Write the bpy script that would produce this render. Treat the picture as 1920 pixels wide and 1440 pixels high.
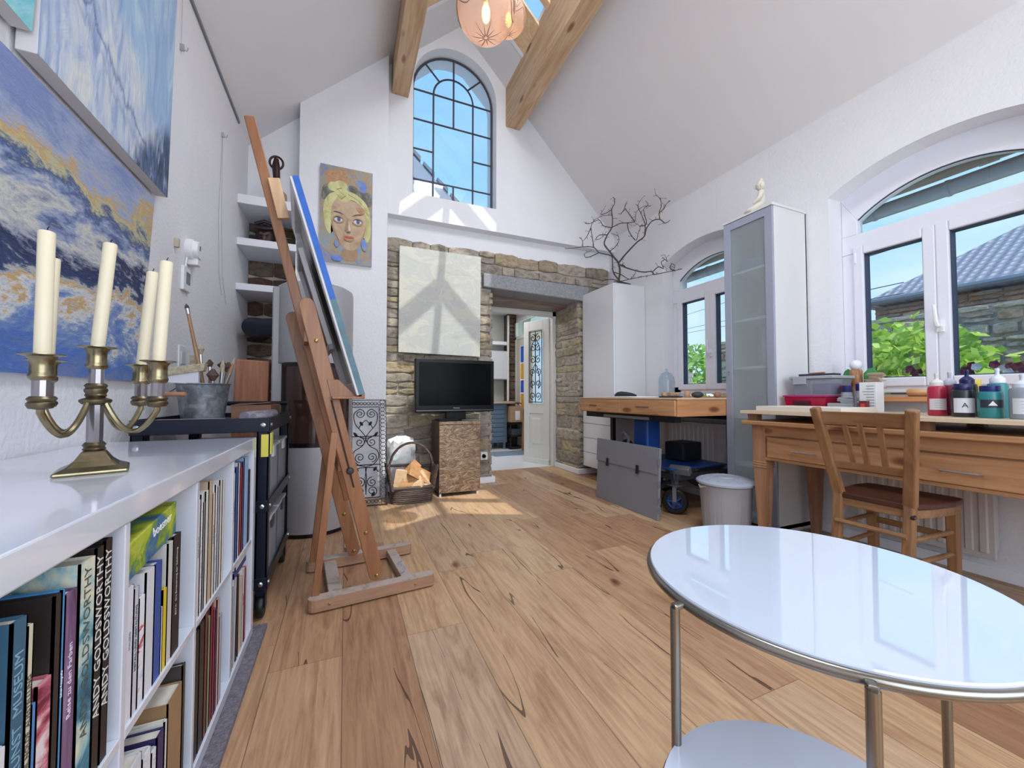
import bpy, bmesh, math, random
from mathutils import Vector, Matrix, noise
random.seed(7)
for o in list(bpy.data.objects): bpy.data.objects.remove(o)
sc = bpy.context.scene
COL = sc.collection
R = math.radians
# ------------------------------------------------------------------ camera
cd = bpy.data.cameras.new('camera'); cam = bpy.data.objects.new('camera', cd); COL.objects.link(cam)
cam.location = (0, 0, 0.95); cam.rotation_euler = (R(90 + 1.714), 0, R(-22.99))
cd.sensor_width = 36; cd.lens = 735 / 1920 * 36; cd.clip_start = 0.02; cd.clip_end = 200
sc.camera = cam
# ------------------------------------------------------------------ view
sc.view_settings.view_transform = 'Standard'; sc.view_settings.look = 'None'
sc.view_settings.gamma = 1; sc.view_settings.use_curve_mapping = False
sc.view_settings.exposure = 0.06
# ------------------------------------------------------------------ sky
w = bpy.data.worlds.new('sky'); sc.world = w; w.use_nodes = True
nt = w.node_tree; nt.nodes.clear()
def N(nt, t, **k):
    n = nt.nodes.new(t)
    for a, b in k.items(): setattr(n, a, b)
    return n
out = N(nt, 'ShaderNodeOutputWorld'); bg = N(nt, 'ShaderNodeBackground'); tc = N(nt, 'ShaderNodeTexCoord')
sp = N(nt, 'ShaderNodeSeparateXYZ'); nt.links.new(tc.outputs['Generated'], sp.inputs[0])
gr = N(nt, 'ShaderNodeValToRGB'); nt.links.new(sp.outputs['Z'], gr.inputs[0])
gr.color_ramp.elements[0].position = 0.0; gr.color_ramp.elements[0].color = (.70, .85, .96, 1)
gr.color_ramp.elements[1].position = .75; gr.color_ramp.elements[1].color = (.24, .52, .93, 1)
e = gr.color_ramp.elements.new(.38); e.color = (.36, .66, .95, 1)
mp = N(nt, 'ShaderNodeMapping'); mp.inputs['Scale'].default_value = (1.6, 1.6, 5); nt.links.new(tc.outputs['Generated'], mp.inputs[0])
cl = N(nt, 'ShaderNodeTexNoise'); cl.inputs['Scale'].default_value = 2.1; cl.inputs['Detail'].default_value = 7; nt.links.new(mp.outputs[0], cl.inputs[0])
cr = N(nt, 'ShaderNodeValToRGB'); nt.links.new(cl.outputs[0], cr.inputs[0])
cr.color_ramp.elements[0].position = .42; cr.color_ramp.elements[1].position = .72
cr.color_ramp.elements[0].color = (.05, .05, .05, 1); cr.color_ramp.elements[1].color = (.8, .8, .8, 1)
mr = N(nt, 'ShaderNodeMapRange'); mr.inputs[1].default_value = .25; mr.inputs[2].default_value = .7; mr.inputs[3].default_value = 1; mr.inputs[4].default_value = .12
nt.links.new(sp.outputs['Z'], mr.inputs[0])
mu = N(nt, 'ShaderNodeMath', operation='MULTIPLY'); nt.links.new(cr.outputs[0], mu.inputs[0]); nt.links.new(mr.outputs[0], mu.inputs[1])
mx = N(nt, 'ShaderNodeMixRGB'); nt.links.new(mu.outputs[0], mx.inputs[0]); nt.links.new(gr.outputs[0], mx.inputs[1]); mx.inputs[2].default_value = (.86, .92, 1, 1)
nt.links.new(mx.outputs[0], bg.inputs[0]); bg.inputs[1].default_value = 1.2
nt.links.new(bg.outputs[0], out.inputs[0])
# ------------------------------------------------------------------ sun and added fill lamps
def light(name, kind, loc, energy, color=(1, 1, 1), size=1, size_y=None, direction=(0, 0, -1), **k):
    l = bpy.data.lights.new(name, kind); o = bpy.data.objects.new(name, l); COL.objects.link(o)
    o.location = loc; l.energy = energy; l.color = color
    o.rotation_euler = Vector(direction).to_track_quat('-Z', 'Y').to_euler()
    if kind == 'AREA':
        l.shape = 'RECTANGLE'; l.size = size; l.size_y = size_y or size
    for a, b in k.items(): setattr(l, a, b)
    return o
SUN = Vector((-.07, .53, -1.0))
light('sun', 'SUN', (1, -4, 9), 3.6, (1, .93, .82), direction=SUN, angle=R(.5))
light('rear_fill', 'AREA', (1.15, -1.52, 1.8), 68, (.86, .92, 1), 3.0, 1.9, (0, 1, .05))  # added soft fill from behind the camera, no known window there
light('skylight_fill', 'AREA', (1.1, .9, 4.55), 75, (.90, .94, 1), .9, 1.4, (0.0, .15, -1))  # added fill lamp below the roof glazing, brightens the interior

# ------------------------------------------------------------------ materials
def srgb(c):
    if isinstance(c, str): c = tuple(int(c[i:i+2], 16) / 255 for i in (0, 2, 4))
    return tuple(((x / 12.92) if x <= .04045 else ((x + .055) / 1.055) ** 2.4) for x in c) + (1,)
MC = {}
def base(name):
    m = bpy.data.materials.new(name); m.use_nodes = True
    b = m.node_tree.nodes['Principled BSDF']
    return m, m.node_tree, b
def coords(nt, scale=(1, 1, 1), kind='Object'):
    t = N(nt, 'ShaderNodeTexCoord'); p = N(nt, 'ShaderNodeMapping'); p.inputs['Scale'].default_value = scale
    nt.links.new(t.outputs[kind], p.inputs[0]); return p.outputs[0]
def ramp(nt, fac, stops):
    r = N(nt, 'ShaderNodeValToRGB'); el = r.color_ramp.elements
    while len(el) < len(stops): el.new(.5)
    for e, (p, c) in zip(el, stops): e.position = p; e.color = srgb(c)
    nt.links.new(fac, r.inputs[0]); return r.outputs[0]
def noi(nt, vec, scale, detail=3, rough=.5, dist=0):
    n = N(nt, 'ShaderNodeTexNoise'); n.inputs['Scale'].default_value = scale; n.inputs['Detail'].default_value = detail
    n.inputs['Roughness'].default_value = rough; n.inputs['Distortion'].default_value = dist
    nt.links.new(vec, n.inputs['Vector']); return n.outputs['Fac']
def bump(nt, b, h, s=.3, d=.01):
    n = N(nt, 'ShaderNodeBump'); n.inputs['Strength'].default_value = s; n.inputs['Distance'].default_value = d
    nt.links.new(h, n.inputs['Height']); nt.links.new(n.outputs[0], b.inputs['Normal'])
def mat(name, c, rough=.5, metal=0, var=0, vs=8, bs=0, bsc=60, bd=.004, coat=0, alpha=None):
    """plain procedural material with slight colour variation and optional bump"""
    if name in MC: return MC[name]
    m, nt, b = base(name); b.inputs['Roughness'].default_value = rough; b.inputs['Metallic'].default_value = metal
    b.inputs['Coat Weight'].default_value = coat
    v = coords(nt)
    col = srgb(c)
    if var:
        f = noi(nt, v, vs, 5, .6); r = N(nt, 'ShaderNodeValToRGB'); nt.links.new(f, r.inputs[0])
        r.color_ramp.elements[0].position = .3; r.color_ramp.elements[1].position = .7
        r.color_ramp.elements[0].color = tuple(x * (1 - var) for x in col[:3]) + (1,)
        r.color_ramp.elements[1].color = tuple(min(1, x * (1 + var)) for x in col[:3]) + (1,)
        nt.links.new(r.outputs[0], b.inputs['Base Color'])
    else: b.inputs['Base Color'].default_value = col
    if bs: bump(nt, b, noi(nt, v, bsc, 3), bs, bd)
    MC[name] = m; return m
def wood(name, dark, mid, lightc, axis='X', sc_=1.0, rough=.45, knots=False, coat=0):
    if name in MC: return MC[name]
    m, nt, b = base(name); b.inputs['Roughness'].default_value = rough; b.inputs['Coat Weight'].default_value = coat
    s = [14 * sc_] * 3; s['XYZ'.index(axis)] = 1.1 * sc_
    v = coords(nt, tuple(s)); f = noi(nt, v, 2.2, 6, .6, .6)
    c = ramp(nt, f, [(.25, dark), (.5, mid), (.75, lightc)])
    if knots:
        s2 = [5.0] * 3; s2['XYZ'.index(axis)] = 1.9
        vo = N(nt, 'ShaderNodeTexVoronoi'); vo.inputs['Scale'].default_value = 1.5; nt.links.new(coords(nt, tuple(s2)), vo.inputs['Vector'])
        kr = ramp(nt, vo.outputs['Distance'], [(.0, '5a3018'), (.10, '74452a'), (.15, 'c8a890'), (.2, 'ffffff')])
        mi = N(nt, 'ShaderNodeMixRGB', blend_type='MULTIPLY'); mi.inputs[0].default_value = .75
        nt.links.new(c, mi.inputs[1]); nt.links.new(kr, mi.inputs[2]); c = mi.outputs[0]
    nt.links.new(c, b.inputs['Base Color']); bump(nt, b, f, .12, .003)
    MC[name] = m; return m
def glass(name, tint='ffffff', refl=1.0, alpha=.92, rough=0.0):
    if name in MC: return MC[name]
    m = bpy.data.materials.new(name); m.use_nodes = True; nt = m.node_tree; nt.nodes.clear()
    o = N(nt, 'ShaderNodeOutputMaterial'); t = N(nt, 'ShaderNodeBsdfTransparent'); g = N(nt, 'ShaderNodeBsdfGlossy'); x = N(nt, 'ShaderNodeMixShader'); lw = N(nt, 'ShaderNodeLayerWeight'); pw_ = N(nt, 'ShaderNodeMath', operation='POWER'); f = N(nt, 'ShaderNodeMath', operation='MULTIPLY_ADD')
    t.inputs[0].default_value = srgb(tint); g.inputs['Roughness'].default_value = rough; lw.inputs[0].default_value = .5; nt.links.new(lw.outputs['Facing'], pw_.inputs[0]); pw_.inputs[1].default_value = 4; nt.links.new(pw_.outputs[0], f.inputs[0]); f.inputs[1].default_value = .9 * refl; f.inputs[2].default_value = .04 * refl
    nt.links.new(f.outputs[0], x.inputs[0]); nt.links.new(t.outputs[0], x.inputs[1]); nt.links.new(g.outputs[0], x.inputs[2]); nt.links.new(x.outputs[0], o.inputs[0])
    MC[name] = m; return m
def frosted(name, tint, k=.45, rough=.4):
    if name in MC: return MC[name]
    m = bpy.data.materials.new(name); m.use_nodes = True; nt = m.node_tree; b = nt.nodes['Principled BSDF']
    b.inputs['Base Color'].default_value = srgb(tint); b.inputs['Roughness'].default_value = rough
    t = N(nt, 'ShaderNodeBsdfTransparent'); t.inputs[0].default_value = srgb(tint); x = N(nt, 'ShaderNodeMixShader'); x.inputs[0].default_value = k
    nt.links.new(t.outputs[0], x.inputs[1]); nt.links.new(b.outputs[0], x.inputs[2]); nt.links.new(x.outputs[0], nt.nodes['Material Output'].inputs[0])
    MC[name] = m; return m
def emit(name, c, s):
    m, nt, b = base(name); b.inputs['Base Color'].default_value = srgb(c); b.inputs['Emission Color'].default_value = srgb(c); b.inputs['Emission Strength'].default_value = s
    MC[name] = m; return m
def paint(name, stops, s1, s2, rot=(0, 0, 0), stops2=None, mixpos=(.45, .6), dist=1.2, bs=.5):
    """abstract brushed canvas"""
    m, nt, b = base(name); b.inputs['Roughness'].default_value = .5
    t = N(nt, 'ShaderNodeTexCoord'); p = N(nt, 'ShaderNodeMapping'); p.inputs['Rotation'].default_value = rot; p.inputs['Scale'].default_value = s1
    nt.links.new(t.outputs['Object'], p.inputs[0]); f = noi(nt, p.outputs[0], 1.0, 9, .62, dist)
    c = ramp(nt, f, stops)
    if stops2:
        p2 = N(nt, 'ShaderNodeMapping'); p2.inputs['Rotation'].default_value = rot; p2.inputs['Scale'].default_value = s2; p2.inputs['Location'].default_value = (3.3, 1.7, 5.1)
        nt.links.new(t.outputs['Object'], p2.inputs[0]); f2 = noi(nt, p2.outputs[0], 1.0, 8, .6, dist); c2 = ramp(nt, f2, stops2)
        f3 = noi(nt, p2.outputs[0], .8, 6, .55, 2); mk = ramp(nt, f3, [(mixpos[0], '000000'), (mixpos[1], 'ffffff')])
        mi = N(nt, 'ShaderNodeMixRGB'); nt.links.new(mk, mi.inputs[0]); nt.links.new(c, mi.inputs[1]); nt.links.new(c2, mi.inputs[2]); c = mi.outputs[0]
    nt.links.new(c, b.inputs['Base Color']); bump(nt, b, f, bs, .02)
    MC[name] = m; return m
# room surfaces
wallm = mat('white_plaster', 'e4e5ea', .75, var=.02, vs=3, bs=.55, bsc=55, bd=.006)
ceilm = mat('ceiling_paint', 'e2e1e3', .8, var=.015, vs=2, bs=.1, bsc=90, bd=.003)
trimm = mat('white_trim', 'eeeef4', .45)
def floor_material():
    m, nt, b = base('oak_planks'); L = nt.links.new
    t = N(nt, 'ShaderNodeTexCoord'); s = N(nt, 'ShaderNodeSeparateXYZ'); L(t.outputs['Object'], s.inputs[0])
    def M(op, a, b_=None, c=None):
        n = N(nt, 'ShaderNodeMath', operation=op)
        for i, x in enumerate((a, b_, c)):
            if x is None: continue
            if isinstance(x, (int, float)): n.inputs[i].default_value = x
            else: L(x, n.inputs[i])
        return n.outputs[0]
    u = M('DIVIDE', s.outputs['X'], .235); row = M('FLOOR', u); fu = M('FRACT', u)
    wn = N(nt, 'ShaderNodeTexWhiteNoise', noise_dimensions='1D'); L(row, wn.inputs['W'])
    v = M('ADD', M('DIVIDE', s.outputs['Y'], 1.9), wn.outputs['Value']); idx = M('FLOOR', v); fv = M('FRACT', v)
    cb = N(nt, 'ShaderNodeCombineXYZ'); L(row, cb.inputs[0]); L(idx, cb.inputs[1])
    w2 = N(nt, 'ShaderNodeTexWhiteNoise', noise_dimensions='2D'); L(cb.outputs[0], w2.inputs['Vector'])
    tone = ramp(nt, w2.outputs['Value'], [(0, 'a37a5e'), (.15, 'b38b6c'), (.4, 'c8a380'), (.7, 'd4b38c'), (1, 'c9ac90')])
    sh = N(nt, 'ShaderNodeVectorMath', operation='SCALE'); L(w2.outputs['Color'], sh.inputs[0]); sh.inputs['Scale'].default_value = 37
    ad = N(nt, 'ShaderNodeVectorMath', operation='ADD'); L(t.outputs['Object'], ad.inputs[0]); L(sh.outputs[0], ad.inputs[1])
    p = N(nt, 'ShaderNodeMapping'); p.inputs['Scale'].default_value = (26, 1.6, 1); L(ad.outputs[0], p.inputs[0])
    g1 = noi(nt, p.outputs[0], 2.2, 7, .65, .8); gc = ramp(nt, g1, [(.25, '8a7263'), (.5, 'd8cfc6'), (.75, 'ffffff')])
    m1 = N(nt, 'ShaderNodeMixRGB', blend_type='MULTIPLY'); m1.inputs[0].default_value = .62; L(tone, m1.inputs[1]); L(gc, m1.inputs[2])
    p3 = N(nt, 'ShaderNodeMapping'); p3.inputs['Scale'].default_value = (6, .9, 1); L(ad.outputs[0], p3.inputs[0])
    g3 = noi(nt, p3.outputs[0], 2.0, 5, .6, 1.5); g3c = ramp(nt, g3, [(.3, 'b08a78'), (.5, 'ffffff')])
    m2 = N(nt, 'ShaderNodeMixRGB', blend_type='MULTIPLY'); m2.inputs[0].default_value = .5; L(m1.outputs[0], m2.inputs[1]); L(g3c, m2.inputs[2])
    # cracks
    p4 = N(nt, 'ShaderNodeMapping'); p4.inputs['Scale'].default_value = (4.2, .42, 1); L(ad.outputs[0], p4.inputs[0])
    g4 = noi(nt, p4.outputs[0], 1.6, 2.5, .45, .4); a4 = M('ABSOLUTE', M('SUBTRACT', g4, .5))
    g5 = noi(nt, p3.outputs[0], .9, 2, .5, 0)
    mk = M('MULTIPLY', M('LESS_THAN', a4, .0048), M('GREATER_THAN', g5, .53))
    m3 = N(nt, 'ShaderNodeMixRGB'); L(M('MULTIPLY', mk, .8), m3.inputs[0]); L(m2.outputs[0], m3.inputs[1]); m3.inputs[2].default_value = srgb('3a2418')
    vo = N(nt, 'ShaderNodeTexVoronoi'); vo.inputs['Scale'].default_value = 1.0
    p6 = N(nt, 'ShaderNodeMapping'); p6.inputs['Scale'].default_value = (2.6, 1.5, 1); L(ad.outputs[0], p6.inputs[0])
    nv = N(nt, 'ShaderNodeTexNoise'); nv.inputs['Scale'].default_value = 5; L(ad.outputs[0], nv.inputs['Vector'])
    av = N(nt, 'ShaderNodeVectorMath', operation='MULTIPLY_ADD'); L(nv.outputs['Color'], av.inputs[0]); av.inputs[1].default_value = (.16, .16, 0); L(p6.outputs[0], av.inputs[2]); L(av.outputs[0], vo.inputs['Vector'])
    kc = ramp(nt, vo.outputs['Distance'], [(0, '3c2a20'), (.018, '5a3e30'), (.04, 'a8846c'), (.085, 'ffffff')])
    m4 = N(nt, 'ShaderNodeMixRGB', blend_type='MULTIPLY'); m4.inputs[0].default_value = .85; L(m3.outputs[0], m4.inputs[1]); L(kc, m4.inputs[2])
    gap = M('MAXIMUM', M('MAXIMUM', M('LESS_THAN', fu, .008), M('GREATER_THAN', fu, .994)), M('LESS_THAN', fv, .0012))
    m5 = N(nt, 'ShaderNodeMixRGB'); L(M('MULTIPLY', gap, .6), m5.inputs[0]); L(m4.outputs[0], m5.inputs[1]); m5.inputs[2].default_value = srgb('4f3626')
    L(m5.outputs[0], b.inputs['Base Color']); b.inputs['Roughness'].default_value = .42
    bump(nt, b, g1, .12, .002); return m
floorm = floor_material()
def stone_material(name, stops, bs=.9):
    m, nt, b = base(name); L = nt.links.new; b.inputs['Roughness'].default_value = .9
    g = N(nt, 'ShaderNodeNewGeometry'); c = ramp(nt, g.outputs['Random Per Island'], stops)
    v = coords(nt, (1, 1, 1.6)); n1 = noi(nt, v, 14, 8, .7, .4); nc = ramp(nt, n1, [(.3, '8a827a'), (.5, 'e0dad2'), (.7, 'ffffff')])
    x = N(nt, 'ShaderNodeMixRGB', blend_type='MULTIPLY'); x.inputs[0].default_value = .85; L(c, x.inputs[1]); L(nc, x.inputs[2])
    n2 = noi(nt, v, 5, 4, .6, .5); oc = ramp(nt, n2, [(.55, '000000'), (.72, 'ffffff')])
    y = N(nt, 'ShaderNodeMixRGB'); L(oc, y.inputs[0]); L(x.outputs[0], y.inputs[1]); y.inputs[2].default_value = srgb('b09a72')
    y2 = N(nt, 'ShaderNodeMixRGB'); y2.inputs[0].default_value = .28; L(x.outputs[0], y2.inputs[1]); L(y.outputs[0], y2.inputs[2])
    L(y2.outputs[0], b.inputs['Base Color']); bump(nt, b, noi(nt, v, 22, 9, .75, .3), bs, .03); MC[name] = m; return m
stonem = stone_material('rubble_stone', [(0, 'b3aba3'), (.25, 'cbc3b8'), (.45, 'd8cdbc'), (.65, 'bab2aa'), (.85, 'd9caa8'), (1, 'a8a199')])
mortarm = mat('lime_mortar', 'bdb6ab', .95, var=.2, vs=20, bs=.8, bsc=80, bd=.01)
stonem2 = stone_material('garden_stone', [(0, 'cdc8c0'), (.3, 'e4ded4'), (.5, 'e6bd9a'), (.7, 'd8d4ce'), (1, 'f0e2c8')])
darkstone = stone_material('dark_stone', [(0, '6e6358'), (.4, '85786a'), (.7, '7a5a4c'), (1, '5c554e')])  # darker, browner stone for the alcove and the far room pier

# ------------------------------------------------------------------ mesh builder
ORG = {}
def frames(pts):
    pts = [Vector(p) for p in pts]; T = []
    for i in range(len(pts)):
        a = pts[max(0, i-1)]; b = pts[min(len(pts)-1, i+1)]; d = (b - a)
        T.append(d.normalized() if d.length > 1e-9 else Vector((0, 0, 1)))
    u = Vector((0, 0, 1)) if abs(T[0].z) < .9 else Vector((1, 0, 0))
    out = []
    for i, t in enumerate(T):
        u = (u - t * u.dot(t))
        if u.length < 1e-6: u = t.orthogonal()
        u.normalize(); out.append((pts[i], u.copy(), t.cross(u)))
    return out
class MB:
    def __init__(s): s.v = []; s.f = []; s.m = []
    def add(s, vs, fs, mi=0):
        k = len(s.v); s.v += [Vector(v) for v in vs]
        for f in fs: s.f.append(tuple(i + k for i in f)); s.m.append(mi)
        return s
    def hexa(s, P, mi=0):
        return s.add(P, [(0, 3, 2, 1), (4, 5, 6, 7), (0, 1, 5, 4), (1, 2, 6, 5), (2, 3, 7, 6), (3, 0, 4, 7)], mi)
    def box(s, x0, x1, y0, y1, z0, z1, mi=0):
        return s.hexa([(x0, y0, z0), (x1, y0, z0), (x1, y1, z0), (x0, y1, z0), (x0, y0, z1), (x1, y0, z1), (x1, y1, z1), (x0, y1, z1)], mi)
    def obox(s, c, sx, sy, sz, rot=(0, 0, 0), mi=0):
        from mathutils import Euler
        M = Euler(rot).to_matrix(); c = Vector(c)
        return s.hexa([c + M @ Vector((a * sx / 2, b * sy / 2, d * sz / 2)) for d in (-1, 1) for a, b in ((-1, -1), (1, -1), (1, 1), (-1, 1))], mi)
    def bar(s, p, q, w, t, up=(0, 0, 1), mi=0, w2=None, t2=None):
        p, q = Vector(p), Vector(q); d = (q - p).normalized(); up = Vector(up); sd = d.cross(up)
        if sd.length < 1e-5: sd = d.orthogonal()
        sd.normalize(); u = sd.cross(d).normalized(); w2 = w2 or w; t2 = t2 or t
        A = [p + sd * a * w / 2 + u * b * t / 2 for a, b in ((-1, -1), (1, -1), (1, 1), (-1, 1))]
        B = [q + sd * a * w2 / 2 + u * b * t2 / 2 for a, b in ((-1, -1), (1, -1), (1, 1), (-1, 1))]
        return s.hexa(A + B, mi)
    def tube(s, pts, r, n=8, mi=0, closed=False):
        fr = frames(pts); k = len(fr); rr = r if isinstance(r, (list, tuple)) else [r] * k
        vs = [p + (u * math.cos(a) + b * math.sin(a)) * rr[i] for i, (p, u, b) in enumerate(fr) for a in [2 * math.pi * j / n for j in range(n)]]
        fs = [(i * n + j, i * n + (j + 1) % n, (i + 1) * n + (j + 1) % n, (i + 1) * n + j) for i in range(k - 1) for j in range(n)]
        if closed: fs += [((k - 1) * n + j, (k - 1) * n + (j + 1) % n, (j + 1) % n, j) for j in range(n)]
        else: fs += [tuple(range(n))[::-1], tuple((k - 1) * n + j for j in range(n))]
        return s.add(vs, fs, mi)
    def lathe(s, prof, c=(0, 0, 0), n=32, mi=0, M=None, sx=1, sy=1, cap=True):
        c = Vector(c); vs = []
        for r_, z in prof:
            for j in range(n):
                a = 2 * math.pi * j / n; v = Vector((r_ * math.cos(a) * sx, r_ * math.sin(a) * sy, z))
                vs.append(c + (M @ v if M else v))
        k = len(prof)
        fs = [(i * n + j, i * n + (j + 1) % n, (i + 1) * n + (j + 1) % n, (i + 1) * n + j) for i in range(k - 1) for j in range(n)]
        if cap: fs += [tuple(range(n))[::-1], tuple((k - 1) * n + j for j in range(n))]
        return s.add(vs, fs, mi)
    def prism(s, poly, vec, mi=0):
        n = len(poly); vec = Vector(vec); P = [Vector(p) for p in poly]
        return s.add(P + [p + vec for p in P], [tuple(range(n))[::-1], tuple(range(n, 2 * n))] + [(i, (i + 1) % n, n + (i + 1) % n, n + i) for i in range(n)], mi)
    def sph(s, c, r, n=16, m=10, mi=0, rot=None):
        if isinstance(r, (int, float)): r = (r, r, r)
        from mathutils import Euler
        M = Euler(rot).to_matrix() if rot else None; c = Vector(c); vs = []
        for i in range(m + 1):
            t = math.pi * i / m
            for j in range(n):
                a = 2 * math.pi * j / n; v = Vector((r[0] * math.sin(t) * math.cos(a), r[1] * math.sin(t) * math.sin(a), -r[2] * math.cos(t)))
                vs.append(c + (M @ v if M else v))
        return s.add(vs, [(i * n + j, i * n + (j + 1) % n, (i + 1) * n + (j + 1) % n, (i + 1) * n + j) for i in range(m) for j in range(n)], mi)
    def build(s, name, mats, par=None, smooth=False, bev=0, seg=2, sub=0, kind=None):
        if not isinstance(mats, (list, tuple)): mats = [mats]
        if par is not None: L, rz = ORG[par.name]
        else:
            xs = [v.x for v in s.v]; ys = [v.y for v in s.v]; zs = [v.z for v in s.v]
            L, rz = Vector(((min(xs) + max(xs)) / 2, (min(ys) + max(ys)) / 2, min(zs))), 0
            if kind == 'world': L = Vector((0, 0, 0))
        if par is not None and rz: Mi = Matrix.Rotation(-rz, 3, 'Z'); V = [Mi @ (v - L) for v in s.v]
        else: V = [v - L for v in s.v]
        me = bpy.data.meshes.new(name); me.from_pydata(V, [], s.f); me.update()
        for m in mats: me.materials.append(m)
        for p, k in zip(me.polygons, s.m): p.material_index = k; p.use_smooth = bool(smooth)
        bm = bmesh.new(); bm.from_mesh(me)
        if smooth: bmesh.ops.remove_doubles(bm, verts=bm.verts, dist=1e-6)
        bmesh.ops.recalc_face_normals(bm, faces=bm.faces); bm.to_mesh(me); bm.free()
        o = bpy.data.objects.new(name, me); COL.objects.link(o)
        if par is not None: o.parent = par
        else: o.location = L
        ORG[o.name] = (L, rz)
        if bev:
            b = o.modifiers.new('bevel', 'BEVEL'); b.width = bev; b.segments = seg; b.limit_method = 'ANGLE'; b.angle_limit = R(40); b.harden_normals = False
        if sub: q = o.modifiers.new('sub', 'SUBSURF'); q.levels = sub; q.render_levels = sub
        if smooth == 'auto':
            try: me.shade_smooth() ; 
            except Exception: pass
            bmx = bmesh.new(); bmx.from_mesh(me)
            for ed in bmx.edges:
                if len(ed.link_faces) == 2 and ed.calc_face_angle(0) > R(40): ed.smooth = False
            bmx.to_mesh(me); bmx.free()
        return o
def tag(o, label, cat=None, group=None, kind=None):
    o['label'] = label
    if cat: o['category'] = cat
    if group: o['group'] = group
    if kind: o['kind'] = kind
    return o
def thing(name, label, cat, loc, rz=0, group=None, kind=None):
    o = bpy.data.objects.new(name, None); COL.objects.link(o); o.location = loc; o.rotation_euler = (0, 0, rz); o.empty_display_size = .05
    ORG[o.name] = (Vector(loc), rz); return tag(o, label, cat, group, kind)
def LW(root):
    """local -> world of a thing, for building in its own axes"""
    L, rz = ORG[root.name]; M = Matrix.Rotation(rz, 3, 'Z')
    return lambda x, y, z: L + M @ Vector((x, y, z))
def dup(o, par=None):
    c = o.copy(); COL.objects.link(c)
    if par is not None: c.parent = par
    ORG[c.name] = ORG[o.name]
    for ch in [q for q in bpy.data.objects if q.parent == o]: dup(ch, c)
    return c
def text(s, size, m, par, M, name='lettering', ext=.0004):
    """M: 4x4 world matrix of the text (x = reading direction, z = towards the reader)"""
    cu = bpy.data.curves.new(name, 'FONT'); cu.body = s; cu.size = size; cu.extrude = ext; cu.align_x = 'CENTER'; cu.align_y = 'CENTER'; cu.resolution_u = 2
    t = bpy.data.objects.new(name, cu); COL.objects.link(t); bpy.context.view_layer.update()
    me = bpy.data.meshes.new_from_object(t); bpy.data.objects.remove(t)
    L, rz = ORG[par.name]; W = Matrix.Rotation(-rz, 4, 'Z') @ Matrix.Translation(-L) @ M
    me.transform(W); me.materials.clear(); me.materials.append(m)
    o = bpy.data.objects.new(name, me); COL.objects.link(o); o.parent = par; ORG[o.name] = (L, rz); return o
def TM(loc, x, y):
    x = Vector(x).normalized(); y = Vector(y).normalized(); z = x.cross(y); M = Matrix((x, y, z)).transposed().to_4x4(); M.translation = Vector(loc); return M
# ================================================================== ROOM SHELL
LWX, RWX, YL, YU, YC, YB = -.82, 3.12, 4.12, 4.02, 3.88, -1.6
def zl(x): return 3.93 + .925 * x            # left roof slope
def zr(x): return 6.04 - .99 * x             # right roof slope
RX = (6.04 - 3.93) / (.925 + .99); RZ = zl(RX)   # ridge
def holed(name, outer, holes, fn, depth, mats, label):
    """wall sheet with openings; fn(u, w, d) -> world, d = depth into the wall"""
    def fill(d):
        bm = bmesh.new()
        for lp in [outer] + holes:
            vs = [bm.verts.new((u, w_, 0)) for u, w_ in lp]
            for i in range(len(vs)): bm.edges.new((vs[i], vs[(i + 1) % len(vs)]))
        bmesh.ops.triangle_fill(bm, use_beauty=True, use_dissolve=False, edges=bm.edges[:])
        bm.verts.index_update(); V = [fn(v.co.x, v.co.y, d) for v in bm.verts]; F = [tuple(v.index for v in f.verts) for f in bm.faces]; bm.free(); return V, F
    mb = MB()
    for d in (0, depth): V, F = fill(d); mb.add(V, F)
    for lp in [outer] + holes:
        k = len(lp); mb.add([fn(u, w_, 0) for u, w_ in lp] + [fn(u, w_, depth) for u, w_ in lp], [(i, (i + 1) % k, k + (i + 1) % k, k + i) for i in range(k)])
    return tag(mb.build(name, mats, kind='world'), label, kind='structure')
# floor of the room
tag(MB().box(LWX - .1, RWX + .1, YB, 4.7, -.1, 0).build('floor', floorm, kind='world'), 'wide oak plank floor with knots and cracks', kind='structure')
# left wall, with niche return
tag(MB().box(LWX - .3, LWX, YB, 4.3, 0, zl(LWX) + .02).build('wall_left', wallm, kind='world'), 'white rough plastered wall behind the bookshelf', kind='structure')
# back wall behind the camera with a wide opening added to let light in
holed('wall_back', [(LWX, 0), (RWX, 0), (RWX, zr(RWX)), (RX, RZ), (LWX, zl(LWX))], [[(-.3, .25), (2.6, .25), (2.6, 2.7), (-.3, 2.7)]], lambda u, w_, d: (u, YB - d, w_), .2, wallm, 'white end wall behind the camera')
# upper far wall with the arched window
cxA, rA = 1.06, .455; zsp = 4.21; zsill = 3.02
archA = [(cxA - rA, zsill), (cxA + rA, zsill)] + [(cxA + rA * math.cos(a), zsp + rA * math.sin(a)) for a in [math.pi * i / 24 for i in range(25)]]
holed('wall_far', [(.30, 2.765), (RWX, 2.765), (RWX, zr(RWX)), (RX, RZ), (.30, zl(.30))], [archA], lambda u, w_, d: (u, YU + d, w_), .30, wallm, 'white upper gable wall with the arched window')
# white strip above the rubble masonry and recess backs
tag(MB().box(.3, RWX, YL + .01, 4.7, 2.55, 2.8).build('wall_far', wallm, kind='world'), 'white plaster strip above the rubble stone', kind='structure')
tag(MB().box(.3, 1.5, YL + .03, 4.7, 0, 2.56).box(2.64, 3.2, YL + .03, 4.7, 0, 2.56).box(1.5, 2.64, YL + .03, 4.7, 2.16, 2.56).build('wall_far', mortarm, kind='world'), 'lime mortar core of the rubble stone wall around the doorway', kind='structure')
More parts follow.
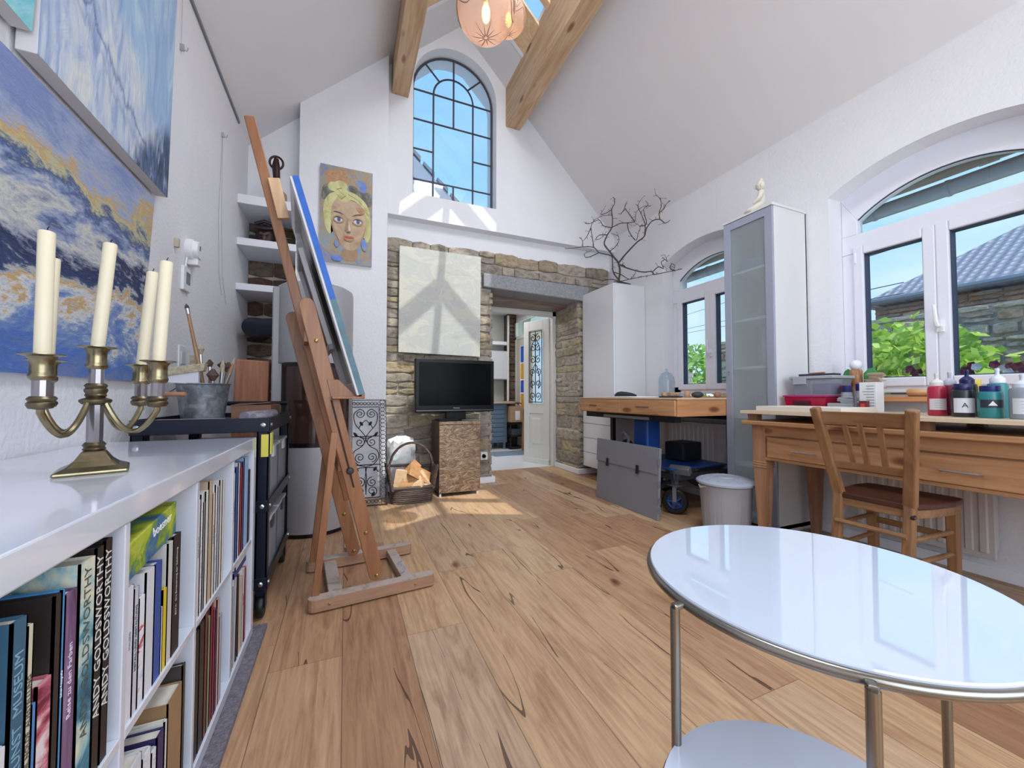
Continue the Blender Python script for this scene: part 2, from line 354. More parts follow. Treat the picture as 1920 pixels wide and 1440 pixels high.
# chimney breast
tag(MB().hexa([(-.404, YC, 0), (.352, YC, 0), (.352, 4.3, 0), (-.404, 4.3, 0), (-.404, YC, zl(-.404) + .01), (.352, YC, zl(.352) + .01), (.352, 4.3, zl(.352) + .01), (-.404, 4.3, zl(-.404) + .01)]).build('wall_chimney', wallm, kind='world', bev=.006), 'white chimney breast carrying the portrait canvas', kind='structure')
tag(MB().box(LWX, -.40, 4.06, 4.3, 2.55, 3.6).build('wall_far', wallm, kind='world'), 'white back of the niche above the alcove shelves', kind='structure')
tag(MB().box(LWX - .02, -.40, YL + .04, 4.3, 0, 2.56).build('wall_far', mortarm, kind='world'), 'dark masonry back of the alcove', kind='structure')

def stones(u0, u1, z0, z1, fn, mb, hmin=.07, hmax=.17, wmin=.13, wmax=.42, gap=.007, prot=.026, seed=1, clip=None):
    rnd = random.Random(seed); z = z0
    while z < z1 - .02:
        h = min(rnd.uniform(hmin, hmax), z1 - z)
        if z1 - (z + h) < hmin * .6: h = z1 - z
        u = u0
        while u < u1 - .02:
            w_ = rnd.uniform(wmin, wmax) * (1.0 if h > .09 else 1.3)
            if u1 - (u + w_) < wmin: w_ = u1 - u
            w_ = min(w_, u1 - u); parts = [(z, h)]
            if h > .115 and rnd.random() < .35: parts = [(z, h * .5), (z + h * .5, h * .5)]
            for zz, hh in parts:
                if clip and clip(u, u + w_, zz, zz + hh): continue
                g = gap; j = lambda: rnd.uniform(-.012, .012); p = rnd.uniform(.008, prot)
                n = max(2, int(w_ / .07)); top = []; bot = []
                for i in range(n + 1):
                    x = u + g / 2 + (w_ - g) * i / n; ed = .012 if i in (0, n) else 0
                    top.append((x, zz + hh - g / 2 - ed + rnd.uniform(-.008, .006))); bot.append((x, zz + g / 2 + ed + rnd.uniform(-.006, .008)))
                ring = bot + top[::-1]; k = len(ring); cu = sum(a for a, b in ring) / k; cz = sum(b for a, b in ring) / k
                V = [fn(a, b, -.02) for a, b in ring] + [fn(a, b, p * rnd.uniform(.45, .8)) for a, b in ring] + [fn(cu + (a - cu) * .86, cz + (b - cz) * .8, p * rnd.uniform(.8, 1.25)) for a, b in ring]
                F = [tuple(range(k))[::-1]] + [(i, (i + 1) % k, k + (i + 1) % k, k + i) for i in range(k)] + [(k + i, k + (i + 1) % k, 2 * k + (i + 1) % k, 2 * k + i) for i in range(k)]
                # split the face in two strips so it facets
                m_ = len(bot)
                F += [(2 * k + i, 2 * k + i + 1, 2 * k + (k - 2 - i), 2 * k + (k - 1 - i)) for i in range(m_ - 1)]
                mb.add(V, F)
            u += w_
        z += h
    return mb
fY = lambda u, z, d: (u, YL + .02 - d, z)
mb = MB()
stones(.33, 1.50, 0, 2.13, fY, mb, seed=3)
stones(.33, 1.385, 2.13, 2.31, fY, mb, seed=5)
stones(.33, 3.1, 2.31, 2.575, fY, mb, seed=11, hmin=.07)
stones(2.64, 3.1, 0, 2.31, fY, mb, seed=9)
stones(YL, 4.68, 0, 2.12, lambda u, z, d: (2.645 - d, u, z), mb, seed=13, wmin=.15, wmax=.5)
stones(YL, 4.68, 0, 2.12, lambda u, z, d: (1.495 + d, u, z), mb, seed=15)
tag(mb.build('wall_far', stonem, kind='world', bev=.004, seg=1), 'exposed rubble stone masonry around the doorway', kind='structure')
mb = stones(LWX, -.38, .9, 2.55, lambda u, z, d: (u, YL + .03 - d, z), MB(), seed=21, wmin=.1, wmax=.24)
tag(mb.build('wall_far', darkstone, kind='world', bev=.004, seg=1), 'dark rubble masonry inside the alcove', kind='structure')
# lintel
granite = mat('granite', '8f9196', .85, var=.25, vs=60, bs=.5, bsc=120)
tag(MB().hexa([(1.39, YL - .045, 2.155), (2.77, YL - .045, 2.115), (2.77, YL + .3, 2.115), (1.39, YL + .3, 2.155), (1.39, YL - .045, 2.31), (2.77, YL - .045, 2.30), (2.77, YL + .3, 2.30), (1.39, YL + .3, 2.31)]).build('trim_1', granite, kind='world', bev=.012), 'grey granite lintel over the doorway', kind='structure')
tag(MB().box(1.5, 2.66, YL + .26, 4.68, 2.09, 2.16).build('trim_2', wood('old_wood', '5e4d44', '7a675b', '94826f', 'X'), kind='world', bev=.005), 'weathered board under the lintel', kind='structure')
# right wall with two arched window openings
def arch(y0, y1, z0, zs, rise, n=18):
    c = (y0 + y1) / 2; a = (y1 - y0) / 2; r_ = (a * a + rise * rise) / (2 * rise); cz = zs + rise - r_; th = math.asin(a / r_)
    return [(y0, z0), (y1, z0)] + [(c + r_ * math.sin(th - 2 * th * i / n), cz + r_ * math.cos(th - 2 * th * i / n)) for i in range(n + 1)]
H2 = arch(.60, 1.64, .93, 2.345, .13); H1 = arch(2.18, 3.22, .93, 2.345, .13)
holed('wall_right', [(YB, 0), (4.3, 0), (4.3, zr(RWX)), (YB, zr(RWX))], [H2, H1], lambda u, w_, d: (RWX + d, u, w_), .36, wallm, 'white rough plastered wall with the two segmental arched windows')
# ceilings
XL_, XR_ = .53, 1.66          # upper edges of plastered slopes (purlins)
SY0, SY1 = .40, 3.55          # glazed ridge
def slope(mb, f, xa, xb, y0, y1, t=.18):
    P = [(xa, y0, f(xa)), (xb, y0, f(xb)), (xb, y1, f(xb)), (xa, y1, f(xa))]
    mb.hexa(P + [(x, y, z + t) for x, y, z in P])
mb = MB(); slope(mb, zl, LWX - .05, XL_, YB, 4.5); slope(mb, zl, XL_, RX, SY1, 4.5); slope(mb, zl, XL_, RX, YB, SY0)
tag(mb.build('ceiling', ceilm, kind='world'), 'grey white sloping ceiling over the bookshelf', kind='structure')
mb = MB(); slope(mb, zr, RWX + .4, XR_, YB, 4.5); slope(mb, zr, XR_, RX, SY1, 4.5); slope(mb, zr, XR_, RX, YB, SY0)
tag(mb.build('ceiling', ceilm, kind='world'), 'grey white sloping ceiling above the arched windows', kind='structure')
# purlins
pine = wood('glulam_pine', 'ab8662', 'c4a27e', 'd8bc9a', 'Y', .8, .55, knots=True)
b1 = MB().hexa([(.39, YB, 3.99), (.555, YB, 3.99), (.555, YU, 3.99), (.39, YU, 3.99), (.39, YB, zl(.39) + .02), (.555, YB, zl(.555) + .03), (.555, YU, zl(.555) + .03), (.39, YU, zl(.39) + .02)]).build('trim_3', pine, kind='world', bev=.004)
tag(b1, 'pine ceiling beam left of the arched window', kind='structure')
b2 = MB().hexa([(1.628, YB, 3.985), (1.80, YB, 3.985), (1.80, YU, 3.985), (1.628, YU, 3.985), (1.628, YB, zr(1.628) + .03), (1.80, YB, zr(1.80) + .03), (1.80, YU, zr(1.80) + .03), (1.628, YU, zr(1.628) + .03)]).build('trim_3', pine, kind='world', bev=.004)
tag(b2, 'pine ceiling beam right of the arched window', kind='structure')
# glazed ridge: rafters, ridge board, glass
spruce = wood('light_spruce', 'd0a67a', 'e2bf95', 'eed3ad', 'X', .8, .5)
tag(MB().box(RX - .03, RX + .03, SY0, SY1, RZ - .05, RZ + .17).build('trim_4', spruce, kind='world'), 'light spruce ridge board of the roof glazing', kind='structure')
ys = [SY0 + .03 + (SY1 - SY0 - .06) * i / 6 for i in range(7)]
for i, y in enumerate(ys):
    mb = MB(); t0, t1 = -.01, .15
    for f, xa in ((zl, XL_ - .02), (zr, XR_ + .02)):
        P = [(xa, y - .035, f(xa) + t0), (RX, y - .035, RZ + t0), (RX, y + .035, RZ + t0), (xa, y + .035, f(xa) + t0)]
        mb.hexa(P + [(a, b, c + t1) for a, b, c in P])
    tag(mb.build('trim_5', spruce, kind='world', bev=.003), 'light spruce rafter pair of the roof glazing', kind='structure')
for ya, yb in ((3.19, 3.355), (3.362, 3.53)):
    mb = MB()
    for f, xa in ((zl, XL_ - .02), (zr, XR_ + .02)):
        P = [(xa, ya, f(xa) - .012), (RX, ya, RZ - .012), (RX, yb, RZ - .012), (xa, yb, f(xa) - .012)]; mb.hexa(P + [(a, b, c + .03) for a, b, c in P])
    tag(mb.build('trim_5', spruce, kind='world', bev=.003), 'light spruce lining board at the far end of the roof glazing', kind='structure')
wf = MB()
for f, xa in ((zl, XL_), (zr, XR_)):
    P = [(xa, SY1 - .02, f(xa) - .012), (RX, SY1 - .02, RZ - .012), (RX, SY1 + .02, RZ - .012), (xa, SY1 + .02, f(xa) - .012)]; wf.hexa(P + [(a, b, c + .05) for a, b, c in P])
tag(wf.build('trim_6', trimm, kind='world'), 'white edge strip of the roof glazing', kind='structure')
pane = glass('window_glass', 'f4fbff')
mb = MB()
for f, xa in ((zl, XL_ - .1), (zr, XR_ + .1)):
    P = [(xa, SY0, f(xa) + .15), (RX, SY0, RZ + .15), (RX, SY1, RZ + .15), (xa, SY1, f(xa) + .15)]; mb.add(P, [(0, 1, 2, 3)])
tag(mb.build('window_3', pane, kind='world'), 'roof glazing panes over the ridge', kind='structure')
# baseboards
def baseboard(side, x0, x1, y0, y1, label, h=.062):
    tag(MB().box(x0, x1, y0, y1, 0, h).build('baseboard_' + side, trimm, kind='world', bev=.003), label, kind='structure')
baseboard('far', .352, 1.525, YL - .055, YL - .02, 'white skirting under the stone pier')
baseboard('far', 1.505, 1.525, YL - .02, 4.66, 'white skirting inside the doorway at the stone pier')
baseboard('far', 2.60, 3.12, YL - .055, YL - .02, 'white skirting under the stone right of the doorway')
baseboard('far', 2.60, 2.618, YL - .02, 4.66, 'white skirting along the doorway reveal')
baseboard('chimney', -.404, .352, YC - .018, YC, 'white skirting at the foot of the chimney breast')
baseboard('right', RWX - .018, RWX, YB, 3.40, 'white skirting under the arched windows')
baseboard('left', LWX, LWX + .015, 1.9, 3.9, 'white skirting behind the trolley')
# alcove shelves
for z0, z1, lab in ((2.505, 2.58, 'top'), (2.165, 2.225, 'middle'), (1.80, 1.855, 'lowest')):
    tag(MB().box(LWX, -.395, 3.72, YL + .02, z0, z1).build('alcove_shelf', mat('shelf_white', 'dfe0e8', .6, bs=.15, bsc=80), bev=.004), f'{lab} thick white plaster shelf in the alcove', 'shelf', 'alcove shelves')
tag(MB().box(-.404, -.39, 3.74, YC + .01, 1.8, 2.58).build('wall_alcove', wallm, kind='world'), 'white cheek closing the alcove shelves', kind='structure')
# ---- arched iron window
iron = mat('window_iron', '4c4a55', .5, metal=.3)
wn_ = thing('window_4', 'tall arched iron window in the gable wall', None, (cxA, YU + .12, zsill), kind='structure')
Yw = YU + .13; mb = MB()
def seg(pts, r=.010): mb.tube([(cxA + a, Yw, b) for a, b in pts], r, 6)
ri = rA - .012; arcf = lambda r_, a0=0, a1=math.pi, n=20: [(r_ * math.cos(a0 + (a1 - a0) * i / n), zsp + r_ * math.sin(a0 + (a1 - a0) * i / n)) for i in range(n + 1)]
xi = .222; zz = [zsp, zsp - .32, zsp - .64, zsp - .968]
seg([(ri, zsill), (ri, zsp)] + arcf(ri) + [(-ri, zsp), (-ri, zsill)], .012); seg([(-ri, zsill + .01), (ri, zsill + .01)], .012)
seg([(xi, zsill), (xi, zsp)] + arcf(xi) + [(-xi, zsill)])
seg([(-ri, zz[0]), (ri, zz[0])]); seg([(-ri, zz[1]), (ri, zz[1])]); seg([(-ri, zz[3]), (ri, zz[3])])
seg([(-ri, zz[2]), (-xi, zz[2])]); seg([(xi, zz[2]), (ri, zz[2])]); seg([(0, zz[1]), (0, zsp + ri)]); seg([(0, zsill), (0, zz[3])])
for a in (R(45), R(135)): seg([(xi * math.cos(a), zsp + xi * math.sin(a)), (ri * math.cos(a), zsp + ri * math.sin(a))])
mb.build('window_frame', iron, wn_, smooth='auto')
MB().prism([(u, Yw + .004, z) for u, z in archA], (0, .003, 0)).build('pane', pane, wn_)
# ---- white plastic windows
pvc = mat('window_pvc', 'e6e8f2', .35); seal = mat('window_seal', '3a4258', .6)
def pvc_window(n, y0, y1, mull, label):
    X0, X1 = RWX + .15, RWX + .22
    r = thing(f'window_{n}', label, None, (X0, (y0 + y1) / 2, .98), kind='structure')
    fr = MB(); a = .10
    fr.box(X0, X1, y0, y0 + a, .98, 1.945); fr.box(X0, X1, y1 - a, y1, .98, 1.945); fr.box(X0, X1, y0, y1, .97, 1.045); fr.box(X0 - .003, X1, y0, y1, 1.945, 2.075)
    o = arch(y0, y1, 2.2, 2.345, .13)[2:]; c = (y0 + y1) / 2; i_ = arch(y0 + a * .95, y1 - a * .95, 2.2, 2.175, .15)[2:]
    MB().prism([(X0, *q) for q in o + i_[::-1]], (X1 - X0, 0, 0)).build('arched_head', pvc, r)
    for ya_, yb_ in ((y0, y0 + a * .95), (y1, y1 - a * .95)): fr.prism([(X0, ya_, 2.075), (X0, ya_, 2.345), (X0, yb_, 2.175), (X0, yb_, 2.075)], (X1 - X0, 0, 0))
    fr.build('window_frame', pvc, r, bev=.006)
    MB().prism([(X0 + .04, y, z) for y, z in [(y0 + a, 2.07), (y1 - a, 2.07)] + i_], (.004, 0, 0)).build('fanlight_pane', pane, r)
    ar = MB().tube([(X0 + .012, y, z) for y, z in i_], .006, 5); ar.build('fanlight_seal', seal, r)
    for s0, s1 in ((y0 + .07, mull), (mull, y1 - .07)):
        m = MB(); w_ = .058; xa, xb = X0 - .014, X1 - .01; za, zb = 1.01, 1.985
        m.box(xa, xb, s0, s0 + w_, za, zb).box(xa, xb, s1 - w_, s1, za, zb).box(xa, xb, s0 + w_, s1 - w_, za, za + w_).box(xa, xb, s0 + w_, s1 - w_, zb - w_, zb)
        sa = m.build('sash', pvc, r, bev=.007)
        q = MB(); e = .006; ya, yb, zc, zd = s0 + w_, s1 - w_, za + w_, zb - w_
        q.box(xa + .02, xb, ya, ya + e, zc, zd).box(xa + .02, xb, yb - e, yb, zc, zd).box(xa + .02, xb, ya, yb, zc, zc + e).box(xa + .02, xb, ya, yb, zd - e, zd); q.build('seal', seal, sa)
        MB().box(X0 + .035, X0 + .04, ya, yb, zc, zd).build('pane', pane, sa)
    h = MB(); yh = mull - .015; h.box(X0 - .026, X0 - .012, yh - .015, yh + .015, 1.33, 1.40); h.tube([(X0 - .02, yh, 1.365), (X0 - .055, yh, 1.365), (X0 - .06, yh + .005, 1.39), (X0 - .058, yh + .012, 1.49)], [.009, .010, .011, .009], 8); h.build('handle', mat('handle_white', 'f2f2f4', .3), r, smooth='auto')
    g = MB(); g.tube([(X0 - .018, y1 - .085, 1.87), (X0 - .018, y1 - .085, 1.94)], .008, 8); g.build('hinge', pvc, r, smooth='auto')
    return r
pvc_window(2, .60, 1.64, 1.155, 'white two sash arched window above the desk')
pvc_window(1, 2.18, 3.22, 2.745, 'white two sash arched window beside the branch cabinet')
sillw = wood('sill_wood', 'b5794a', 'c98d5c', 'd9a371', 'Y', 1, .4)
for y0, y1, n in ((.52, 1.66, 'desk'), (2.12, 3.24, 'wooden work bench')):
    tag(MB().box(3.02, RWX + .16, y0, y1, .915, .945).build('trim_7', sillw, kind='world', bev=.004), f'varnished wooden window sill above the {n}', kind='structure')

# ================================================================== THE ROOM BEYOND THE DOORWAY
tilem = mat('pale_tile', 'd5d6da', .35, var=.03, vs=4); wht = mat('far_room_white', 'cfcfcc', .8, bs=.2)
tag(MB().box(.9, 3.4, 4.7, 7.2, -.1, .002).build('floor', tilem, kind='world'), 'pale tiled floor of the room beyond the doorway', kind='structure')
tag(MB().box(.9, 3.4, 4.7, 7.2, 2.5, 2.6).build('ceiling', wht, kind='world'), 'white ceiling of the room beyond the doorway', kind='structure')
tag(MB().box(.9, 3.4, 7.05, 7.25, 0, 2.5).build('wall_far', wht, kind='world'), 'white end wall of the room beyond the doorway', kind='structure')
tag(MB().box(.8, .95, 4.7, 7.2, 0, 2.5).build('wall_left', wht, kind='world'), 'white side wall of the room beyond the doorway', kind='structure')
tag(MB().box(2.98, 3.1, 4.7, 5.45, 0, 2.5).box(2.98, 3.1, 6.80, 7.2, 0, 2.5).box(2.98, 3.1, 5.45, 6.80, 2.38, 2.5).build('wall_right', wht, kind='world'), 'white wall beside the stained glass door', kind='structure')
light('hall_fill', 'AREA', (1.9, 5.7, 2.47), 28, (1, .98, .95), .8, .8, (0, 0, -1))  # added fill to brighten this room, stands for no visible lamp
light('hall_door_daylight', 'AREA', (3.5, 5.9, 1.5), 25, (.9, .95, 1), 1.0, 2.0, (-1, 0, 0))
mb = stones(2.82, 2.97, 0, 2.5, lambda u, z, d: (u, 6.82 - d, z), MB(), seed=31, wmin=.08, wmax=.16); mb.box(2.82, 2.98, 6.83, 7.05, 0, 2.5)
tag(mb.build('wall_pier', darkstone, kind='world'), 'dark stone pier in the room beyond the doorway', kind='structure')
# door frame and open leaf
doorw = mat('door_white', 'd6d5d2', .45)
r = thing('door_1', 'white door frame in the stone doorway', None, (2.07, 4.72, 0), kind='structure')
MB().box(1.5, 1.56, 4.68, 4.76, 0, 2.10).box(2.585, 2.65, 4.68, 4.76, 0, 2.10).box(1.5, 2.65, 4.68, 4.76, 2.03, 2.10).build('door_frame', doorw, r, bev=.004)
ang = math.atan2(5.17 - 4.76, 2.42 - 2.585)
lf = thing('door_2', 'open narrow white door leaf with a wrought iron grille over its glass', None, (2.585, 4.765, 0), ang, kind='structure')
P = LW(lf); Wd = .47
def lb(mb, x0, x1, z0, z1, y0=-.02, y1=.02):
    return mb.hexa([P(x0, y0, z0), P(x1, y0, z0), P(x1, y1, z0), P(x0, y1, z0), P(x0, y0, z1), P(x1, y0, z1), P(x1, y1, z1), P(x0, y1, z1)])
mb = MB(); lb(mb, 0, .105, .02, 2.02); lb(mb, Wd - .105, Wd, .02, 2.02); lb(mb, .105, Wd - .105, 1.88, 2.02); lb(mb, .105, Wd - .105, .70, .84); lb(mb, .105, Wd - .105, .02, .2); lb(mb, .1, Wd - .1, .19, .71, -.008, .008)
lb(mb, 0, Wd, .0, .07, -.035, .035)
mb.build('door_panel', doorw, lf, bev=.004)
mb = MB(); lb(mb, .15, Wd - .15, .26, .64, -.02, .02); mb.build('raised_field', doorw, lf, bev=.02)
mb = MB(); lb(mb, .105, Wd - .105, .84, 1.88, -.004, .004); mb.build('pane', glass('door_glass', 'eef2f4'), lf)
blk = mat('wrought_iron', '2c2a2c', .5, metal=.6)
mb = MB()
def lt(pts, r_=.006, mb_=None): (mb_ or mb).tube([P(x, .03, z) for x, z in pts], r_, 5)
cx_ = Wd / 2; lt([(cx_, .85), (cx_, 1.87)], .007); lt([(.115, .85), (.115, 1.87)]); lt([(Wd - .115, .85), (Wd - .115, 1.87)]); lt([(.115, .86), (Wd - .115, .86)]); lt([(.115, 1.86), (Wd - .115, 1.86)])
def spiral(cx, cz, r0, a0, turns, sgn, n=22): return [(cx + sgn * r0 * (1 - .8 * i / n) * math.cos(a0 + turns * 2 * math.pi * i / n), cz + r0 * (1 - .8 * i / n) * math.sin(a0 + turns * 2 * math.pi * i / n)) for i in range(n + 1)]
for cz in (.95, 1.12, 1.29, 1.46, 1.63, 1.77):
    for s_ in (-1, 1): lt(spiral(cx_ + s_ * .05, cz, .055, math.pi / 2 * (1 if cz > 1.3 else -1), 1.3, s_), .006)
for s_ in (-1, 1): lt([(cx_ + s_ * .075, 1.5), (cx_ + s_ * .085, 1.62), (cx_ + s_ * .05, 1.7), (cx_, 1.74)]); lt([(cx_ + s_ * .06, 1.05), (cx_ + s_ * .08, 1.2), (cx_ + s_ * .03, 1.36), (cx_, 1.4)])
mb.build('iron_grille', blk, lf, smooth='auto')
mb = MB()
for z in (.3, 1.05, 1.8): mb.tube([P(-.008, -.02, z - .05), P(-.008, -.02, z + .05)], .008, 6)
mb.build('hinge', mat('steel_dark', '6a6a6e', .4, metal=.8), lf)
# stained glass door in the side wall of that room
gd = thing('door_3', 'cream double door with blue and yellow stained glass panes', None, (2.96, 6.15, 0), kind='structure')
m = MB(); X0, X1 = 2.945, 2.985
m.box(X0, X1, 5.47, 5.53, 0, 2.38).box(X0, X1, 6.74, 6.80, 0, 2.38).box(X0, X1, 5.47, 6.80, 2.32, 2.38).box(X0, X1, 5.47, 6.80, 2.0, 2.06); m.build('door_frame', doorw, gd, bev=.004)
m = MB(); m.box(X0 + .01, X1 - .005, 6.58, 6.74, .02, 2.0).box(X0 + .01, X1 - .005, 6.14, 6.32, .02, 2.0).box(X0 + .01, X1 - .005, 6.32, 6.58, .02, .72).box(X0 + .01, X1 - .005, 6.32, 6.58, 1.86, 2.0).box(X0 + .01, X1 - .005, 5.53, 5.62, .02, 2.0).box(X0 + .01, X1 - .005, 6.06, 6.14, .02, 2.0).box(X0 + .01, X1 - .005, 5.62, 6.06, .02, .5).box(X0 + .01, X1 - .005, 5.62, 6.06, 1.9, 2.0); m.build('door_panel', mat('cream_door', 'cdc6b8', .5), gd, bev=.004)
MB().box(X0 + .02, X0 + .025, 5.62, 6.06, .5, 1.9).build('clear_pane', pane, gd)
MB().box(X0 + .02, X0 + .025, 5.53, 6.74, 2.06, 2.32).build('transom_pane', glass('obscure', 'dfe8e4', rough=.2), gd)
blu = frosted('blue_glass', '3c7fd6', .55, .3); yel = frosted('yellow_glass', 'e0bd5c', .55, .3)
zs_ = [.72, 1.0, 1.24, 1.55, 1.86]
for i in range(4):
    for j in range(2):
        MB().box(X0 + .02, X0 + .026, 6.325 + .13 * j, 6.445 + .13 * j, zs_[i] + .006, zs_[i+1] - .006).build('stained_pane', (blu, yel)[(i + j) % 2], gd)
# things standing in that room
grey_blue = mat('blue_grey_metal', '5f7286', .4, metal=.2)
dc = thing('drawer_cabinet', 'blue grey metal drawer cabinet in the room beyond the doorway', 'cabinet', (2.35, 6.75, 0))
MB().box(2.05, 2.66, 6.5, 7.03, .12, .80).build('body', grey_blue, dc, bev=.004)
MB().box(2.07, 2.11, 6.52, 6.56, 0, .12).box(2.60, 2.64, 6.52, 6.56, 0, .12).box(2.07, 2.11, 6.96, 7.0, 0, .12).box(2.60, 2.64, 6.96, 7.0, 0, .12).build('foot', grey_blue, dc)
for i in range(8):
    z = .16 + i * .078; d_ = MB().box(2.08, 2.6, 6.484, 6.505, z, z + .066).build('drawer', grey_blue, dc, bev=.003); MB().box(2.28, 2.40, 6.474, 6.486, z + .045, z + .055).build('drawer_pull', mat('steel_bright', 'b8bac0', .3, metal=.9), d_)
tag(MB().box(1.5, 2.78, 6.42, 7.04, .81, .85).build('worktop', mat('worktop', 'a99888', .5), bev=.004), 'brown worktop above the blue grey drawers', 'worktop')
wc = thing('wall_cupboard', 'pale grey wall cupboard over the brown worktop', 'cupboard', (2.5, 6.9, 1.25))
MB().box(2.1, 2.78, 6.75, 7.05, 1.25, 1.78).build('body', mat('cup_grey', 'b9bec6', .5), wc); MB().box(2.1, 2.775, 6.735, 6.75, 1.26, 1.77).build('door', mat('cup_door', 'ccd0d6', .4), wc, bev=.003)
tag(MB().box(2.1, 2.78, 6.78, 7.05, 1.90, 1.96).build('wall_shelf', trimm), 'white wall shelf above the pale cupboard', 'shelf')
card = mat('cardboard', 'a98a6b', .85, var=.08, vs=5)
cb_ = thing('cardboard_box', 'cardboard box with a white label under the worktop', 'box', (2.80, 6.55, .48))
MB().box(2.68, 2.93, 6.38, 6.62, .48, .76).build('carton', card, cb_, bev=.003); MB().box(2.77, 2.86, 6.374, 6.379, .52, .68).build('shipping_label', mat('paper', 'e9e9ea', .7), cb_)
sb = thing('storage_rack', 'black open rack under the cardboard box', 'rack', (2.82, 6.55, 0))
m = MB()
for z in (.02, .22, .44): m.box(2.68, 2.93, 6.4, 6.7, z, z + .025)
m.box(2.68, 2.70, 6.4, 6.42, 0, .47).box(2.91, 2.93, 6.4, 6.42, 0, .47).box(2.68, 2.70, 6.68, 6.7, 0, .47).box(2.91, 2.93, 6.68, 6.7, 0, .47); m.build('frame', mat('rack_black', '1e1f22', .5), sb)
MB().box(2.71, 2.90, 6.41, 6.6, .25, .36).build('bin', mat('rack_bin', '4a4f57', .4), sb)
lgm = wood('bark_log', '7a5238', '96694a', 'ab7e5c', 'Z', 1, .8)
tag(MB().tube([(2.88, 6.2, 0), (2.885, 6.22, .25), (2.90, 6.24, .5)], [.065, .06, .055], 12).build('log', lgm, smooth='auto'), 'round log standing beside the stained glass door', 'log')
tag(MB().box(2.15, 2.95, 5.75, 6.2, .002, .01).build('doormat', mat('mat_grey', '6f7c8c', .9, bs=.4), bev=.003), 'grey blue door mat on the pale tiles', 'mat')
tag(MB().tube([(2.77, 6.72, .85), (2.79, 6.76, 2.45)], .022, 10).build('pipe', mat('pipe_white', 'd8d8d8', .4), smooth='auto'), 'white vertical pipe by the stone pier', 'pipe')
hose = mat('hose_red', '7a2a38', .5)
tag(MB().tube([(2.72 + .09 * math.cos(a) + .01 * a, 6.48 + .04 * math.sin(2 * a), .775 + .02 + .03 * abs(math.sin(a))) for a in [i * .35 for i in range(36)]], .009, 6).build('cable_coil', hose, smooth='auto'), 'dark red cable coil on the cardboard box', 'cable')
# ================================================================== BOOKSHELF
lacq = mat('white_lacquer', 'd3d8e4', .12, coat=.6)
XF, BZ = -.325, .785
bs_ = thing('bookshelf', 'long low white lacquered bookshelf along the left wall', 'bookshelf', (-.57, 1.17, 0))
MB().box(LWX + .01, XF, .50, 1.84, BZ - .045, BZ).build('top_board', lacq, bs_, bev=.003)
MB().box(LWX + .01, XF, .50, 1.84, .02, .055).build('bottom_board', lacq, bs_, bev=.002)
for y0, y1 in ((.50, .54), (.840, .856), (1.175, 1.191), (1.508, 1.524), (1.80, 1.84)):
    MB().box(LWX + .01, XF + (.0 if y1 - y0 > .03 else -.002), y0, y1, .055, BZ - .045).build('divider', lacq, bs_, bev=.0015)
for y0, y1 in ((.54, .84), (.856, 1.175), (1.191, 1.508), (1.524, 1.80)):
    MB().box(LWX + .01, XF - .002, y0, y1, .385, .401).build('shelf_board', lacq, bs_, bev=.0015)
MB().box(LWX + .01, LWX + .02, .52, 1.82, .05, BZ - .045).build('back_panel', mat('shelf_back', 'b9b8ba', .6), bs_)
# strip of grey carpet under the shelf
tag(MB().box(LWX, -.285, .45, 1.90, 0, .018).build('carpet_strip', mat('carpet_grey', '77727c', .95, var=.35, vs=70, bs=1, bsc=150, bd=.01)), 'grey speckled carpet strip under the bookshelf', 'carpet')
# ---- books: (y0, thick, height, depth, colour, spine motif, label, lettering, letter colour, spine recess)
pages = mat('book_pages', 'd9d4c8', .8, var=.05, vs=60)
def bookmat(c, motif=None):
    k = f'book_{c}_{motif}'
    if k in MC: return MC[k]
    if motif == 'wave':
        m = paint(k, [(.3, '1d4a63'), (.45, '3f7f96'), (.52, '9cc0c4'), (.6, 'd8d6be'), (.8, 'dcd8c0')], (6, 6, 9), (6, 6, 9), bs=.05); return m
    if motif == 'red': return paint(k, [(.3, '1e1c3a'), (.42, '7a2038'), (.5, 'c46a7c'), (.6, 'e4d3d8'), (.8, 'eee6e8')], (9, 9, 22), (6, 6, 6), bs=.05)
    if motif == 'purple': return paint(k, [(.3, '4a3450'), (.5, '75557a'), (.7, 'a18aa6')], (9, 40, 4), (6, 6, 6), bs=.05)
    if motif == 'multi': return paint(k, [(.3, '9fc0cf'), (.42, 'dfe1ea'), (.55, 'e8e6ee'), (.6, 'c23c34'), (.68, '4c8ca6')], (9, 9, 26), (6, 6, 6), bs=.05)
    if motif == 'pattern': return paint(k, [(.3, 'c6cbd8'), (.5, 'e6e6ea'), (.62, 'b8bccb')], (30, 30, 60), (6, 6, 6), bs=.02)
    return mat(k, c, .45, var=.06, vs=14)
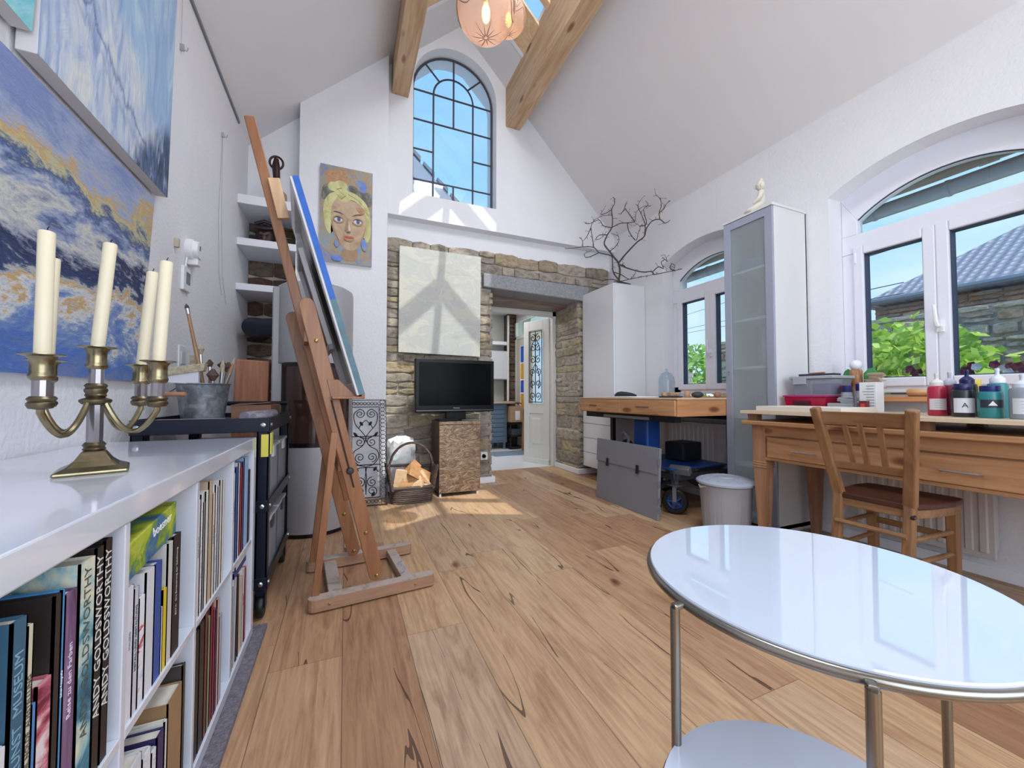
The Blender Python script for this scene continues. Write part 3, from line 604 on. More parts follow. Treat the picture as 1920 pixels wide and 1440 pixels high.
def book(y0, t, h, dep, c, label, group, z0=.401, motif=None, txt=None, tc='e8e8e8', ts=.012, xs=-.331, lean=0, lay=None, ty=None):
    b = thing('book', label, 'book', (xs - dep / 2, y0 + t / 2, z0), 0, group)
    m = bookmat(c, motif); g = .0018 if t > .008 else .0008
    x0, x1 = xs - dep, xs
    T = lambda v: Vector((v[0], v[1] + (v[2] - z0) * lean, v[2]))
    cv = MB()
    def bx(mb, a, b_, c_, d, e, f): mb.hexa([T(v) for v in [(a, c_, e), (b_, c_, e), (b_, d, e), (a, d, e), (a, c_, f), (b_, c_, f), (b_, d, f), (a, d, f)]])
    bx(cv, x0, x1, y0, y0 + g, z0, z0 + h); bx(cv, x0, x1, y0 + t - g, y0 + t, z0, z0 + h); bx(cv, x1 - .003, x1, y0, y0 + t, z0, z0 + h)
    cv.build('cover', m, b)
    pg = MB(); bx(pg, x0 + .004, x1 - .003, y0 + g, y0 + t - g, z0 + .003, z0 + h - .004); pg.build('page_block', pages, b)
    if txt:
        zc = z0 + h * (.6 if ty is None else ty)
        text(txt, ts, mat('ink_' + tc, tc, .5), b, TM((x1 + .0004, y0 + t / 2 + (zc - z0) * lean, zc), (0, -lean * .0 , 1), (0, -1, 0)), 'spine_title', .0002)
    return b
G1 = 'books in the nearest upper compartment'
book(.560, .050, .175, .22, 'dedce0', 'thick white spined book at the near left edge of the shelf', G1)
book(.613, .022, .300, .27, '38607a', 'teal blue book with faint pale lettering', G1, txt='DIE KUNST  MUSEUM', tc='7fa8bc', ts=.018)
book(.636, .010, .285, .25, 'cfc8b0', 'thin cream book beside the teal blue book', G1, txt='EMIL NOLDE  AUSSTELLUNG', tc='4b4a46', ts=.009)
book(.647, .006, .190, .22, '4f86c4', 'short thin bright blue booklet', G1)
book(.654, .026, .205, .24, 'c46a7c', 'pink and navy streaked glossy book', G1, motif='red')
book(.681, .013, .298, .27, '2a2424', 'black and dark brown book left of the purple one', G1)
book(.695, .005, .300, .25, '4a8fc8', 'slim book with a light blue spine', G1, txt='Sehen Fotografie', tc='dfe8f2', ts=.005)
book(.701, .026, .290, .26, '75557a', 'purple mottled book with a pale title', G1, motif='purple', txt='Reise zu den Farben', tc='e6d8ea', ts=.012)
book(.731, .036, .318, .28, 'd8d6be', 'large cream book with a teal wave on its spine', G1, motif='wave', txt='ANDY GOLDSWORTHY', tc='55584e', ts=.022)
book(.769, .019, .326, .28, '241e1e', 'black book with pale capitals next to the teal wave book', G1, txt='ANDY GOLDSWORTHY', tc='d8d8d4', ts=.022)
book(.791, .019, .330, .285, '1d1819', 'black book with pale capitals against the divider', G1, txt='ANDY GOLDSWORTHY', tc='d8d8d4', ts=.022)
G2 = 'books in the second upper compartment'
book(.862, .022, .225, .22, 'dcdbe2', 'white paperback under the green catalogue', G2, txt='MALEREI', tc='8a8a94', ts=.008)
book(.886, .017, .215, .22, 'c6c8d4', 'pale grey book with dark spine lettering', G2, txt='METALL UND GESTALTUNG', tc='4a4c58', ts=.009)
book(.905, .022, .190, .22, 'dfe1ea', 'white book with red and blue bands', G2, motif='multi')
book(.930, .034, .225, .24, 'd6d8de', 'silvery white wrapped book', G2)
book(.966, .030, .225, .26, '2f4f9c', 'royal blue book just left of the yellow one', G2)
book(.998, .006, .130, .20, 'e4e2dc', 'low thin white booklet left of the yellow book', G2)
book(1.005, .018, .160, .22, 'd9c22c', 'bright yellow book in the second upper compartment', G2)
book(1.025, .024, .245, .26, 'c9c7c4', 'grey and white book right of the yellow one', G2)
book(1.051, .040, .250, .27, '1f1b1f', 'large black book with small white title', G2, txt='EXTA   Die Erneuerung der Zeichnung', tc='b9b9be', ts=.009)
ct = thing('catalogue', 'thick green and blue art catalogue lying on the books', 'book', (-.46, .96, .64), 0)
cm = MB(); 
cm.hexa([(-.62, .860, .632), (-.335, .860, .632), (-.335, 1.075, .655), (-.62, 1.075, .655), (-.62, .860, .695), (-.335, .860, .695), (-.335, 1.075, .722), (-.62, 1.075, .722)])
cm.build('cover', paint('catalogue_cover', [(.3, '27406a'), (.42, '3c6a9c'), (.48, '6d8f34'), (.58, 'b5bf3e'), (.7, '8aa046')], (7, 9, 9), (5, 5, 5), bs=.05), ct, bev=.002)
text('boesner', .026, mat('ink_white', 'f2f2f2', .5), ct, TM((-.3345, 1.005, .692), (0, 1, .12), (0, -.12, 1)), 'lettering')
G3 = 'pale books in the third upper compartment'
for i, (t, h, c, lab) in enumerate([(.020, .29, 'd4d3d8', 'white magazine beside the third divider'), (.016, .30, 'c4c3c9', 'grey exhibition booklet with a pink tab'), (.012, .275, '8e8d92', 'thin dark grey booklet between white ones'), (.022, .30, 'd9d6d0', 'off white catalogue left of the brown topped book'),
        (.030, .32, 'bca890', 'beige book with a brown top'), (.020, .28, 'd6cfc0', 'cream paperback right of the beige book'), (.018, .30, 'c0c4d0', 'pale blue grey magazine'), (.016, .29, 'b2b8c6', 'slim blue grey magazine in the third compartment'), (.022, .305, 'd0cdc8', 'light grey brochure near the end of the third compartment'), (.020, .30, 'dcdad2', 'ivory hardcover at the end of the third compartment')]):
    y = 1.196 + sum([.020, .016, .012, .022, .030, .020, .018, .016, .022, .020][:i]) + i * .004
    b = book(y, t, h, .24, c, lab, G3, motif='pattern' if i in (1, 6) else None, txt='KUNSTFORUM' if i in (0, 5) else None, tc='55565e', ts=.008)
G4 = 'books in the far upper compartment'
y = 1.530
for t, h, c, lab, tx, tcx in [(.022, .295, 'c9ccd6', 'pale book with dark capitals beside the far divider', 'MOZART', '2c3448'), (.026, .31, '2f55a0', 'blue book right of the lettered pale one', None, ''), (.018, .32, 'd8dae2', 'white book between the blue and red ones', None, ''),
        (.022, .30, 'a03438', 'red and black book in the far compartment', None, ''), (.020, .315, '5a4a78', 'violet book beside the red one', None, ''), (.060, .325, '8fb0d6', 'broad light blue folder', None, ''), (.030, .27, '1f2740', 'navy book at the shelf end', None, '')]:
    book(y, t, h, .24, c, lab, G4, txt=tx, tc=tcx or 'e8e8e8', ts=.018); y += t + .008
G5 = 'books in the second lower compartment'; Z0 = .055
y = .875
for t, h, c, lab, mo in [(.055, .255, 'd4d6de', 'large silver grey album in the lower compartment', None), (.034, .235, 'e2e0e2', 'white album beside the silver one', 'pattern'), (.020, .215, 'c9ccd8', 'pale blue grey album in the lower compartment', 'pattern'), (.030, .225, '2d2a60', 'deep violet thin box in the lower compartment', None), (.012, .230, 'dedcd6', 'off white booklet beside the violet box', None)]:
    book(y, t, h, .25, c, lab, G5, Z0, motif=mo); y += t + .004
book(1.045, .075, .255, .27, '9a7a58', 'brown kraft paper covered book', G5, Z0); book(1.124, .014, .285, .28, '3a3634', 'tall charcoal book behind the kraft covered one', G5, Z0)
G6 = 'dark books in the third lower compartment'; y = 1.20
for t, h, c, lab in [(.030, .31, '1f2024', 'black bound volume in the lower compartment'), (.036, .315, '2e2528', 'dark brown bound volume in the dark row'), (.022, .32, '6d3a34', 'chestnut brown volume in the dark row'), (.018, .30, '8a8f6e', 'olive green spined volume in the dark row'), (.020, .325, '7c2436', 'maroon volume in the dark row'), (.014, .30, 'a03a50', 'crimson thin volume in the dark row'), (.012, .29, '54356a', 'dark violet thin volume in the dark row'), (.020, .31, 'c8a296', 'dusty pink volume in the dark row'), (.026, .25, 'a7aab6', 'grey low volume at the end of the dark row')]:
    book(y, t, h, .24, c, lab, G6, Z0); y += t + .004
tag(MB().tube([(-.335, 1.40 + .035 * math.cos(a), .075 + .02 * abs(math.sin(a * 1.5))) for a in [i * .4 for i in range(17)]], .0018, 5).build('ribbon', mat('ribbon_yellow', 'd8cc3a', .5), smooth='auto'), 'yellow ribbon hanging at the bottom shelf edge', 'ribbon')
G7 = 'books in the far lower compartment'; y = 1.535
for t, h, c, lab, le in [(.022, .27, '8c8f98', 'ring bound grey notebook', 0), (.018, .285, 'd6d4d8', 'white brochure right of the ring bound notebook', .03), (.014, .28, '3a3a44', 'charcoal brochure leaning in the far compartment', .06), (.040, .26, 'cbb39a', 'tan box file in the far lower compartment', 0), (.020, .27, 'd8d4ce', 'ivory book with a red stripe', .03), (.022, .265, 'b5566a', 'rose red book at the far end', 0)]:
    book(y, t, h, .24, c, lab, G7, Z0, lean=le, txt='DOM' if c == 'd8d4ce' else None, tc='a03030', ts=.018); y += t + .014
book(1.56, .17, .018, .24, '2c3c7a', 'dark blue flat book lying on top of the far books', G7, .345)
book(1.58, .14, .016, .22, 'c9c4c0', 'pale flat book lying above the dark blue one', G7, .365)

# ================================================================== CANDELABRA
brass = mat('aged_brass', '8f8468', .28, metal=1, var=.25, vs=25); brass2 = mat('dark_brass', '6e6450', .4, metal=1, var=.2, vs=30)
crys = mat('faceted_glass', '8f8b90', .12, metal=.75); wax = mat('candle_wax', 'ddd3b8', .45, var=.02, vs=10)
CX, CY = -.505, 1.15
ca = thing('candelabra', 'five armed brass candelabra with fluted glass stems on the bookshelf', 'candelabra', (CX, CY, BZ), R(20))
P = LW(ca)
mb = MB(); prof = [(.056, 0), (.056, .007), (.051, .009), (.040, .015), (.029, .026), (.022, .038), (.018, .046)]
mb.lathe([(r * 1.414, z) for r, z in prof], (CX, CY, BZ), 4, M=Matrix.Rotation(R(20 + 45), 3, 'Z')); mb.build('base', brass, ca, bev=.004)
MB().lathe([(.016, .045), (.019, .049), (.016, .053), (.019, .058), (.015, .064)], (CX, CY, BZ), 24).build('stem_collar', brass2, ca, smooth='auto')
mb = MB().lathe([(.016, .145), (.022, .147), (.026, .152), (.026, .156), (.021, .159), (.015, .161), (.018, .166), (.015, .171)], (CX, CY, BZ), 24); mb.build('stem_collar', brass2, ca, smooth='auto')
MB().lathe([(.0135, .060), (.0135, .147)], (CX, CY, BZ), 10).build('glass_stem', crys, ca)
def socket(par, x, y, z, glass_h=.035):
    c = (x, y, z)
    s_ = MB().lathe([(.008, -.004), (.016, -.002), (.019, .004), (.019, .008), (.016, .011), (.019, .016), (.015, .021)], c, 20).build('socket_collar', brass2, par, smooth='auto')
    MB().lathe([(.0125, .018), (.0125, .018 + glass_h)], c, 10).build('glass_insert', crys, par)
    h = .018 + glass_h
    MB().lathe([(.014, h - .002), (.018, h + .003), (.018, h + .008), (.016, h + .012), (.0165, h + .018), (.016, h + .024), (.0165, h + .036), (.021, h + .043), (.032, h + .046), (.032, h + .0475), (.013, h + .044)], c, 24).build('candle_cup', brass, par, smooth='auto')
    return z + h + .040
arms = [(-.025, -.12), (.115, -.025), (.03, .125), (-.098, .035)]
tops = []
for ax, ay in arms:
    d = Vector((ax, ay, 0)); pts = []
    for k in range(15):
        t = k / 14; r_ = .016 + (.984 * t) * 1; zz_ = .172 - .055 * math.sin(math.pi * min(1, t * 1.02)) ** .8 + (-.03 + .0) * t
        pts.append((CX + ax * (.14 + .86 * t), CY + ay * (.14 + .86 * t), BZ + .155 - .058 * math.sin(math.pi * t) ** .9 - .022 * t))
    pts.append((CX + ax, CY + ay, BZ + .143))
    arm = MB().tube(pts, .0058, 8).build('arm', brass, ca, smooth='auto')
    tops.append((CX + ax, CY + ay, socket(arm, CX + ax, CY + ay, BZ + .143)))
tops.append((CX, CY, socket(ca, CX, CY, BZ + .171, .036)))
for (x, y, z), h, tl, lab in zip(tops, (.243, .235, .245, .232, .240), (.0, .042, .068, .02, .068), ('leftmost, nearest ivory candle in the brass candelabra', 'ivory candle in the right front arm of the candelabra', 'ivory candle in the far right arm of the candelabra, partly hidden', 'ivory candle in the far left arm, mostly hidden by the nearest one', 'central ivory candle in the raised middle cup')):
    c_ = thing('candle', lab, 'candle', (x, y, z - .006), 0, 'ivory candles in the candelabra')
    sh_ = Matrix(((1, 0, tl), (0, 1, 0), (0, 0, 1))); MB().lathe([(.0118, -.006), (.0118, h - .002), (.0105, h), (.002, h - .001)], (x, y, z), 24, M=sh_).build('wax_body', wax, c_, smooth='auto')
    x += tl * h; MB().tube([(x, y, z + h - .002), (x + .001, y, z + h + .006), (x + .003, y, z + h + .010)], .0009, 5).build('wick', mat('wick', '2b2420', .9), c_)

# ================================================================== PAINTINGS
edge = mat('canvas_edge', 'd3d2d6', .8)
def canvas(name, lab, corners, nrm, t, m, em=edge, cat='painting'):
    """corners: BL, BR, TR, TL of the painted face; nrm points out of the face"""
    n = Vector(nrm).normalized(); C_ = [Vector(c) for c in corners]; ctr = sum(C_, Vector()) / 4
    r = thing(name, lab, cat, (ctr.x, ctr.y, min(c.z for c in C_)))
    fr = [c - n * .001 for c in C_]; MB().hexa([c - n * t for c in C_] + fr).build('stretcher', em, r, bev=.002)
    MB().hexa([c - n * .0012 for c in C_] + C_).build('painted_canvas', m, r); return r
def storm_mat():
    m, nt, b = base('storm_canvas'); L = nt.links.new; b.inputs['Roughness'].default_value = .5
    t = N(nt, 'ShaderNodeTexCoord'); s = N(nt, 'ShaderNodeSeparateXYZ'); L(t.outputs['Object'], s.inputs[0])
    p = N(nt, 'ShaderNodeMapping'); p.inputs['Rotation'].default_value = (R(14), 0, 0); p.inputs['Scale'].default_value = (1, 1.7, 3.6); L(t.outputs['Object'], p.inputs[0])
    f = noi(nt, p.outputs[0], 1.5, 10, .66, .5); p2 = N(nt, 'ShaderNodeMapping'); p2.inputs['Scale'].default_value = (1, 9, 30); p2.inputs['Rotation'].default_value = (R(-20), 0, 0); L(t.outputs['Object'], p2.inputs[0]); g = noi(nt, p2.outputs[0], 2, 6, .7, .8)
    def ma(a, k, c):
        q = N(nt, 'ShaderNodeMath', operation='MULTIPLY_ADD'); L(a, q.inputs[0]); q.inputs[1].default_value = k
        if isinstance(c, float): q.inputs[2].default_value = c
        else: L(c, q.inputs[2])
        return q.outputs[0]
    v = ma(g, .16, ma(f, .95, ma(s.outputs['Y'], -.13, ma(s.outputs['Z'], 1.22, -.50))))
    c = ramp(nt, v, [(.02, '6d84b4'), (.12, '4f74c0'), (.20, '7f98c4'), (.26, 'd6d9dc'), (.31, 'c8a25e'), (.345, 'b6bcc4'), (.39, '3a4a70'), (.47, '27345a'), (.52, '9aa3b4'), (.58, 'd0cfc8'), (.64, '8d9cc0'), (.70, '3f5486'), (.76, 'c2bf9c'), (.80, 'c4a468'), (.86, 'a3aec8'), (1, '7b8dbc')])
    L(c, b.inputs['Base Color']); bump(nt, b, g, .5, .01); return m
big1 = storm_mat()
canvas('wall_painting', 'large stormy blue, grey and ochre canvas on the left wall, the lowest', [(-.800, .95, 1.01), (-.800, 2.12, 1.01), (-.762, 2.12, 1.79), (-.762, .95, 1.79)], (1, 0, -.045), .02, big1)
# pale river across a light blue field, dark lower right
def upper_mat():
    m, nt, b = base('river_canvas'); L = nt.links.new; b.inputs['Roughness'].default_value = .5
    t = N(nt, 'ShaderNodeTexCoord'); s = N(nt, 'ShaderNodeSeparateXYZ'); L(t.outputs['Object'], s.inputs[0])
    p = N(nt, 'ShaderNodeMapping'); p.inputs['Rotation'].default_value = (R(-15), 0, 0); p.inputs['Scale'].default_value = (1, 9, 2.2); L(t.outputs['Object'], p.inputs[0])
    f = noi(nt, p.outputs[0], 1.2, 8, .62, 1.2); c1 = ramp(nt, f, [(.3, '7f9fc8'), (.5, '97b5d8'), (.62, 'a9c6dc'), (.8, 'bcd4dc')])
    c2 = ramp(nt, noi(nt, p.outputs[0], 2.2, 8, .65, 1.5), [(.35, '1f2f4e'), (.5, '42577c'), (.62, '8a9cb8'), (.75, 'e4e6ea')])
    c3 = ramp(nt, noi(nt, p.outputs[0], 1.7, 8, .6, 1.5), [(.35, '8fa4ca'), (.5, 'b9c6da'), (.65, 'd3d8d8')])
    def lin(a, bz, c):
        q = N(nt, 'ShaderNodeMath', operation='MULTIPLY'); L(s.outputs['Y'], q.inputs[0]); q.inputs[1].default_value = a
        q2 = N(nt, 'ShaderNodeMath', operation='MULTIPLY_ADD'); L(s.outputs['Z'], q2.inputs[0]); q2.inputs[1].default_value = bz; L(q.outputs[0], q2.inputs[2])
        q3 = N(nt, 'ShaderNodeMath', operation='MULTIPLY_ADD'); L(f, q3.inputs[0]); q3.inputs[1].default_value = .35; L(q2.outputs[0], q3.inputs[2])
        q4 = N(nt, 'ShaderNodeMath', operation='ADD'); L(q3.outputs[0], q4.inputs[0]); q4.inputs[1].default_value = c; return q4.outputs[0]
    m1 = N(nt, 'ShaderNodeMixRGB'); k = lin(-1.0, -1.3, .45); L(ramp(nt, k, [(.0, '000000'), (.12, 'ffffff')]), m1.inputs[0]); L(c1, m1.inputs[1]); L(c3, m1.inputs[2])
    m2 = N(nt, 'ShaderNodeMixRGB'); k = lin(1.5, -1.5, -.22); L(ramp(nt, k, [(.0, '000000'), (.15, 'ffffff')]), m2.inputs[0]); L(m1.outputs[0], m2.inputs[1]); L(c2, m2.inputs[2])
    m3 = N(nt, 'ShaderNodeMixRGB'); k = lin(-.75, -1.3, .52); L(ramp(nt, k, [(.40, '000000'), (.43, 'dddddd'), (.45, '222222'), (.48, '000000'), (.52, '999999'), (.54, '000000')]), m3.inputs[0]); L(m2.outputs[0], m3.inputs[1]); m3.inputs[2].default_value = srgb('4a5f92')
    L(m3.outputs[0], b.inputs['Base Color']); bump(nt, b, f, .4, .02); return m
canvas('wall_painting', 'tall light blue canvas with dark strokes, hung highest on the left wall', [(-.765, 1.43, 1.86), (-.765, 2.255, 1.86), (-.745, 2.255, 3.02), (-.745, 1.43, 3.02)], (1, 0, -.02), .045, upper_mat())
canvas('wall_painting', 'small turquoise canvas at the top left corner of the photo', [(-.77, .75, 1.905), (-.77, 1.415, 1.905), (-.75, 1.415, 2.35), (-.75, .75, 2.35)], (1, 0, -.02), .04, paint('turquoise_canvas', [(.3, '3c8ea0'), (.5, '6fc0cc'), (.65, 'a8dbe0')], (2, 2, 3), (3, 3, 3)))
# marbled pale canvas on the stone wall
canvas('wall_painting', 'large pale cream and grey marbled canvas on the stone wall', [(.483, 4.055, 1.39), (1.34, 4.055, 1.375), (1.345, 4.04, 2.465), (.485, 4.04, 2.465)], (0, -1, -.01), .04, paint('marble_canvas', [(.3, 'a9aca6'), (.42, 'b9bab2'), (.5, 'b3b5b4'), (.57, 'c2c1b4'), (.7, 'b9b9b0')], (4, 1, 6), (3, 1, 3), bs=.25, dist=1.2))
# portrait
pr = thing('portrait_painting', 'portrait canvas of a blonde face with a headscarf on the chimney breast', 'painting', (-.01, YC, 2.155))
FX0, FX1, FZ0, FZ1, FY = -.232, .210, 2.155, 3.035, YC - .035
MB().box(FX0, FX1, FY + .001, YC, FZ0, FZ1).build('stretcher', edge, pr, bev=.002)
pm = [paint('pt_ground', [(.3, '6f87ac'), (.42, '8799a6'), (.48, '9c9680'), (.54, 'ac8c66'), (.6, '6f88bc'), (.7, '929a8c')], (5, 1, 4), (3, 3, 3), bs=.3, dist=1.8),
      paint('pt_hair', [(.3, 'a8a468'), (.5, 'c9c488'), (.7, 'd8d6a4')], (14, 1, 5), (3, 3, 3), bs=.3), paint('pt_dark', [(.35, '4a4a48'), (.5, '6a6a62'), (.65, '8f9488')], (14, 1, 10), (3, 3, 3), bs=.3),
      paint('pt_skin', [(.3, 'a08468'), (.5, 'bda284'), (.7, 'ccb498')], (6, 1, 6), (3, 3, 3), bs=.2), mat('pt_lips', 'b5583e', .5), mat('pt_eye', 'cfd2dc', .4), mat('pt_iris', '5a6690', .4), mat('pt_line', '5c4f4c', .6),
      paint('pt_shadow', [(.35, '98795e'), (.6, 'ab8c6e')], (8, 1, 8), (3, 3, 3), bs=.2), mat('pt_light', 'd6c6ac', .5), mat('pt_red', 'b58a68', .6, var=.25, vs=30), paint('pt_bluespot', [(.35, '8a98a8'), (.5, '6a86c8'), (.65, '4a70d8')], (9, 1, 9), (3, 3, 3), bs=.2), mat('pt_scarf_line', '8f8c52', .6)]
mb = MB(); lay = [0]
def U(u, v, l): return (FX0 + u * (FX1 - FX0), FY - l * .0003, FZ1 - v * (FZ1 - FZ0))
mb.add([U(0, 1, 0), U(1, 1, 0), U(1, 0, 0), U(0, 0, 0)], [(0, 1, 2, 3)], 0)
def blob(pts, mi, smooth_=True):
    lay[0] += 1
    if smooth_:
        for _ in range(2):
            q = []
            for i in range(len(pts)):
                a, b_ = pts[i], pts[(i + 1) % len(pts)]; q += [(a[0] * .75 + b_[0] * .25, a[1] * .75 + b_[1] * .25), (a[0] * .25 + b_[0] * .75, a[1] * .25 + b_[1] * .75)]
            pts = q
    c = (sum(p[0] for p in pts) / len(pts), sum(p[1] for p in pts) / len(pts)); k = len(pts)
    mb.add([U(*p, lay[0]) for p in pts] + [U(*c, lay[0])], [(i, (i + 1) % k, k) for i in range(k)], mi)
def ell(cx, cy, rx, ry, mi, rot=0): blob([(cx + rx * math.cos(a) * math.cos(rot) - ry * math.sin(a) * math.sin(rot) , cy + rx * .55 * math.cos(a) * math.sin(rot) + ry * math.sin(a)) for a in [2 * math.pi * i / 18 for i in range(18)]], mi, False)
blob([(.02, .30), (.05, .22), (.2, .18), (.35, .24), (.2, .34), (.03, .38)], 2); blob([(.5, .18), (.65, .17), (.78, .24), (.98, .20), (.99, .40), (.8, .33), (.6, .28)], 2)
ell(.30, .12, .22, .09, 10); blob([(.62, .10), (.9, .12), (.86, .24), (.78, .22)], 11)
blob([(.05, .45), (.12, .32), (.3, .26), (.6, .25), (.85, .33), (.97, .48), (.98, .68), (.9, .78), (.8, .66), (.3, .40), (.2, .62), (.22, .74), (.1, .66)], 1)
blob([(.20, .50), (.24, .36), (.42, .32), (.66, .33), (.85, .42), (.88, .58), (.85, .70), (.74, .82), (.60, .87), (.46, .85), (.32, .76), (.22, .64)], 3)
blob([(.21, .55), (.25, .60), (.30, .72), (.42, .83), (.36, .80), (.24, .68)], 8); blob([(.88, .56), (.82, .68), (.74, .79), (.80, .74), (.87, .66)], 8)
blob([(.42, .86), (.5, .85), (.62, .87), (.72, .83), (.74, .97), (.38, .97)], 8)
ell(.38, .20, .13, .055, 1); ell(.24, .22, .10, .05, 1); ell(.42, .29, .16, .075, 1, .2); blob([(.5, .24), (.7, .26), (.92, .36), (.97, .50), (.86, .42), (.66, .33), (.5, .33)], 1)
for p in ([(.2, .15), (.32, .24), (.46, .30)], [(.3, .24), (.4, .22), (.48, .29), (.4, .33), (.3, .29)], [(.52, .27), (.72, .32), (.9, .42)]): 
    for a, b_ in zip(p, p[1:]): blob([a, b_, (b_[0] + .008, b_[1] + .008), (a[0] + .008, a[1] + .008)], 12, False)
blob([(.66, .40), (.84, .40), (.86, .47), (.74, .45)], 10)
for cx, s_ in ((.355, -1), (.72, 1)):
    blob([(cx - .12, .545 + .01 * s_), (cx, .505), (cx + .11, .535), (cx + .09, .58), (cx, .60), (cx - .1, .58)], 8)
    blob([(cx - .095, .553), (cx - .02, .528), (cx + .085, .553), (cx + .02, .582), (cx - .05, .578)], 5); ell(cx + .0, .554, .035, .024, 6); ell(cx, .554, .014, .010, 7)
    blob([(cx - .11, .548), (cx - .02, .516), (cx + .1, .548), (cx - .02, .527)], 7)
    blob([(cx - .14, .50 + (.01 if s_ > 0 else -.02)), (cx - .02, .468), (cx + .13, .49 - (.02 if s_ > 0 else -.015)), (cx - .02, .482)], 7)
blob([(.50, .55), (.53, .52), (.535, .62), (.50, .665), (.46, .66), (.48, .62)], 8); blob([(.545, .55), (.57, .63), (.585, .66), (.53, .665), (.54, .60)], 9); blob([(.47, .665), (.53, .675), (.61, .665), (.53, .69)], 7)
blob([(.43, .735), (.50, .712), (.545, .722), (.59, .712), (.68, .735), (.545, .742)], 4); blob([(.44, .737), (.545, .743), (.67, .737), (.60, .772), (.50, .772)], 10); blob([(.44, .735), (.545, .74), (.67, .735), (.545, .746)], 7)
blob([(.78, .74), (.88, .72), (.90, .86), (.80, .84)], 11); blob([(.30, .76), (.36, .80), (.34, .86), (.27, .82)], 11); blob([(.22, .93), (.4, .92), (.42, .99), (.24, .99)], 11)
mb.build('painted_canvas', pm, pr)
# ================================================================== EASEL
beech = wood('easel_beech', '7d5236', '946341', 'a47450', 'Z', .9, .4); beechd = wood('easel_beech_base', '8d6950', 'a58066', 'b8967c', 'X', 1, .5)
paintsp = paint('easel_paint_spots', [(.35, '8f8780'), (.5, 'b3a194'), (.62, 'a99e9c'), (.7, '6f7684'), (.76, 'c4c0ba')], (9, 9, 9), (30, 30, 30), bs=.1)
brs = mat('brass_screw', 'a8905c', .35, metal=1)
ea = thing('easel', 'tall reddish wooden studio easel with a paint spotted H shaped base', 'easel', (.10, 2.20, 0), R(5.5)); P = LW(ea)
def lbar(mb, p, q, w_, t, up=(0, 0, 1), mi=0): return mb.bar(P(*p), P(*q), w_, t, (P(*up) - P(0, 0, 0)), mi)
for y, nm in ((-.225, 'base_rail'), (.225, 'base_rail')):
    mb = MB(); x0, x1 = -.265, .30
    poly = []
    for cx, a0 in ((x1 - .028, -90), (x0 + .028, 90)):
        for k in range(7): a = R(a0 + 30 * k); poly.append((cx + .028 * math.cos(a), y + .028 * math.sin(a)))
    mb.prism([P(a, b, .008) for a, b in poly], (0, 0, .052)); mb.prism([P(a, b, .060) for a, b in poly], (0, 0, .001), 1)
    rl = mb.build(nm, [beechd, paintsp], ea, bev=.002)
    q = MB()
    for x in (-.18, .2): q.lathe([(.006, 0), (.006, .003), (.003, .004)], P(x, -.253 if y < 0 else y - .028, .034), 10, M=Matrix.Rotation(R(90), 3, 'X'))
    q.build('screw', brs, rl)
MB().hexa([P(-.18, -.2, .01), P(-.12, -.2, .01), P(-.12, .2, .01), P(-.18, .2, .01), P(-.18, -.2, .05), P(-.12, -.2, .05), P(-.12, .2, .05), P(-.18, .2, .05)]).build('cross_rail', paintsp, ea, bev=.003)
MB().hexa([P(.15, -.2, .01), P(.20, -.2, .01), P(.20, .2, .01), P(.15, .2, .01), P(.15, -.2, .05), P(.20, -.2, .05), P(.20, .2, .05), P(.15, .2, .05)]).build('cross_rail', paintsp, ea, bev=.003)
lean = .247
def post(y, z1, w_=.066, t=.022, z0=.065, xo=.015):
    mb = MB(); n = 8; L_ = z1 - z0; dx = -lean * L_
    d = Vector((-lean, 0, 1)).normalized(); s_ = Vector((d.z, 0, -d.x)); a = Vector((xo, y - t / 2, z0)); b_ = a + d * (L_ / d.z); poly = []
    for k in range(n + 1): th = math.pi + math.pi * k / n; poly.append(a + s_ * (w_ / 2) * math.cos(th) * 1 + d * (w_ / 2) * (math.sin(th) + 1) )
    for k in range(n + 1): th = math.pi * k / n; poly.append(b_ + s_ * (w_ / 2) * math.cos(th) + d * (w_ / 2) * math.sin(th))
    v = P(0, t, 0) - P(0, 0, 0)
    mb.prism([P(*p) for p in poly], v); return mb
pn = post(-.185, 1.36, xo=.035); n1 = pn.build('upright', beech, ea, bev=.003)
n2 = post(.185, 1.36, xo=-.025).build('upright', beech, ea, bev=.003)
for y in (-.198, .172):
    for z in (.09, .30): MB().lathe([(.009, 0), (.009, .003), (.004, .006)], P((.035 if y < 0 else -.025) - lean * (z - .065), y, z), 12, M=Matrix.Rotation(R(90), 3, 'X')).build('screw', brs, n1 if y < 0 else n2)
MB().lathe([(.009, 0), (.009, .003), (.004, .006)], P(.035 - lean * 1.135, -.198, 1.20), 12, M=Matrix.Rotation(R(90), 3, 'X')).build('screw', brs, n1)
# slot and knob in the near upright
d = Vector((-lean, 0, 1)).normalized()
q = MB(); a = P(.035 - lean * .46, -.1975, .52); b_ = P(.035 - lean * .87, -.1975, .93); q.bar(a, b_, .003, .008, (1, 0, 0)); q.build('slot', mat('slot_dark', '3c2417', .8), n1)
k = MB(); c = P(.035 - lean * .53, -.197, .60); k.lathe([(.004, 0), (.016, .002), (.017, .010), (.012, .016), (.012, .020), (.006, .021)], c, 20, M=Matrix.Rotation(R(90), 3, 'X')); k.build('wing_knob', mat('knob_dark', '2f2a2a', .4), n1, smooth='auto')
# mast
mb = MB(); lbar(mb, (-.08, 0, .42), (-.08 - lean * 1.84, 0, 2.262), .030, .045, (1, 0, 0)); ms = mb.build('mast', beech, ea, bev=.004)
mb = MB(); lbar(mb, (-.388, -.015, 1.80), (-.432, -.015, 1.985), .035, .05, (1, 0, 0)); mb.build('canvas_clamp', wood('pale_block', 'c79f78', 'd6b089', 'e2c29d', 'Z'), ms, bev=.003)
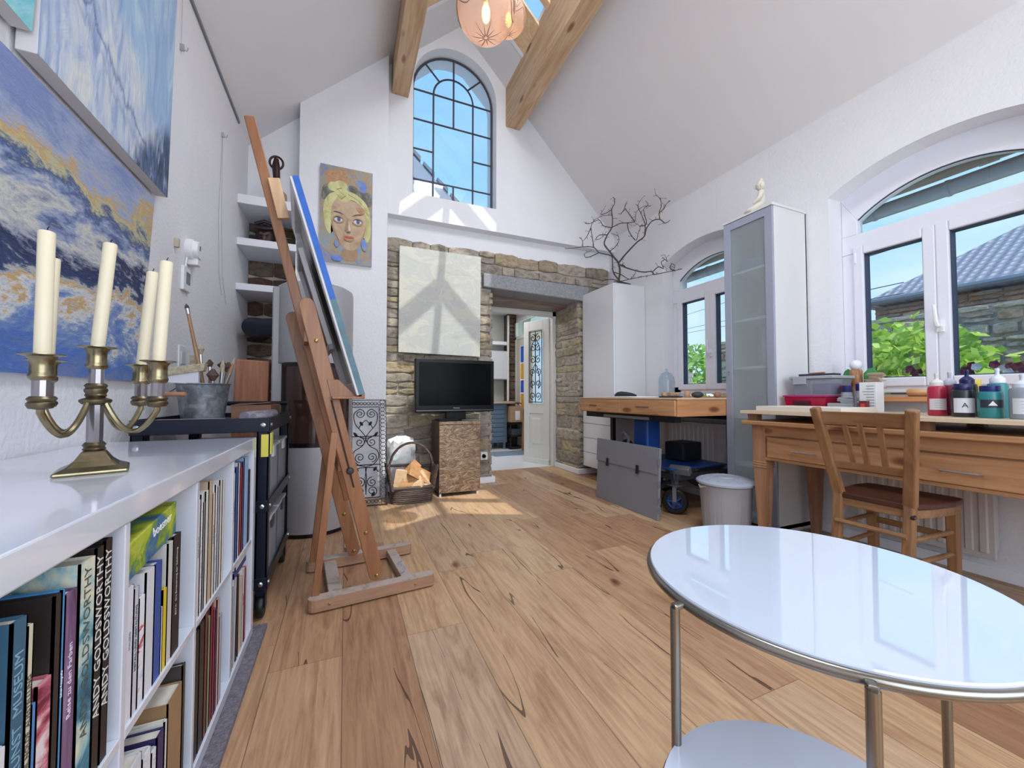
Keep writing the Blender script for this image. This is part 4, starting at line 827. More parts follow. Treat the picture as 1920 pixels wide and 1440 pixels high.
# cross members between the uprights
mb = MB()
for z in (.62, 1.22): lbar(mb, (.0 - lean * (z - .065), -.175, z), (.0 - lean * (z - .065), .175, z), .02, .05)
mb.build('cross_bar', beech, ea, bev=.003)
# rear struts
for y in (-.205, .205):
    mb = MB(); lbar(mb, (-.165, y, .78), (-.235, y + (.0), .055), .016, .030, (1, 0, 0)); mb.build('strut', beech, ea, bev=.002)
# tray
tr = MB(); zt = .955; xt = -.20
tr.hexa([P(xt + .02, -.24, zt - .02), P(xt + .155, -.24, zt - .02), P(xt + .155, .24, zt - .02), P(xt + .02, .24, zt - .02), P(xt + .02, -.24, zt - .008), P(xt + .155, -.24, zt - .008), P(xt + .155, .24, zt - .008), P(xt + .02, .24, zt - .008)])
tr.hexa([P(xt + .145, -.24, zt - .02), P(xt + .16, -.24, zt - .02), P(xt + .16, .24, zt - .02), P(xt + .145, .24, zt - .02), P(xt + .145, -.24, zt + .01), P(xt + .16, -.24, zt + .01), P(xt + .16, .24, zt + .01), P(xt + .145, .24, zt + .01)])
t_ = tr.build('canvas_tray', beech, ea, bev=.003)
for y in (-.20, .14): MB().prism([P(xt + .02, y, zt - .02), P(xt + .14, y, zt - .02), P(xt + .05, y, zt + .07), P(xt + .0, y, zt + .07)], P(0, .02, 0) - P(0, 0, 0)).build('tray_bracket', beech, t_, bev=.002)
# canvas standing on the easel, painted side turned away
cv = thing('easel_canvas', 'white framed canvas on the easel seen from behind, its near edge painted blue and teal', 'canvas', (.02, 2.2, .95), R(5.5))
B0 = Vector((-.075, 0, .95)); dd = Vector((-.285, 0, .955)).normalized(); nn = Vector((dd.z, 0, -dd.x)); Hc = 1.0
def cp(y, h, n_): v = B0 + dd * h + nn * n_; return P(v.x, y, v.z)
def cbox(mb, y0, y1, h0, h1, n0, n1, mi=0): return mb.hexa([cp(y0, h0, n0), cp(y0, h0, n1), cp(y1, h0, n1), cp(y1, h0, n0), cp(y0, h1, n0), cp(y0, h1, n1), cp(y1, h1, n1), cp(y1, h1, n0)], mi)
Y0, Y1 = -.24, .34
mb = MB(); b4 = .06
cbox(mb, Y0, Y0 + b4, 0, Hc, 0, .028); cbox(mb, Y1 - b4, Y1, 0, Hc, 0, .028); cbox(mb, Y0 + b4, Y1 - b4, 0, b4, 0, .028); cbox(mb, Y0 + b4, Y1 - b4, Hc - b4, Hc, 0, .028)
mb.build('stretcher_frame', mat('primed_white', 'd8d7d8', .7, var=.05, vs=10), cv, bev=.002)
mb = MB(); cbox(mb, Y0, Y1, 0, Hc, .028, .034); mb.build('canvas_cloth', mat('raw_canvas', 'b9b6b0', .85, bs=.3, bsc=200), cv)
mb = MB(); cbox(mb, Y0 - .002, Y0, .45, Hc, .010, .036, 0); cbox(mb, Y0 - .002, Y0, 0, .45, .010, .036, 1); cbox(mb, Y0, Y1, 0, .45, .034, .036, 1); cbox(mb, Y0, Y1, .45, Hc, .034, .036, 0)
mb.build('paint_layer', [mat('paint_blue', '1f5fb8', .5, var=.15, vs=20), mat('paint_teal', '4f6f7c', .5, var=.3, vs=14)], cv)
c2 = thing('small_canvas', 'smaller framed canvas tucked between the easel mast and the large canvas', 'canvas', (-.20, 2.3, 1.2), R(5.5))
mb = MB()
def cb2(y0, y1, h0, h1, a, b_): return cbox(mb, y0, y1, h0, h1, a, b_)
cb2(-.02, .42, .25, .28, -.035, -.012); cb2(-.02, .42, .76, .79, -.035, -.012); cb2(-.02, .01, .25, .79, -.035, -.012); cb2(.39, .42, .25, .79, -.035, -.012); mb.build('frame', mat('frame_pale', 'cfcacb', .6), c2, bev=.002)
mb = MB(); cb2(.01, .39, .28, .76, -.014, -.010); mb.build('board', mat('board_dark', '5a4f4c', .7), c2)

# ================================================================== TROLLEY
navy = mat('navy_steel', '161c2e', .35, metal=.3); bolt = mat('bolt', 'c4c6ca', .3, metal=1)
TX0, TX1, TY0, TY1, TZ = -.76, -.30, 1.96, 2.62, .855
tr_ = thing('utility_trolley', 'dark blue steel three tier trolley behind the bookshelf', 'trolley', (-.53, 2.29, 0))
for x, y in ((TX0, TY0), (TX1 - .045, TY0), (TX0, TY1 - .045), (TX1 - .045, TY1 - .045)):
    MB().box(x, x + .045, y, y + .008, .13, TZ).box(x if x > -.5 else x, x + .008, y, y + .045, .13, TZ).box(x + .037, x + .045, y, y + .045, .13, TZ).build('post', navy, tr_, bev=.002)
for z, h in ((.795, .06), (.455, .05), (.13, .05)):
    m = MB(); m.box(TX0, TX1, TY0 - .004, TY0, z, z + h).box(TX0, TX1, TY1, TY1 + .004, z, z + h).box(TX0 - .004, TX0, TY0, TY1, z, z + h).box(TX1, TX1 + .004, TY0, TY1, z, z + h).box(TX0, TX1, TY0, TY1, z + (.035 if z > .7 else .004), z + (.04 if z > .7 else .009)); t = m.build('tray', navy, tr_, bev=.002)
    for x in (TX0 + .02, TX1 - .022): MB().lathe([(.010, 0), (.010, .004), (.005, .006)], (x, TY0 - .004, z + h / 2), 8, M=Matrix.Rotation(R(90), 3, 'X')).build('bolt', bolt, t)
    for y in (TY0 + .02, TY1 - .02): MB().lathe([(.009, 0), (.009, .004), (.004, .006)], (TX1 + .004, y, z + h / 2), 8, M=Matrix.Rotation(R(90), 3, 'Y')).build('bolt', bolt, t)
MB().tube([(TX1 - .02, TY1 + .01, .82), (TX1 - .02, TY1 + .10, .905), (TX0 + .02, TY1 + .10, .905), (TX0 + .02, TY1 + .01, .82)], .013, 8).build('handle', navy, tr_, smooth='auto')
MB().box(TX1 - .006 + .01, TX1 + .008, TY0 + .0, TY0 + .05, .70, .79).box(TX1 - .028, TX1 - .001, TY0 - .006, TY0 - .003, .69, .785).build('warning_sticker', mat('sticker_yellow', 'd8cf5a', .5), tr_)
for x in (TX0 + .03, TX1 - .025):
    for y in (TY0 + .03, TY1 - .03):
        c = MB(); c.box(x - .018, x + .018, y - .02, y + .02, .10, .132); c.box(x - .020, x - .016, y - .02, y + .025, .045, .11); c.box(x + .016, x + .020, y - .02, y + .025, .045, .11); cs = c.build('caster_fork', navy, tr_)
        MB().lathe([(.018, -.013), (.046, -.013), (.05, -.008), (.05, .008), (.046, .013), (.018, .013)], (x, y + .012, .05), 24, M=Matrix.Rotation(R(90), 3, 'Y')).build('caster_wheel', mat('rubber', '141416', .5), cs, smooth='auto')
tub = frosted('storage_plastic', 'c9cdd6', .5, .25)
for z, yy, lab in ((.468, 2.0, 'clear plastic storage box on the middle tier, nearest'), (.468, 2.31, 'clear plastic storage box on the middle tier, farther back'), (.143, 2.0, 'clear plastic storage box on the bottom tier, nearest'), (.143, 2.31, 'clear plastic storage box on the bottom tier, farther back')):
    b = thing('storage_box', lab, 'box', (-.53, yy + .14, z), 0, 'storage boxes on the trolley')
    m = MB(); a0, a1, c0, c1 = -.72, -.312, yy, yy + .28; t = .004
    for (p, q_, r_, s_) in ((a0, a0 + t, c0, c1), (a1 - t, a1, c0, c1), (a0, a1, c0, c0 + t), (a0, a1, c1 - t, c1)): m.box(p, q_, r_, s_, z, z + .24)
    m.box(a0, a1, c0, c1, z, z + t); m.build('tub', tub, b)
    MB().box(a0 - .006, a1 + .006, c0 - .004, c1 + .004, z + .24, z + .256).build('lid', frosted('lid_plastic', 'dcdfe4', .7, .3), b, bev=.004)
    MB().box(a1 - .002, a1 + .009, c0 + .11, c0 + .17, z + .20, z + .25).build('clip', mat('clip_dark', '2d2f36', .4) if z < .3 else mat('clip_white', 'c8cad0', .4), b, bev=.002)
    MB().box(a0 + .02, a1 - .02, c0 + .02, c1 - .02, z + .006, z + .16).build('contents', mat('box_contents', '8f9bb4', .7, var=.5, vs=18), b)
# things on the trolley top (tray floor at .835)
zinc = paint('zinc', [(.3, '5a5f66'), (.45, '767c84'), (.55, '8b9199'), (.7, 'a3a8ae')], (22, 22, 22), (3, 3, 3), bs=.1, dist=.6); zinc.node_tree.nodes['Principled BSDF'].inputs['Metallic'].default_value = .5
bu = thing('brush_bucket', 'galvanised zinc bucket with a wooden grip, full of brushes', 'bucket', (-.625, 2.30, .836)); bc = (-.625, 2.30, .836)
MB().lathe([(.080, 0), (.083, .002), (.103, .165), (.107, .168), (.107, .172), (.100, .170), (.098, .160), (.078, .006), (.02, .005)], bc, 32).build('body', zinc, bu, smooth='auto')
hb = MB().tube([(-.730, 2.30, .985), (-.745, 2.26, .965), (-.735, 2.20, .955), (-.69, 2.175, .955)], .0025, 6).build('bail', zinc, bu, smooth='auto')
MB().tube([(-.742, 2.215, .957), (-.69, 2.175, .957), (-.655, 2.172, .957)], .010, 10).build('grip', wood('grip_wood', '9a6b4c', 'b5835f', 'c59672', 'X'), hb, smooth='auto')
bri = mat('bristle_pale', 'b5ab92', .9, var=.3, vs=90, bs=.6, bsc=200); brd = mat('bristle_brown', '5d4a42', .9, var=.3, vs=90); hw = wood('brush_handle', '7d5a3c', '9d7a58', 'b89470', 'Z'); hwd = mat('brush_handle_dark', '3c302c', .5); fer = mat('ferrule', 'a9a9aa', .35, metal=.9); hwp = mat('brush_handle_pale', 'b0a794', .6)
def brush(p, q, lab, r_=.005, tip=.02, tw=.012, tm=bri, hm=hw, wide=None):
    p, q = Vector(p), Vector(q); d = (q - p).normalized(); L_ = (q - p).length
    b = thing('paint_brush', lab, 'brush', p, 0, 'brushes in the zinc bucket'); tw *= 1.35; tip *= 1.25; r_ *= 1.25
    MB().tube([p, p + d * L_ * .4, p + d * (L_ - tip * 2.2)], [r_ * .7, r_ * 1.1, r_ * .8], 8).build('handle', hm, b, smooth='auto')
    a = p + d * (L_ - tip * 2.2); c = p + d * (L_ - tip)
    if wide:
        MB().bar(a, c, wide, .014, (0, 1, 0), w2=wide).build('ferrule', fer, b, bev=.002); MB().bar(c, q, wide * .98, .013, (0, 1, 0), w2=wide * .85, t2=.008).build('bristles', tm, b)
    else:
        MB().tube([a, c], [r_ * .9, r_ * 1.05], 8).build('ferrule', fer, b, smooth='auto'); MB().tube([c, c + d * tip * .5, q], [r_ * 1.1, tw * .6, tw * .15], 8).build('bristles', tm, b, smooth='auto')
    return b
brush((-.600, 2.29, .87), (-.700, 2.30, 1.385), 'longest wooden brush with a dark tip, standing above the others', .007, .018, .010, brd)
brush((-.63, 2.33, .87), (-.655, 2.34, 1.20), 'round pale brush just left of the longest one', .005, .04, .022)
brush((-.65, 2.36, .87), (-.69, 2.39, 1.15), 'wide flat pale brush at the back left of the bucket', .006, .05, .02, wide=.045, hm=hwp)
brush((-.61, 2.35, .87), (-.625, 2.38, 1.13), 'tan rounded brush behind the longest one', .006, .03, .02, brd)
brush((-.58, 2.33, .87), (-.565, 2.36, 1.12), 'short fan brush with dark bristles', .004, .03, .03, brd, hwd)
brush((-.58, 2.25, .87), (-.572, 2.23, 1.075), 'round brown mop brush at the front of the bucket', .006, .045, .032, brd)
brush((-.56, 2.27, .87), (-.538, 2.25, 1.125), 'pale spatula ended brush right of the mop brush', .006, .05, .012, bri, hwp)
brush((-.56, 2.31, .87), (-.530, 2.31, 1.115), 'dark round brush right of the pale spatula ended one', .006, .04, .022, brd, hwd)
brush((-.575, 2.30, .87), (-.515, 2.28, 1.09), 'thin brush with a dark metal end', .004, .03, .010, fer, hwd)
brush((-.575, 2.325, .88), (-.508, 2.32, 1.14), 'flat weathered wooden brush near the right rim', .007, .05, .012, hwp, hw)
brush((-.575, 2.285, .88), (-.500, 2.26, 1.105), 'slanted brush at the rightmost rim of the bucket', .006, .04, .010, hw, hw)
wb = thing('wide_brush', 'wide white wall brush lying across the bucket rim', 'brush', (-.67, 2.22, 1.0), 0)
MB().hexa([(-.728, 2.20, 1.008), (-.618, 2.20, 1.002), (-.618, 2.225, 1.002), (-.728, 2.225, 1.008), (-.728, 2.20, 1.038), (-.618, 2.20, 1.062), (-.618, 2.225, 1.062), (-.728, 2.225, 1.038)]).build('brush_block', mat('brush_white', 'cfd2da', .6), wb, bev=.002)
MB().hexa([(-.738, 2.195, 1.036), (-.600, 2.195, 1.062), (-.600, 2.235, 1.062), (-.738, 2.235, 1.036), (-.742, 2.19, 1.072), (-.592, 2.19, 1.10), (-.592, 2.24, 1.10), (-.742, 2.24, 1.072)]).build('bristles', bri, wb, bev=.003)
bx = thing('cardboard_box', 'flattened brown cardboard box on the trolley top right of the bucket', 'box', (-.43, 2.40, .836))
MB().box(-.505, -.34, 2.26, 2.56, .836, .905).build('carton', mat('carton_brown', '8a6450', .85, var=.1, vs=6), bx, bev=.002)
MB().hexa([(-.505, 2.25, .902), (-.345, 2.25, .915), (-.345, 2.45, .909), (-.505, 2.45, .908), (-.505, 2.25, .905), (-.345, 2.25, .919), (-.345, 2.45, .912), (-.505, 2.45, .911)]).build('flap', mat('carton_brown', '', .8), bx)
rp = thing('paper_roll', 'rolled bundle of grey patterned cloth on the trolley corner', 'roll', (-.36, 2.10, .838))
MB().tube([(-.405, 2.03, .858), (-.35, 2.16, .862), (-.325, 2.24, .864)], [.022, .021, .02], 14).tube([(-.37, 2.02, .855), (-.325, 2.14, .858)], [.016, .015], 12).build('roll', mat('roll_cloth', '8d8894', .8, var=.35, vs=40), rp, smooth='auto')
tag(MB().obox((-.62, 2.10, .843), .24, .12, .010, (0, 0, R(4))).build('slat', wood('grey_slat', '8a7b74', 'a0918a', 'b3a59d', 'X'), bev=.002), 'thin greyed wooden slat lying in front of the zinc bucket', 'slat')
tag(MB().hexa([(-.70, 3.05, 0), (-.50, 3.05, 0), (-.50, 3.16, 0), (-.70, 3.16, 0), (-.675, 3.1, 1.195), (-.482, 3.1, 1.185), (-.482, 3.2, 1.185), (-.675, 3.2, 1.195)]).build('wood_slab', wood('orange_slab', '7d5340', '9c6a50', 'b58268', 'Z', .8, .7), bev=.01), 'tall orange brown split timber slab standing in the alcove', 'timber')

# ================================================================== STOVE
sg = mat('stove_steel', 'a3a2a6', .35, metal=.25); sblk = mat('stove_black', '0d0d10', .25)
SX, SY_ = -.205, 3.20
st = thing('wood_stove', 'tall round pale grey wood stove behind the easel', 'stove', (SX, SY_, 0))
def arcp(r_, a0, a1, n=24): return [(SX + r_ * math.cos(a0 + (a1 - a0) * i / n), SY_ + r_ * math.sin(a0 + (a1 - a0) * i / n)) for i in range(n + 1)]
def shell(z0, z1, r_, a0, a1, m, name, cap=True):
    p = arcp(r_, a0, a1) + arcp(r_ - .02, a1, a0); MB().prism([(x, y, z0) for x, y in p], (0, 0, z1 - z0)).build(name, m, st, smooth='auto')
MB().lathe([(.240, 0), (.240, .03)], (SX, SY_, 0), 40).build('plinth', sblk, st, smooth='auto')
MB().lathe([(.252, .03), (.252, .60), (.245, .605)], (SX, SY_, 0), 48).build('lower_body', sg, st, smooth='auto')
MB().lathe([(.235, .605), (.235, 1.17)], (SX, SY_, 0), 40).build('fire_chamber', sblk, st, smooth='auto')
MB().lathe([(.245, 1.17), (.252, 1.175), (.252, 1.69), (.246, 1.715), (.225, 1.73)], (SX, SY_, 0), 48).build('upper_body', sg, st, smooth='auto')
shell(.605, 1.17, .252, R(-20), R(148 + 50), sg, 'side_shell')
MB().box(SX - .262, SX - .16, SY_ - .12, SY_ + .2, .03, 1.70).build('side_panel', sg, st, bev=.01)
shell(.63, 1.15, .250, R(-130), R(-25), mat('stove_glass', '3a2622', .08, coat=.6), 'glass_door')
shell(.605, .632, .254, R(-135), R(-20), sblk, 'door_rim'); shell(1.148, 1.175, .254, R(-135), R(-20), sblk, 'door_rim')
MB().tube([(SX - .16, SY_ + .35, 1.50), (SX - .42, SY_ + .50, 1.50), (SX - .50, SY_ + .56, 1.51), (SX - .50, SY_ + .70, 1.52), (SX - .50, SY_ + .92, 1.52)], [.075, .075, .078, .076, .075], 24).tube([(SX - .16, SY_ + .1, 1.50), (SX - .16, SY_ + .35, 1.50)], .075, 20).build('flue_pipe', mat('flue', '23283a', .4, metal=.4), st, smooth='auto')

# ================================================================== IRONWORK
ig = thing('ornamental_grille', 'black wrought iron ornamental panel leaning on the chimney breast', 'grille', (.20, 3.62, 0))
IA, IB = Vector((.055, 3.60, 0.01)), Vector((.345, 3.585, 0.01)); IU = Vector((0, .255, .90)); ux = (IB - IA)
def G(u, v, off=0): return IA + ux * u + IU * v + Vector((0, -off, 0))
gi = mat('grille_iron', '2b2830', .45, metal=.7)
fr = MB()
for a, b_ in (((0, 0), (1, 0)), ((0, 1), (1, 1)), ((0, 0), (0, 1)), ((1, 0), (1, 1)), ((.80, .07), (.80, .93)), ((0, .93), (.8, .93)), ((0, .07), (.8, .07)), ((0, .37), (.8, .37)), ((0, .64), (.8, .64))): fr.bar(G(*a), G(*b_), .007, .010, (0, 1, 0))
for i in range(26): 
    v = .02 + .96 * i / 25; fr.tube([G(.90 + .075 * math.cos(a), v + .018 * math.sin(a) * 1.1) for a in [k * math.pi / 5 for k in range(10)]], .0028, 5, closed=True)
for i in range(8):
    for v in (.035, .965): fr.tube([G(.06 + i * .105 + .045 * math.cos(a), v + .015 * math.sin(a)) for a in [k * math.pi / 5 for k in range(10)]], .0028, 5, closed=True)
fr.build('frame', gi, ig)
sm = MB(); asp = ux.length / IU.length
def sc2(cu, cv_, r0, a0, turns, sg_, r_=.0038): sm.tube([G(cu + sg_ * r0 * (1 - .85 * i / 26) * math.cos(a0 + turns * 2 * math.pi * i / 26), cv_ + asp * r0 * (1 - .85 * i / 26) * math.sin(a0 + turns * 2 * math.pi * i / 26), .004) for i in range(27)], r_, 5)
def cv2(*pts): 
    q = [Vector((a, b_, 0)) for a, b_ in pts]; o = []
    for i in range(len(q) - 1):
        p0, p1, p2, p3 = q[max(0, i-1)], q[i], q[i+1], q[min(len(q)-1, i+2)]
        for k in range(6):
            t = k / 6; o.append(.5 * ((2 * p1) + (-p0 + p2) * t + (2 * p0 - 5 * p1 + 4 * p2 - p3) * t * t + (-p0 + 3 * p1 - 3 * p2 + p3) * t ** 3))
    o.append(q[-1]); sm.tube([G(p.x, p.y, .004) for p in o], .0038, 5)
for cy, fl in ((.86, 1), (.585, 1), (.44, -1), (.21, 1), (.13, -1)):
    for s_ in (-1, 1): sc2(.40 + s_ * .17, cy, .15, R(90) * fl, 1.6, s_)
for s_ in (-1, 1):
    cv2((.40 + s_ * .17, .91), (.40 + s_ * .34, .86), (.40 + s_ * .30, .76), (.40 + s_ * .08, .67), (.40, .62), (.40 + s_ * .10, .55), (.40 + s_ * .33, .50), (.40 + s_ * .36, .43), (.40 + s_ * .2, .37), (.40, .345), (.40 + s_ * .02, .25), (.40, .10))
    cv2((.40, .62), (.40 + s_ * .2, .64), (.40 + s_ * .36, .68)); cv2((.40, .80), (.40 + s_ * .13, .76), (.40 + s_ * .2, .72)); cv2((.40, .345), (.40 + s_ * .22, .34), (.40 + s_ * .36, .30))
    for (a, b_) in ((.13, .765), (.3, .66), (.26, .33), (.2, .1)): sm.sph(G(.40 + s_ * a, b_, .004), (.012, .004, .022), 8, 6, rot=(0, s_ * .6, 0))
sm.build('scrollwork', gi, ig, smooth='auto')

# ================================================================== LOG BASKET
wick_ = wood('wicker', '3a302c', '5a4a42', '8c7a70', 'X', 3, .6)
ba = thing('wicker_basket', 'dark wicker basket with a tall arched handle beside the bronze cabinet', 'basket', (.57, 3.66, 0))
bx0, bx1, by0, by1 = .385, .735, 3.545, 3.80
mb = MB()
for k in range(9):
    z = .012 + k * .0165; e = .004 * (k % 2) + .03 * k / 9
    pts = [];  n = 44
    for i in range(n):
        a = 2 * math.pi * i / n; c_, s_ = math.cos(a), math.sin(a); q = .5
        x = (bx0 + bx1) / 2 + ((bx1 - bx0) / 2 + e * .3) * math.copysign(abs(c_) ** q, c_); y = (by0 + by1) / 2 + ((by1 - by0) / 2) * math.copysign(abs(s_) ** q, s_)
        pts.append((x, y, z + .003 * math.sin(i * math.pi + k * math.pi)))
    mb.tube(pts, .0085, 6, closed=True)
mb.box(bx0 + .01, bx1 - .01, by0 + .01, by1 - .01, 0, .01); mb.build('woven_body', wick_, ba, smooth='auto')
mb = MB()
for s_, xb in ((-1, bx0), (1, bx1)):
    for k in range(12):
        z = .15 + k * .0145; yy = [(xb + s_ * .05 * (z - .15) / .17 * .6, by0 + (by1 - by0) * t, z + .004 * ((i + k) % 2)) for i, t in enumerate([j / 8 for j in range(9)])]; mb.tube(yy, .008, 5)
    for y in (by0, by1): mb.tube([(xb, y, .12), (xb + s_ * .04, y, .33)], .013, 7)
mb.tube([(bx0 - .01, by0, .14), (bx1 + .01, by0, .14)], .012, 7); mb.tube([(bx0 - .03, by1, .30), (bx1 + .03, by1, .30)], .012, 7)
mb.build('woven_side', wick_, ba, smooth='auto')
mb = MB(); ym = (by0 + by1) / 2
for off in (-.009, .009): mb.tube([(.56 + (.195 + .003 * math.sin(i * 2)) * math.cos(math.pi * i / 24), ym + off * math.cos(i * 1.2), .29 + .23 * math.sin(math.pi * i / 24)) for i in range(25)], .010, 6)
mb.build('handle', wick_, ba, smooth='auto')
lc = [wood('split_log_a', 'c09a72', 'd6b48e', 'e2c6a4', 'X', 1, .8), wood('split_log_b', '9a7048', 'b98a5c', 'caa074', 'X', 1, .8)]
for i, (x, y, z, L_, ry, rz, s_, lab) in enumerate([(.45, 3.63, .19, .20, 80, 10, .05, 'dark ended log standing at the left of the basket'), (.50, 3.61, .17, .22, 60, 25, .05, 'pale split log leaning left in the basket'), (.56, 3.62, .15, .20, 20, -25, .055, 'ochre split log low in the middle of the basket'), (.62, 3.64, .24, .23, -30, 20, .06, 'large pale split log on top of the basket pile'),
        (.66, 3.63, .17, .19, -60, -10, .05, 'yellowish split log at the right of the basket'), (.55, 3.70, .27, .20, 35, 30, .045, 'pale split log at the back of the basket pile'), (.60, 3.60, .10, .2, 5, 5, .05, 'brown split log at the bottom of the basket')]):
    M = Matrix.Rotation(R(rz), 3, 'Z') @ Matrix.Rotation(R(-ry), 3, 'Y'); tri = [(-s_, -s_ * .8), (s_, -s_ * .7), (s_ * .8, s_ * .3), (0, s_)]
    P0 = [Vector((x, y, z)) + M @ Vector((-L_ / 2, a, b_)) for a, b_ in tri]; v = M @ Vector((L_, 0, 0))
    tag(MB().prism(P0, v).build('split_log', lc[i % 2], bev=.004), lab, 'firewood', 'split logs in the wicker basket')
pb = thing('plastic_bag', 'white and green printed plastic bag behind the wicker basket', 'bag', (.50, 3.93, 0))
rnd = random.Random(4); mb = MB(); n, m_ = 20, 12; vs = []
for i in range(m_ + 1):
    t = i / m_
    for j in range(n):
        a = 2 * math.pi * j / n; r_ = (.135 + .02 * rnd.uniform(-1, 1)) * (1 - .12 * t * t) * (1 if 0 < i < m_ else .3); vs.append((.50 + r_ * 1.0 * math.cos(a), 3.93 + .115 * (r_ / .135) * math.sin(a), .005 + .56 * t + (.02 * rnd.uniform(-1, 1) if 0 < i < m_ else 0)))
mb.add(vs, [(i * n + j, i * n + (j + 1) % n, (i + 1) * n + (j + 1) % n, (i + 1) * n + j) for i in range(m_) for j in range(n)])
mb.build('bag_body', paint('bag_print', [(.3, '8fb8a6'), (.42, 'c9d6d2'), (.5, 'e4e4e8'), (.62, 'dcd8da'), (.72, '3c3f45')], (3, 3, 7), (3, 3, 3), bs=.3), pb, smooth='auto')

# ================================================================== BRONZE CABINET, TELEVISION
bz = paint('bronze_swirl', [(.3, '66544a'), (.45, '85705e'), (.55, '9d8770'), (.7, 'b8a28c')], (9, 9, 15), (3, 3, 3), bs=.35, dist=2.6); bz.node_tree.nodes['Principled BSDF'].inputs['Metallic'].default_value = .9; bz.node_tree.nodes['Principled BSDF'].inputs['Roughness'].default_value = .38
bcab = thing('bronze_cabinet', 'narrow bronze swirl patterned cabinet carrying the television', 'cabinet', (1.01, 3.80, 0))
MB().box(.812, 1.215, 3.68, 4.0, .03, .705).build('carcass', mat('bronze_side', '6a5c52', .45, metal=.6, var=.15, vs=8), bcab, bev=.002)
MB().box(.812, 1.215, 3.655, 3.678, .035, .672).build('door', bz, bcab, bev=.002); MB().box(.81, 1.218, 3.652, 3.68, .676, .706).build('top_edge', bz, bcab, bev=.002)
mb = MB()
for x in (.825, 1.19): 
    for y in (3.67, 3.97): mb.lathe([(.012, 0), (.012, .03)], (x, y, 0), 10)
mb.build('foot', mat('foot_pale', 'c8c2ba', .4), bcab)
tvb = mat('tv_black', '08080b', .3); tvb.node_tree.nodes['Principled BSDF'].inputs['Specular IOR Level'].default_value = .2; tvs = mat('tv_screen', '05060a', .18); tvs.node_tree.nodes['Principled BSDF'].inputs['Specular IOR Level'].default_value = .06
tv = thing('television', 'black flat television on the bronze cabinet', 'television', (1.0, 3.78, .706), R(1.5)); P = LW(tv)
def tb(mb, x0, x1, y0, y1, z0, z1): return mb.hexa([P(x0, y0, z0), P(x1, y0, z0), P(x1, y1, z0), P(x0, y1, z0), P(x0, y0, z1), P(x1, y0, z1), P(x1, y1, z1), P(x0, y1, z1)])
m = MB(); tb(m, -.40, .395, -.03, .05, .085, .598); m.build('housing', tvb, tv, bev=.006)
m = MB(); tb(m, -.365, .36, -.033, -.029, .15, .565); m.build('screen', mat('tv_screen', '05060a', .12), tv)
m = MB(); tb(m, -.39, .385, -.034, -.028, .098, .106); m.build('chrome_strip', mat('tv_strip', '5a5f68', .3, metal=.8), tv)
m = MB(); tb(m, -.10, .10, -.02, .03, .01, .09); tb(m, -.19, .19, -.09, .10, 0, .012); m.build('stand', tvb, tv, bev=.004)
text('Panasonic', .016, mat('logo_grey', 'a9adb5', .4), tv, TM(P(0, -.0345, .125), P(1, 0, 0) - P(0, 0, 0), (0, 0, 1)), 'logo')
tag(MB().box(.812, 1.0, 3.665, 3.688, .7065, .735).build('set_top_box', tvb, bev=.002), 'black set top box in front of the television foot, left', 'receiver')
rc = thing('remote_control', 'dark grey remote control beside the set top box', 'remote', (1.12, 3.67, .7065)); MB().box(1.03, 1.20, 3.66, 3.688, .7065, .722).build('body', mat('remote_grey', '4a4d52', .4), rc, bev=.004)
so = thing('wall_socket', 'white wall socket with a dark plug on the stone pier', 'socket', (1.41, YL - .03, .29))
MB().box(1.36, 1.44, YL - .045, YL - .0, .25, .335).build('plate', mat('plastic_white', 'e6e6ea', .35), so, bev=.004); MB().lathe([(.022, 0), (.020, .022), (.012, .03)], (1.395, YL - .045, .292), 16, M=Matrix.Rotation(R(90), 3, 'X')).build('plug', tvb, so, smooth='auto')

# ================================================================== SMALL THINGS ON THE LEFT WALL
hk = mat('hook_steel', 'b9b9c0', .3, metal=.9)
def hook(y, z, lab):
    h = thing('picture_hook', lab, 'hook', (LWX, y, z)); MB().box(LWX, LWX + .018, y - .008, y + .008, z - .01, z + .022).build('clamp', hk, h, bev=.002); MB().tube([(LWX + .012, y, z), (LWX + .03, y, z - .008), (LWX + .034, y, z + .012)], .003, 6).build('pin', hk, h)
hook(2.52, 2.77, 'small metal hanging clamp, the nearer of the two high on the left wall'); hook(3.27, 2.77, 'small metal hanging clamp, the farther of the two high on the left wall')
tag(MB().tube([(LWX + .006, 2.52, 2.77), (LWX + .006, 2.52, 3.1)], .0012, 4).tube([(LWX + .006, 3.27, 2.77), (LWX + .005, 3.29, 2.2), (LWX + .005, 3.34, 1.8), (LWX + .005, 3.44, 1.62)], .0012, 4).tube([(LWX + .006, 3.27, 2.77), (LWX + .005, 3.22, 2.2), (LWX + .005, 3.26, 1.8), (LWX + .005, 3.33, 1.66)], .0012, 4).build('hanging_wire', mat('wire_grey', 'a3a6b4', .4), smooth='auto'), 'thin picture wires hanging loose on the left wall', 'wire')
tag(MB().box(LWX, LWX + .012, YB + .1, 3.70, 3.135, 3.16).build('picture_rail', mat('rail_alu', '7f828c', .35, metal=.7), bev=.002), 'grey metal picture rail at the top of the left wall', 'rail')
pw = mat('plastic_white', 'e6e6ea', .35)
th = thing('thermostat', 'round white thermostat on the left wall above the small display', 'thermostat', (LWX, 2.70, 1.70)); cth = (LWX, 2.70, 1.765)
MB().lathe([(.058, 0), (.060, .004), (.060, .026), (.052, .032), (.050, .050), (.044, .056)], cth, 32, M=Matrix.Rotation(R(90), 3, 'Y')).build('dial', pw, th, smooth='auto')
MB().box(LWX, LWX + .05, 2.685, 2.74, 1.68, 1.73).build('sensor', pw, th, bev=.006); MB().box(LWX + .054, LWX + .058, 2.69, 2.705, 1.765, 1.79).build('window', mat('lcd_dark', '55606a', .3), th)
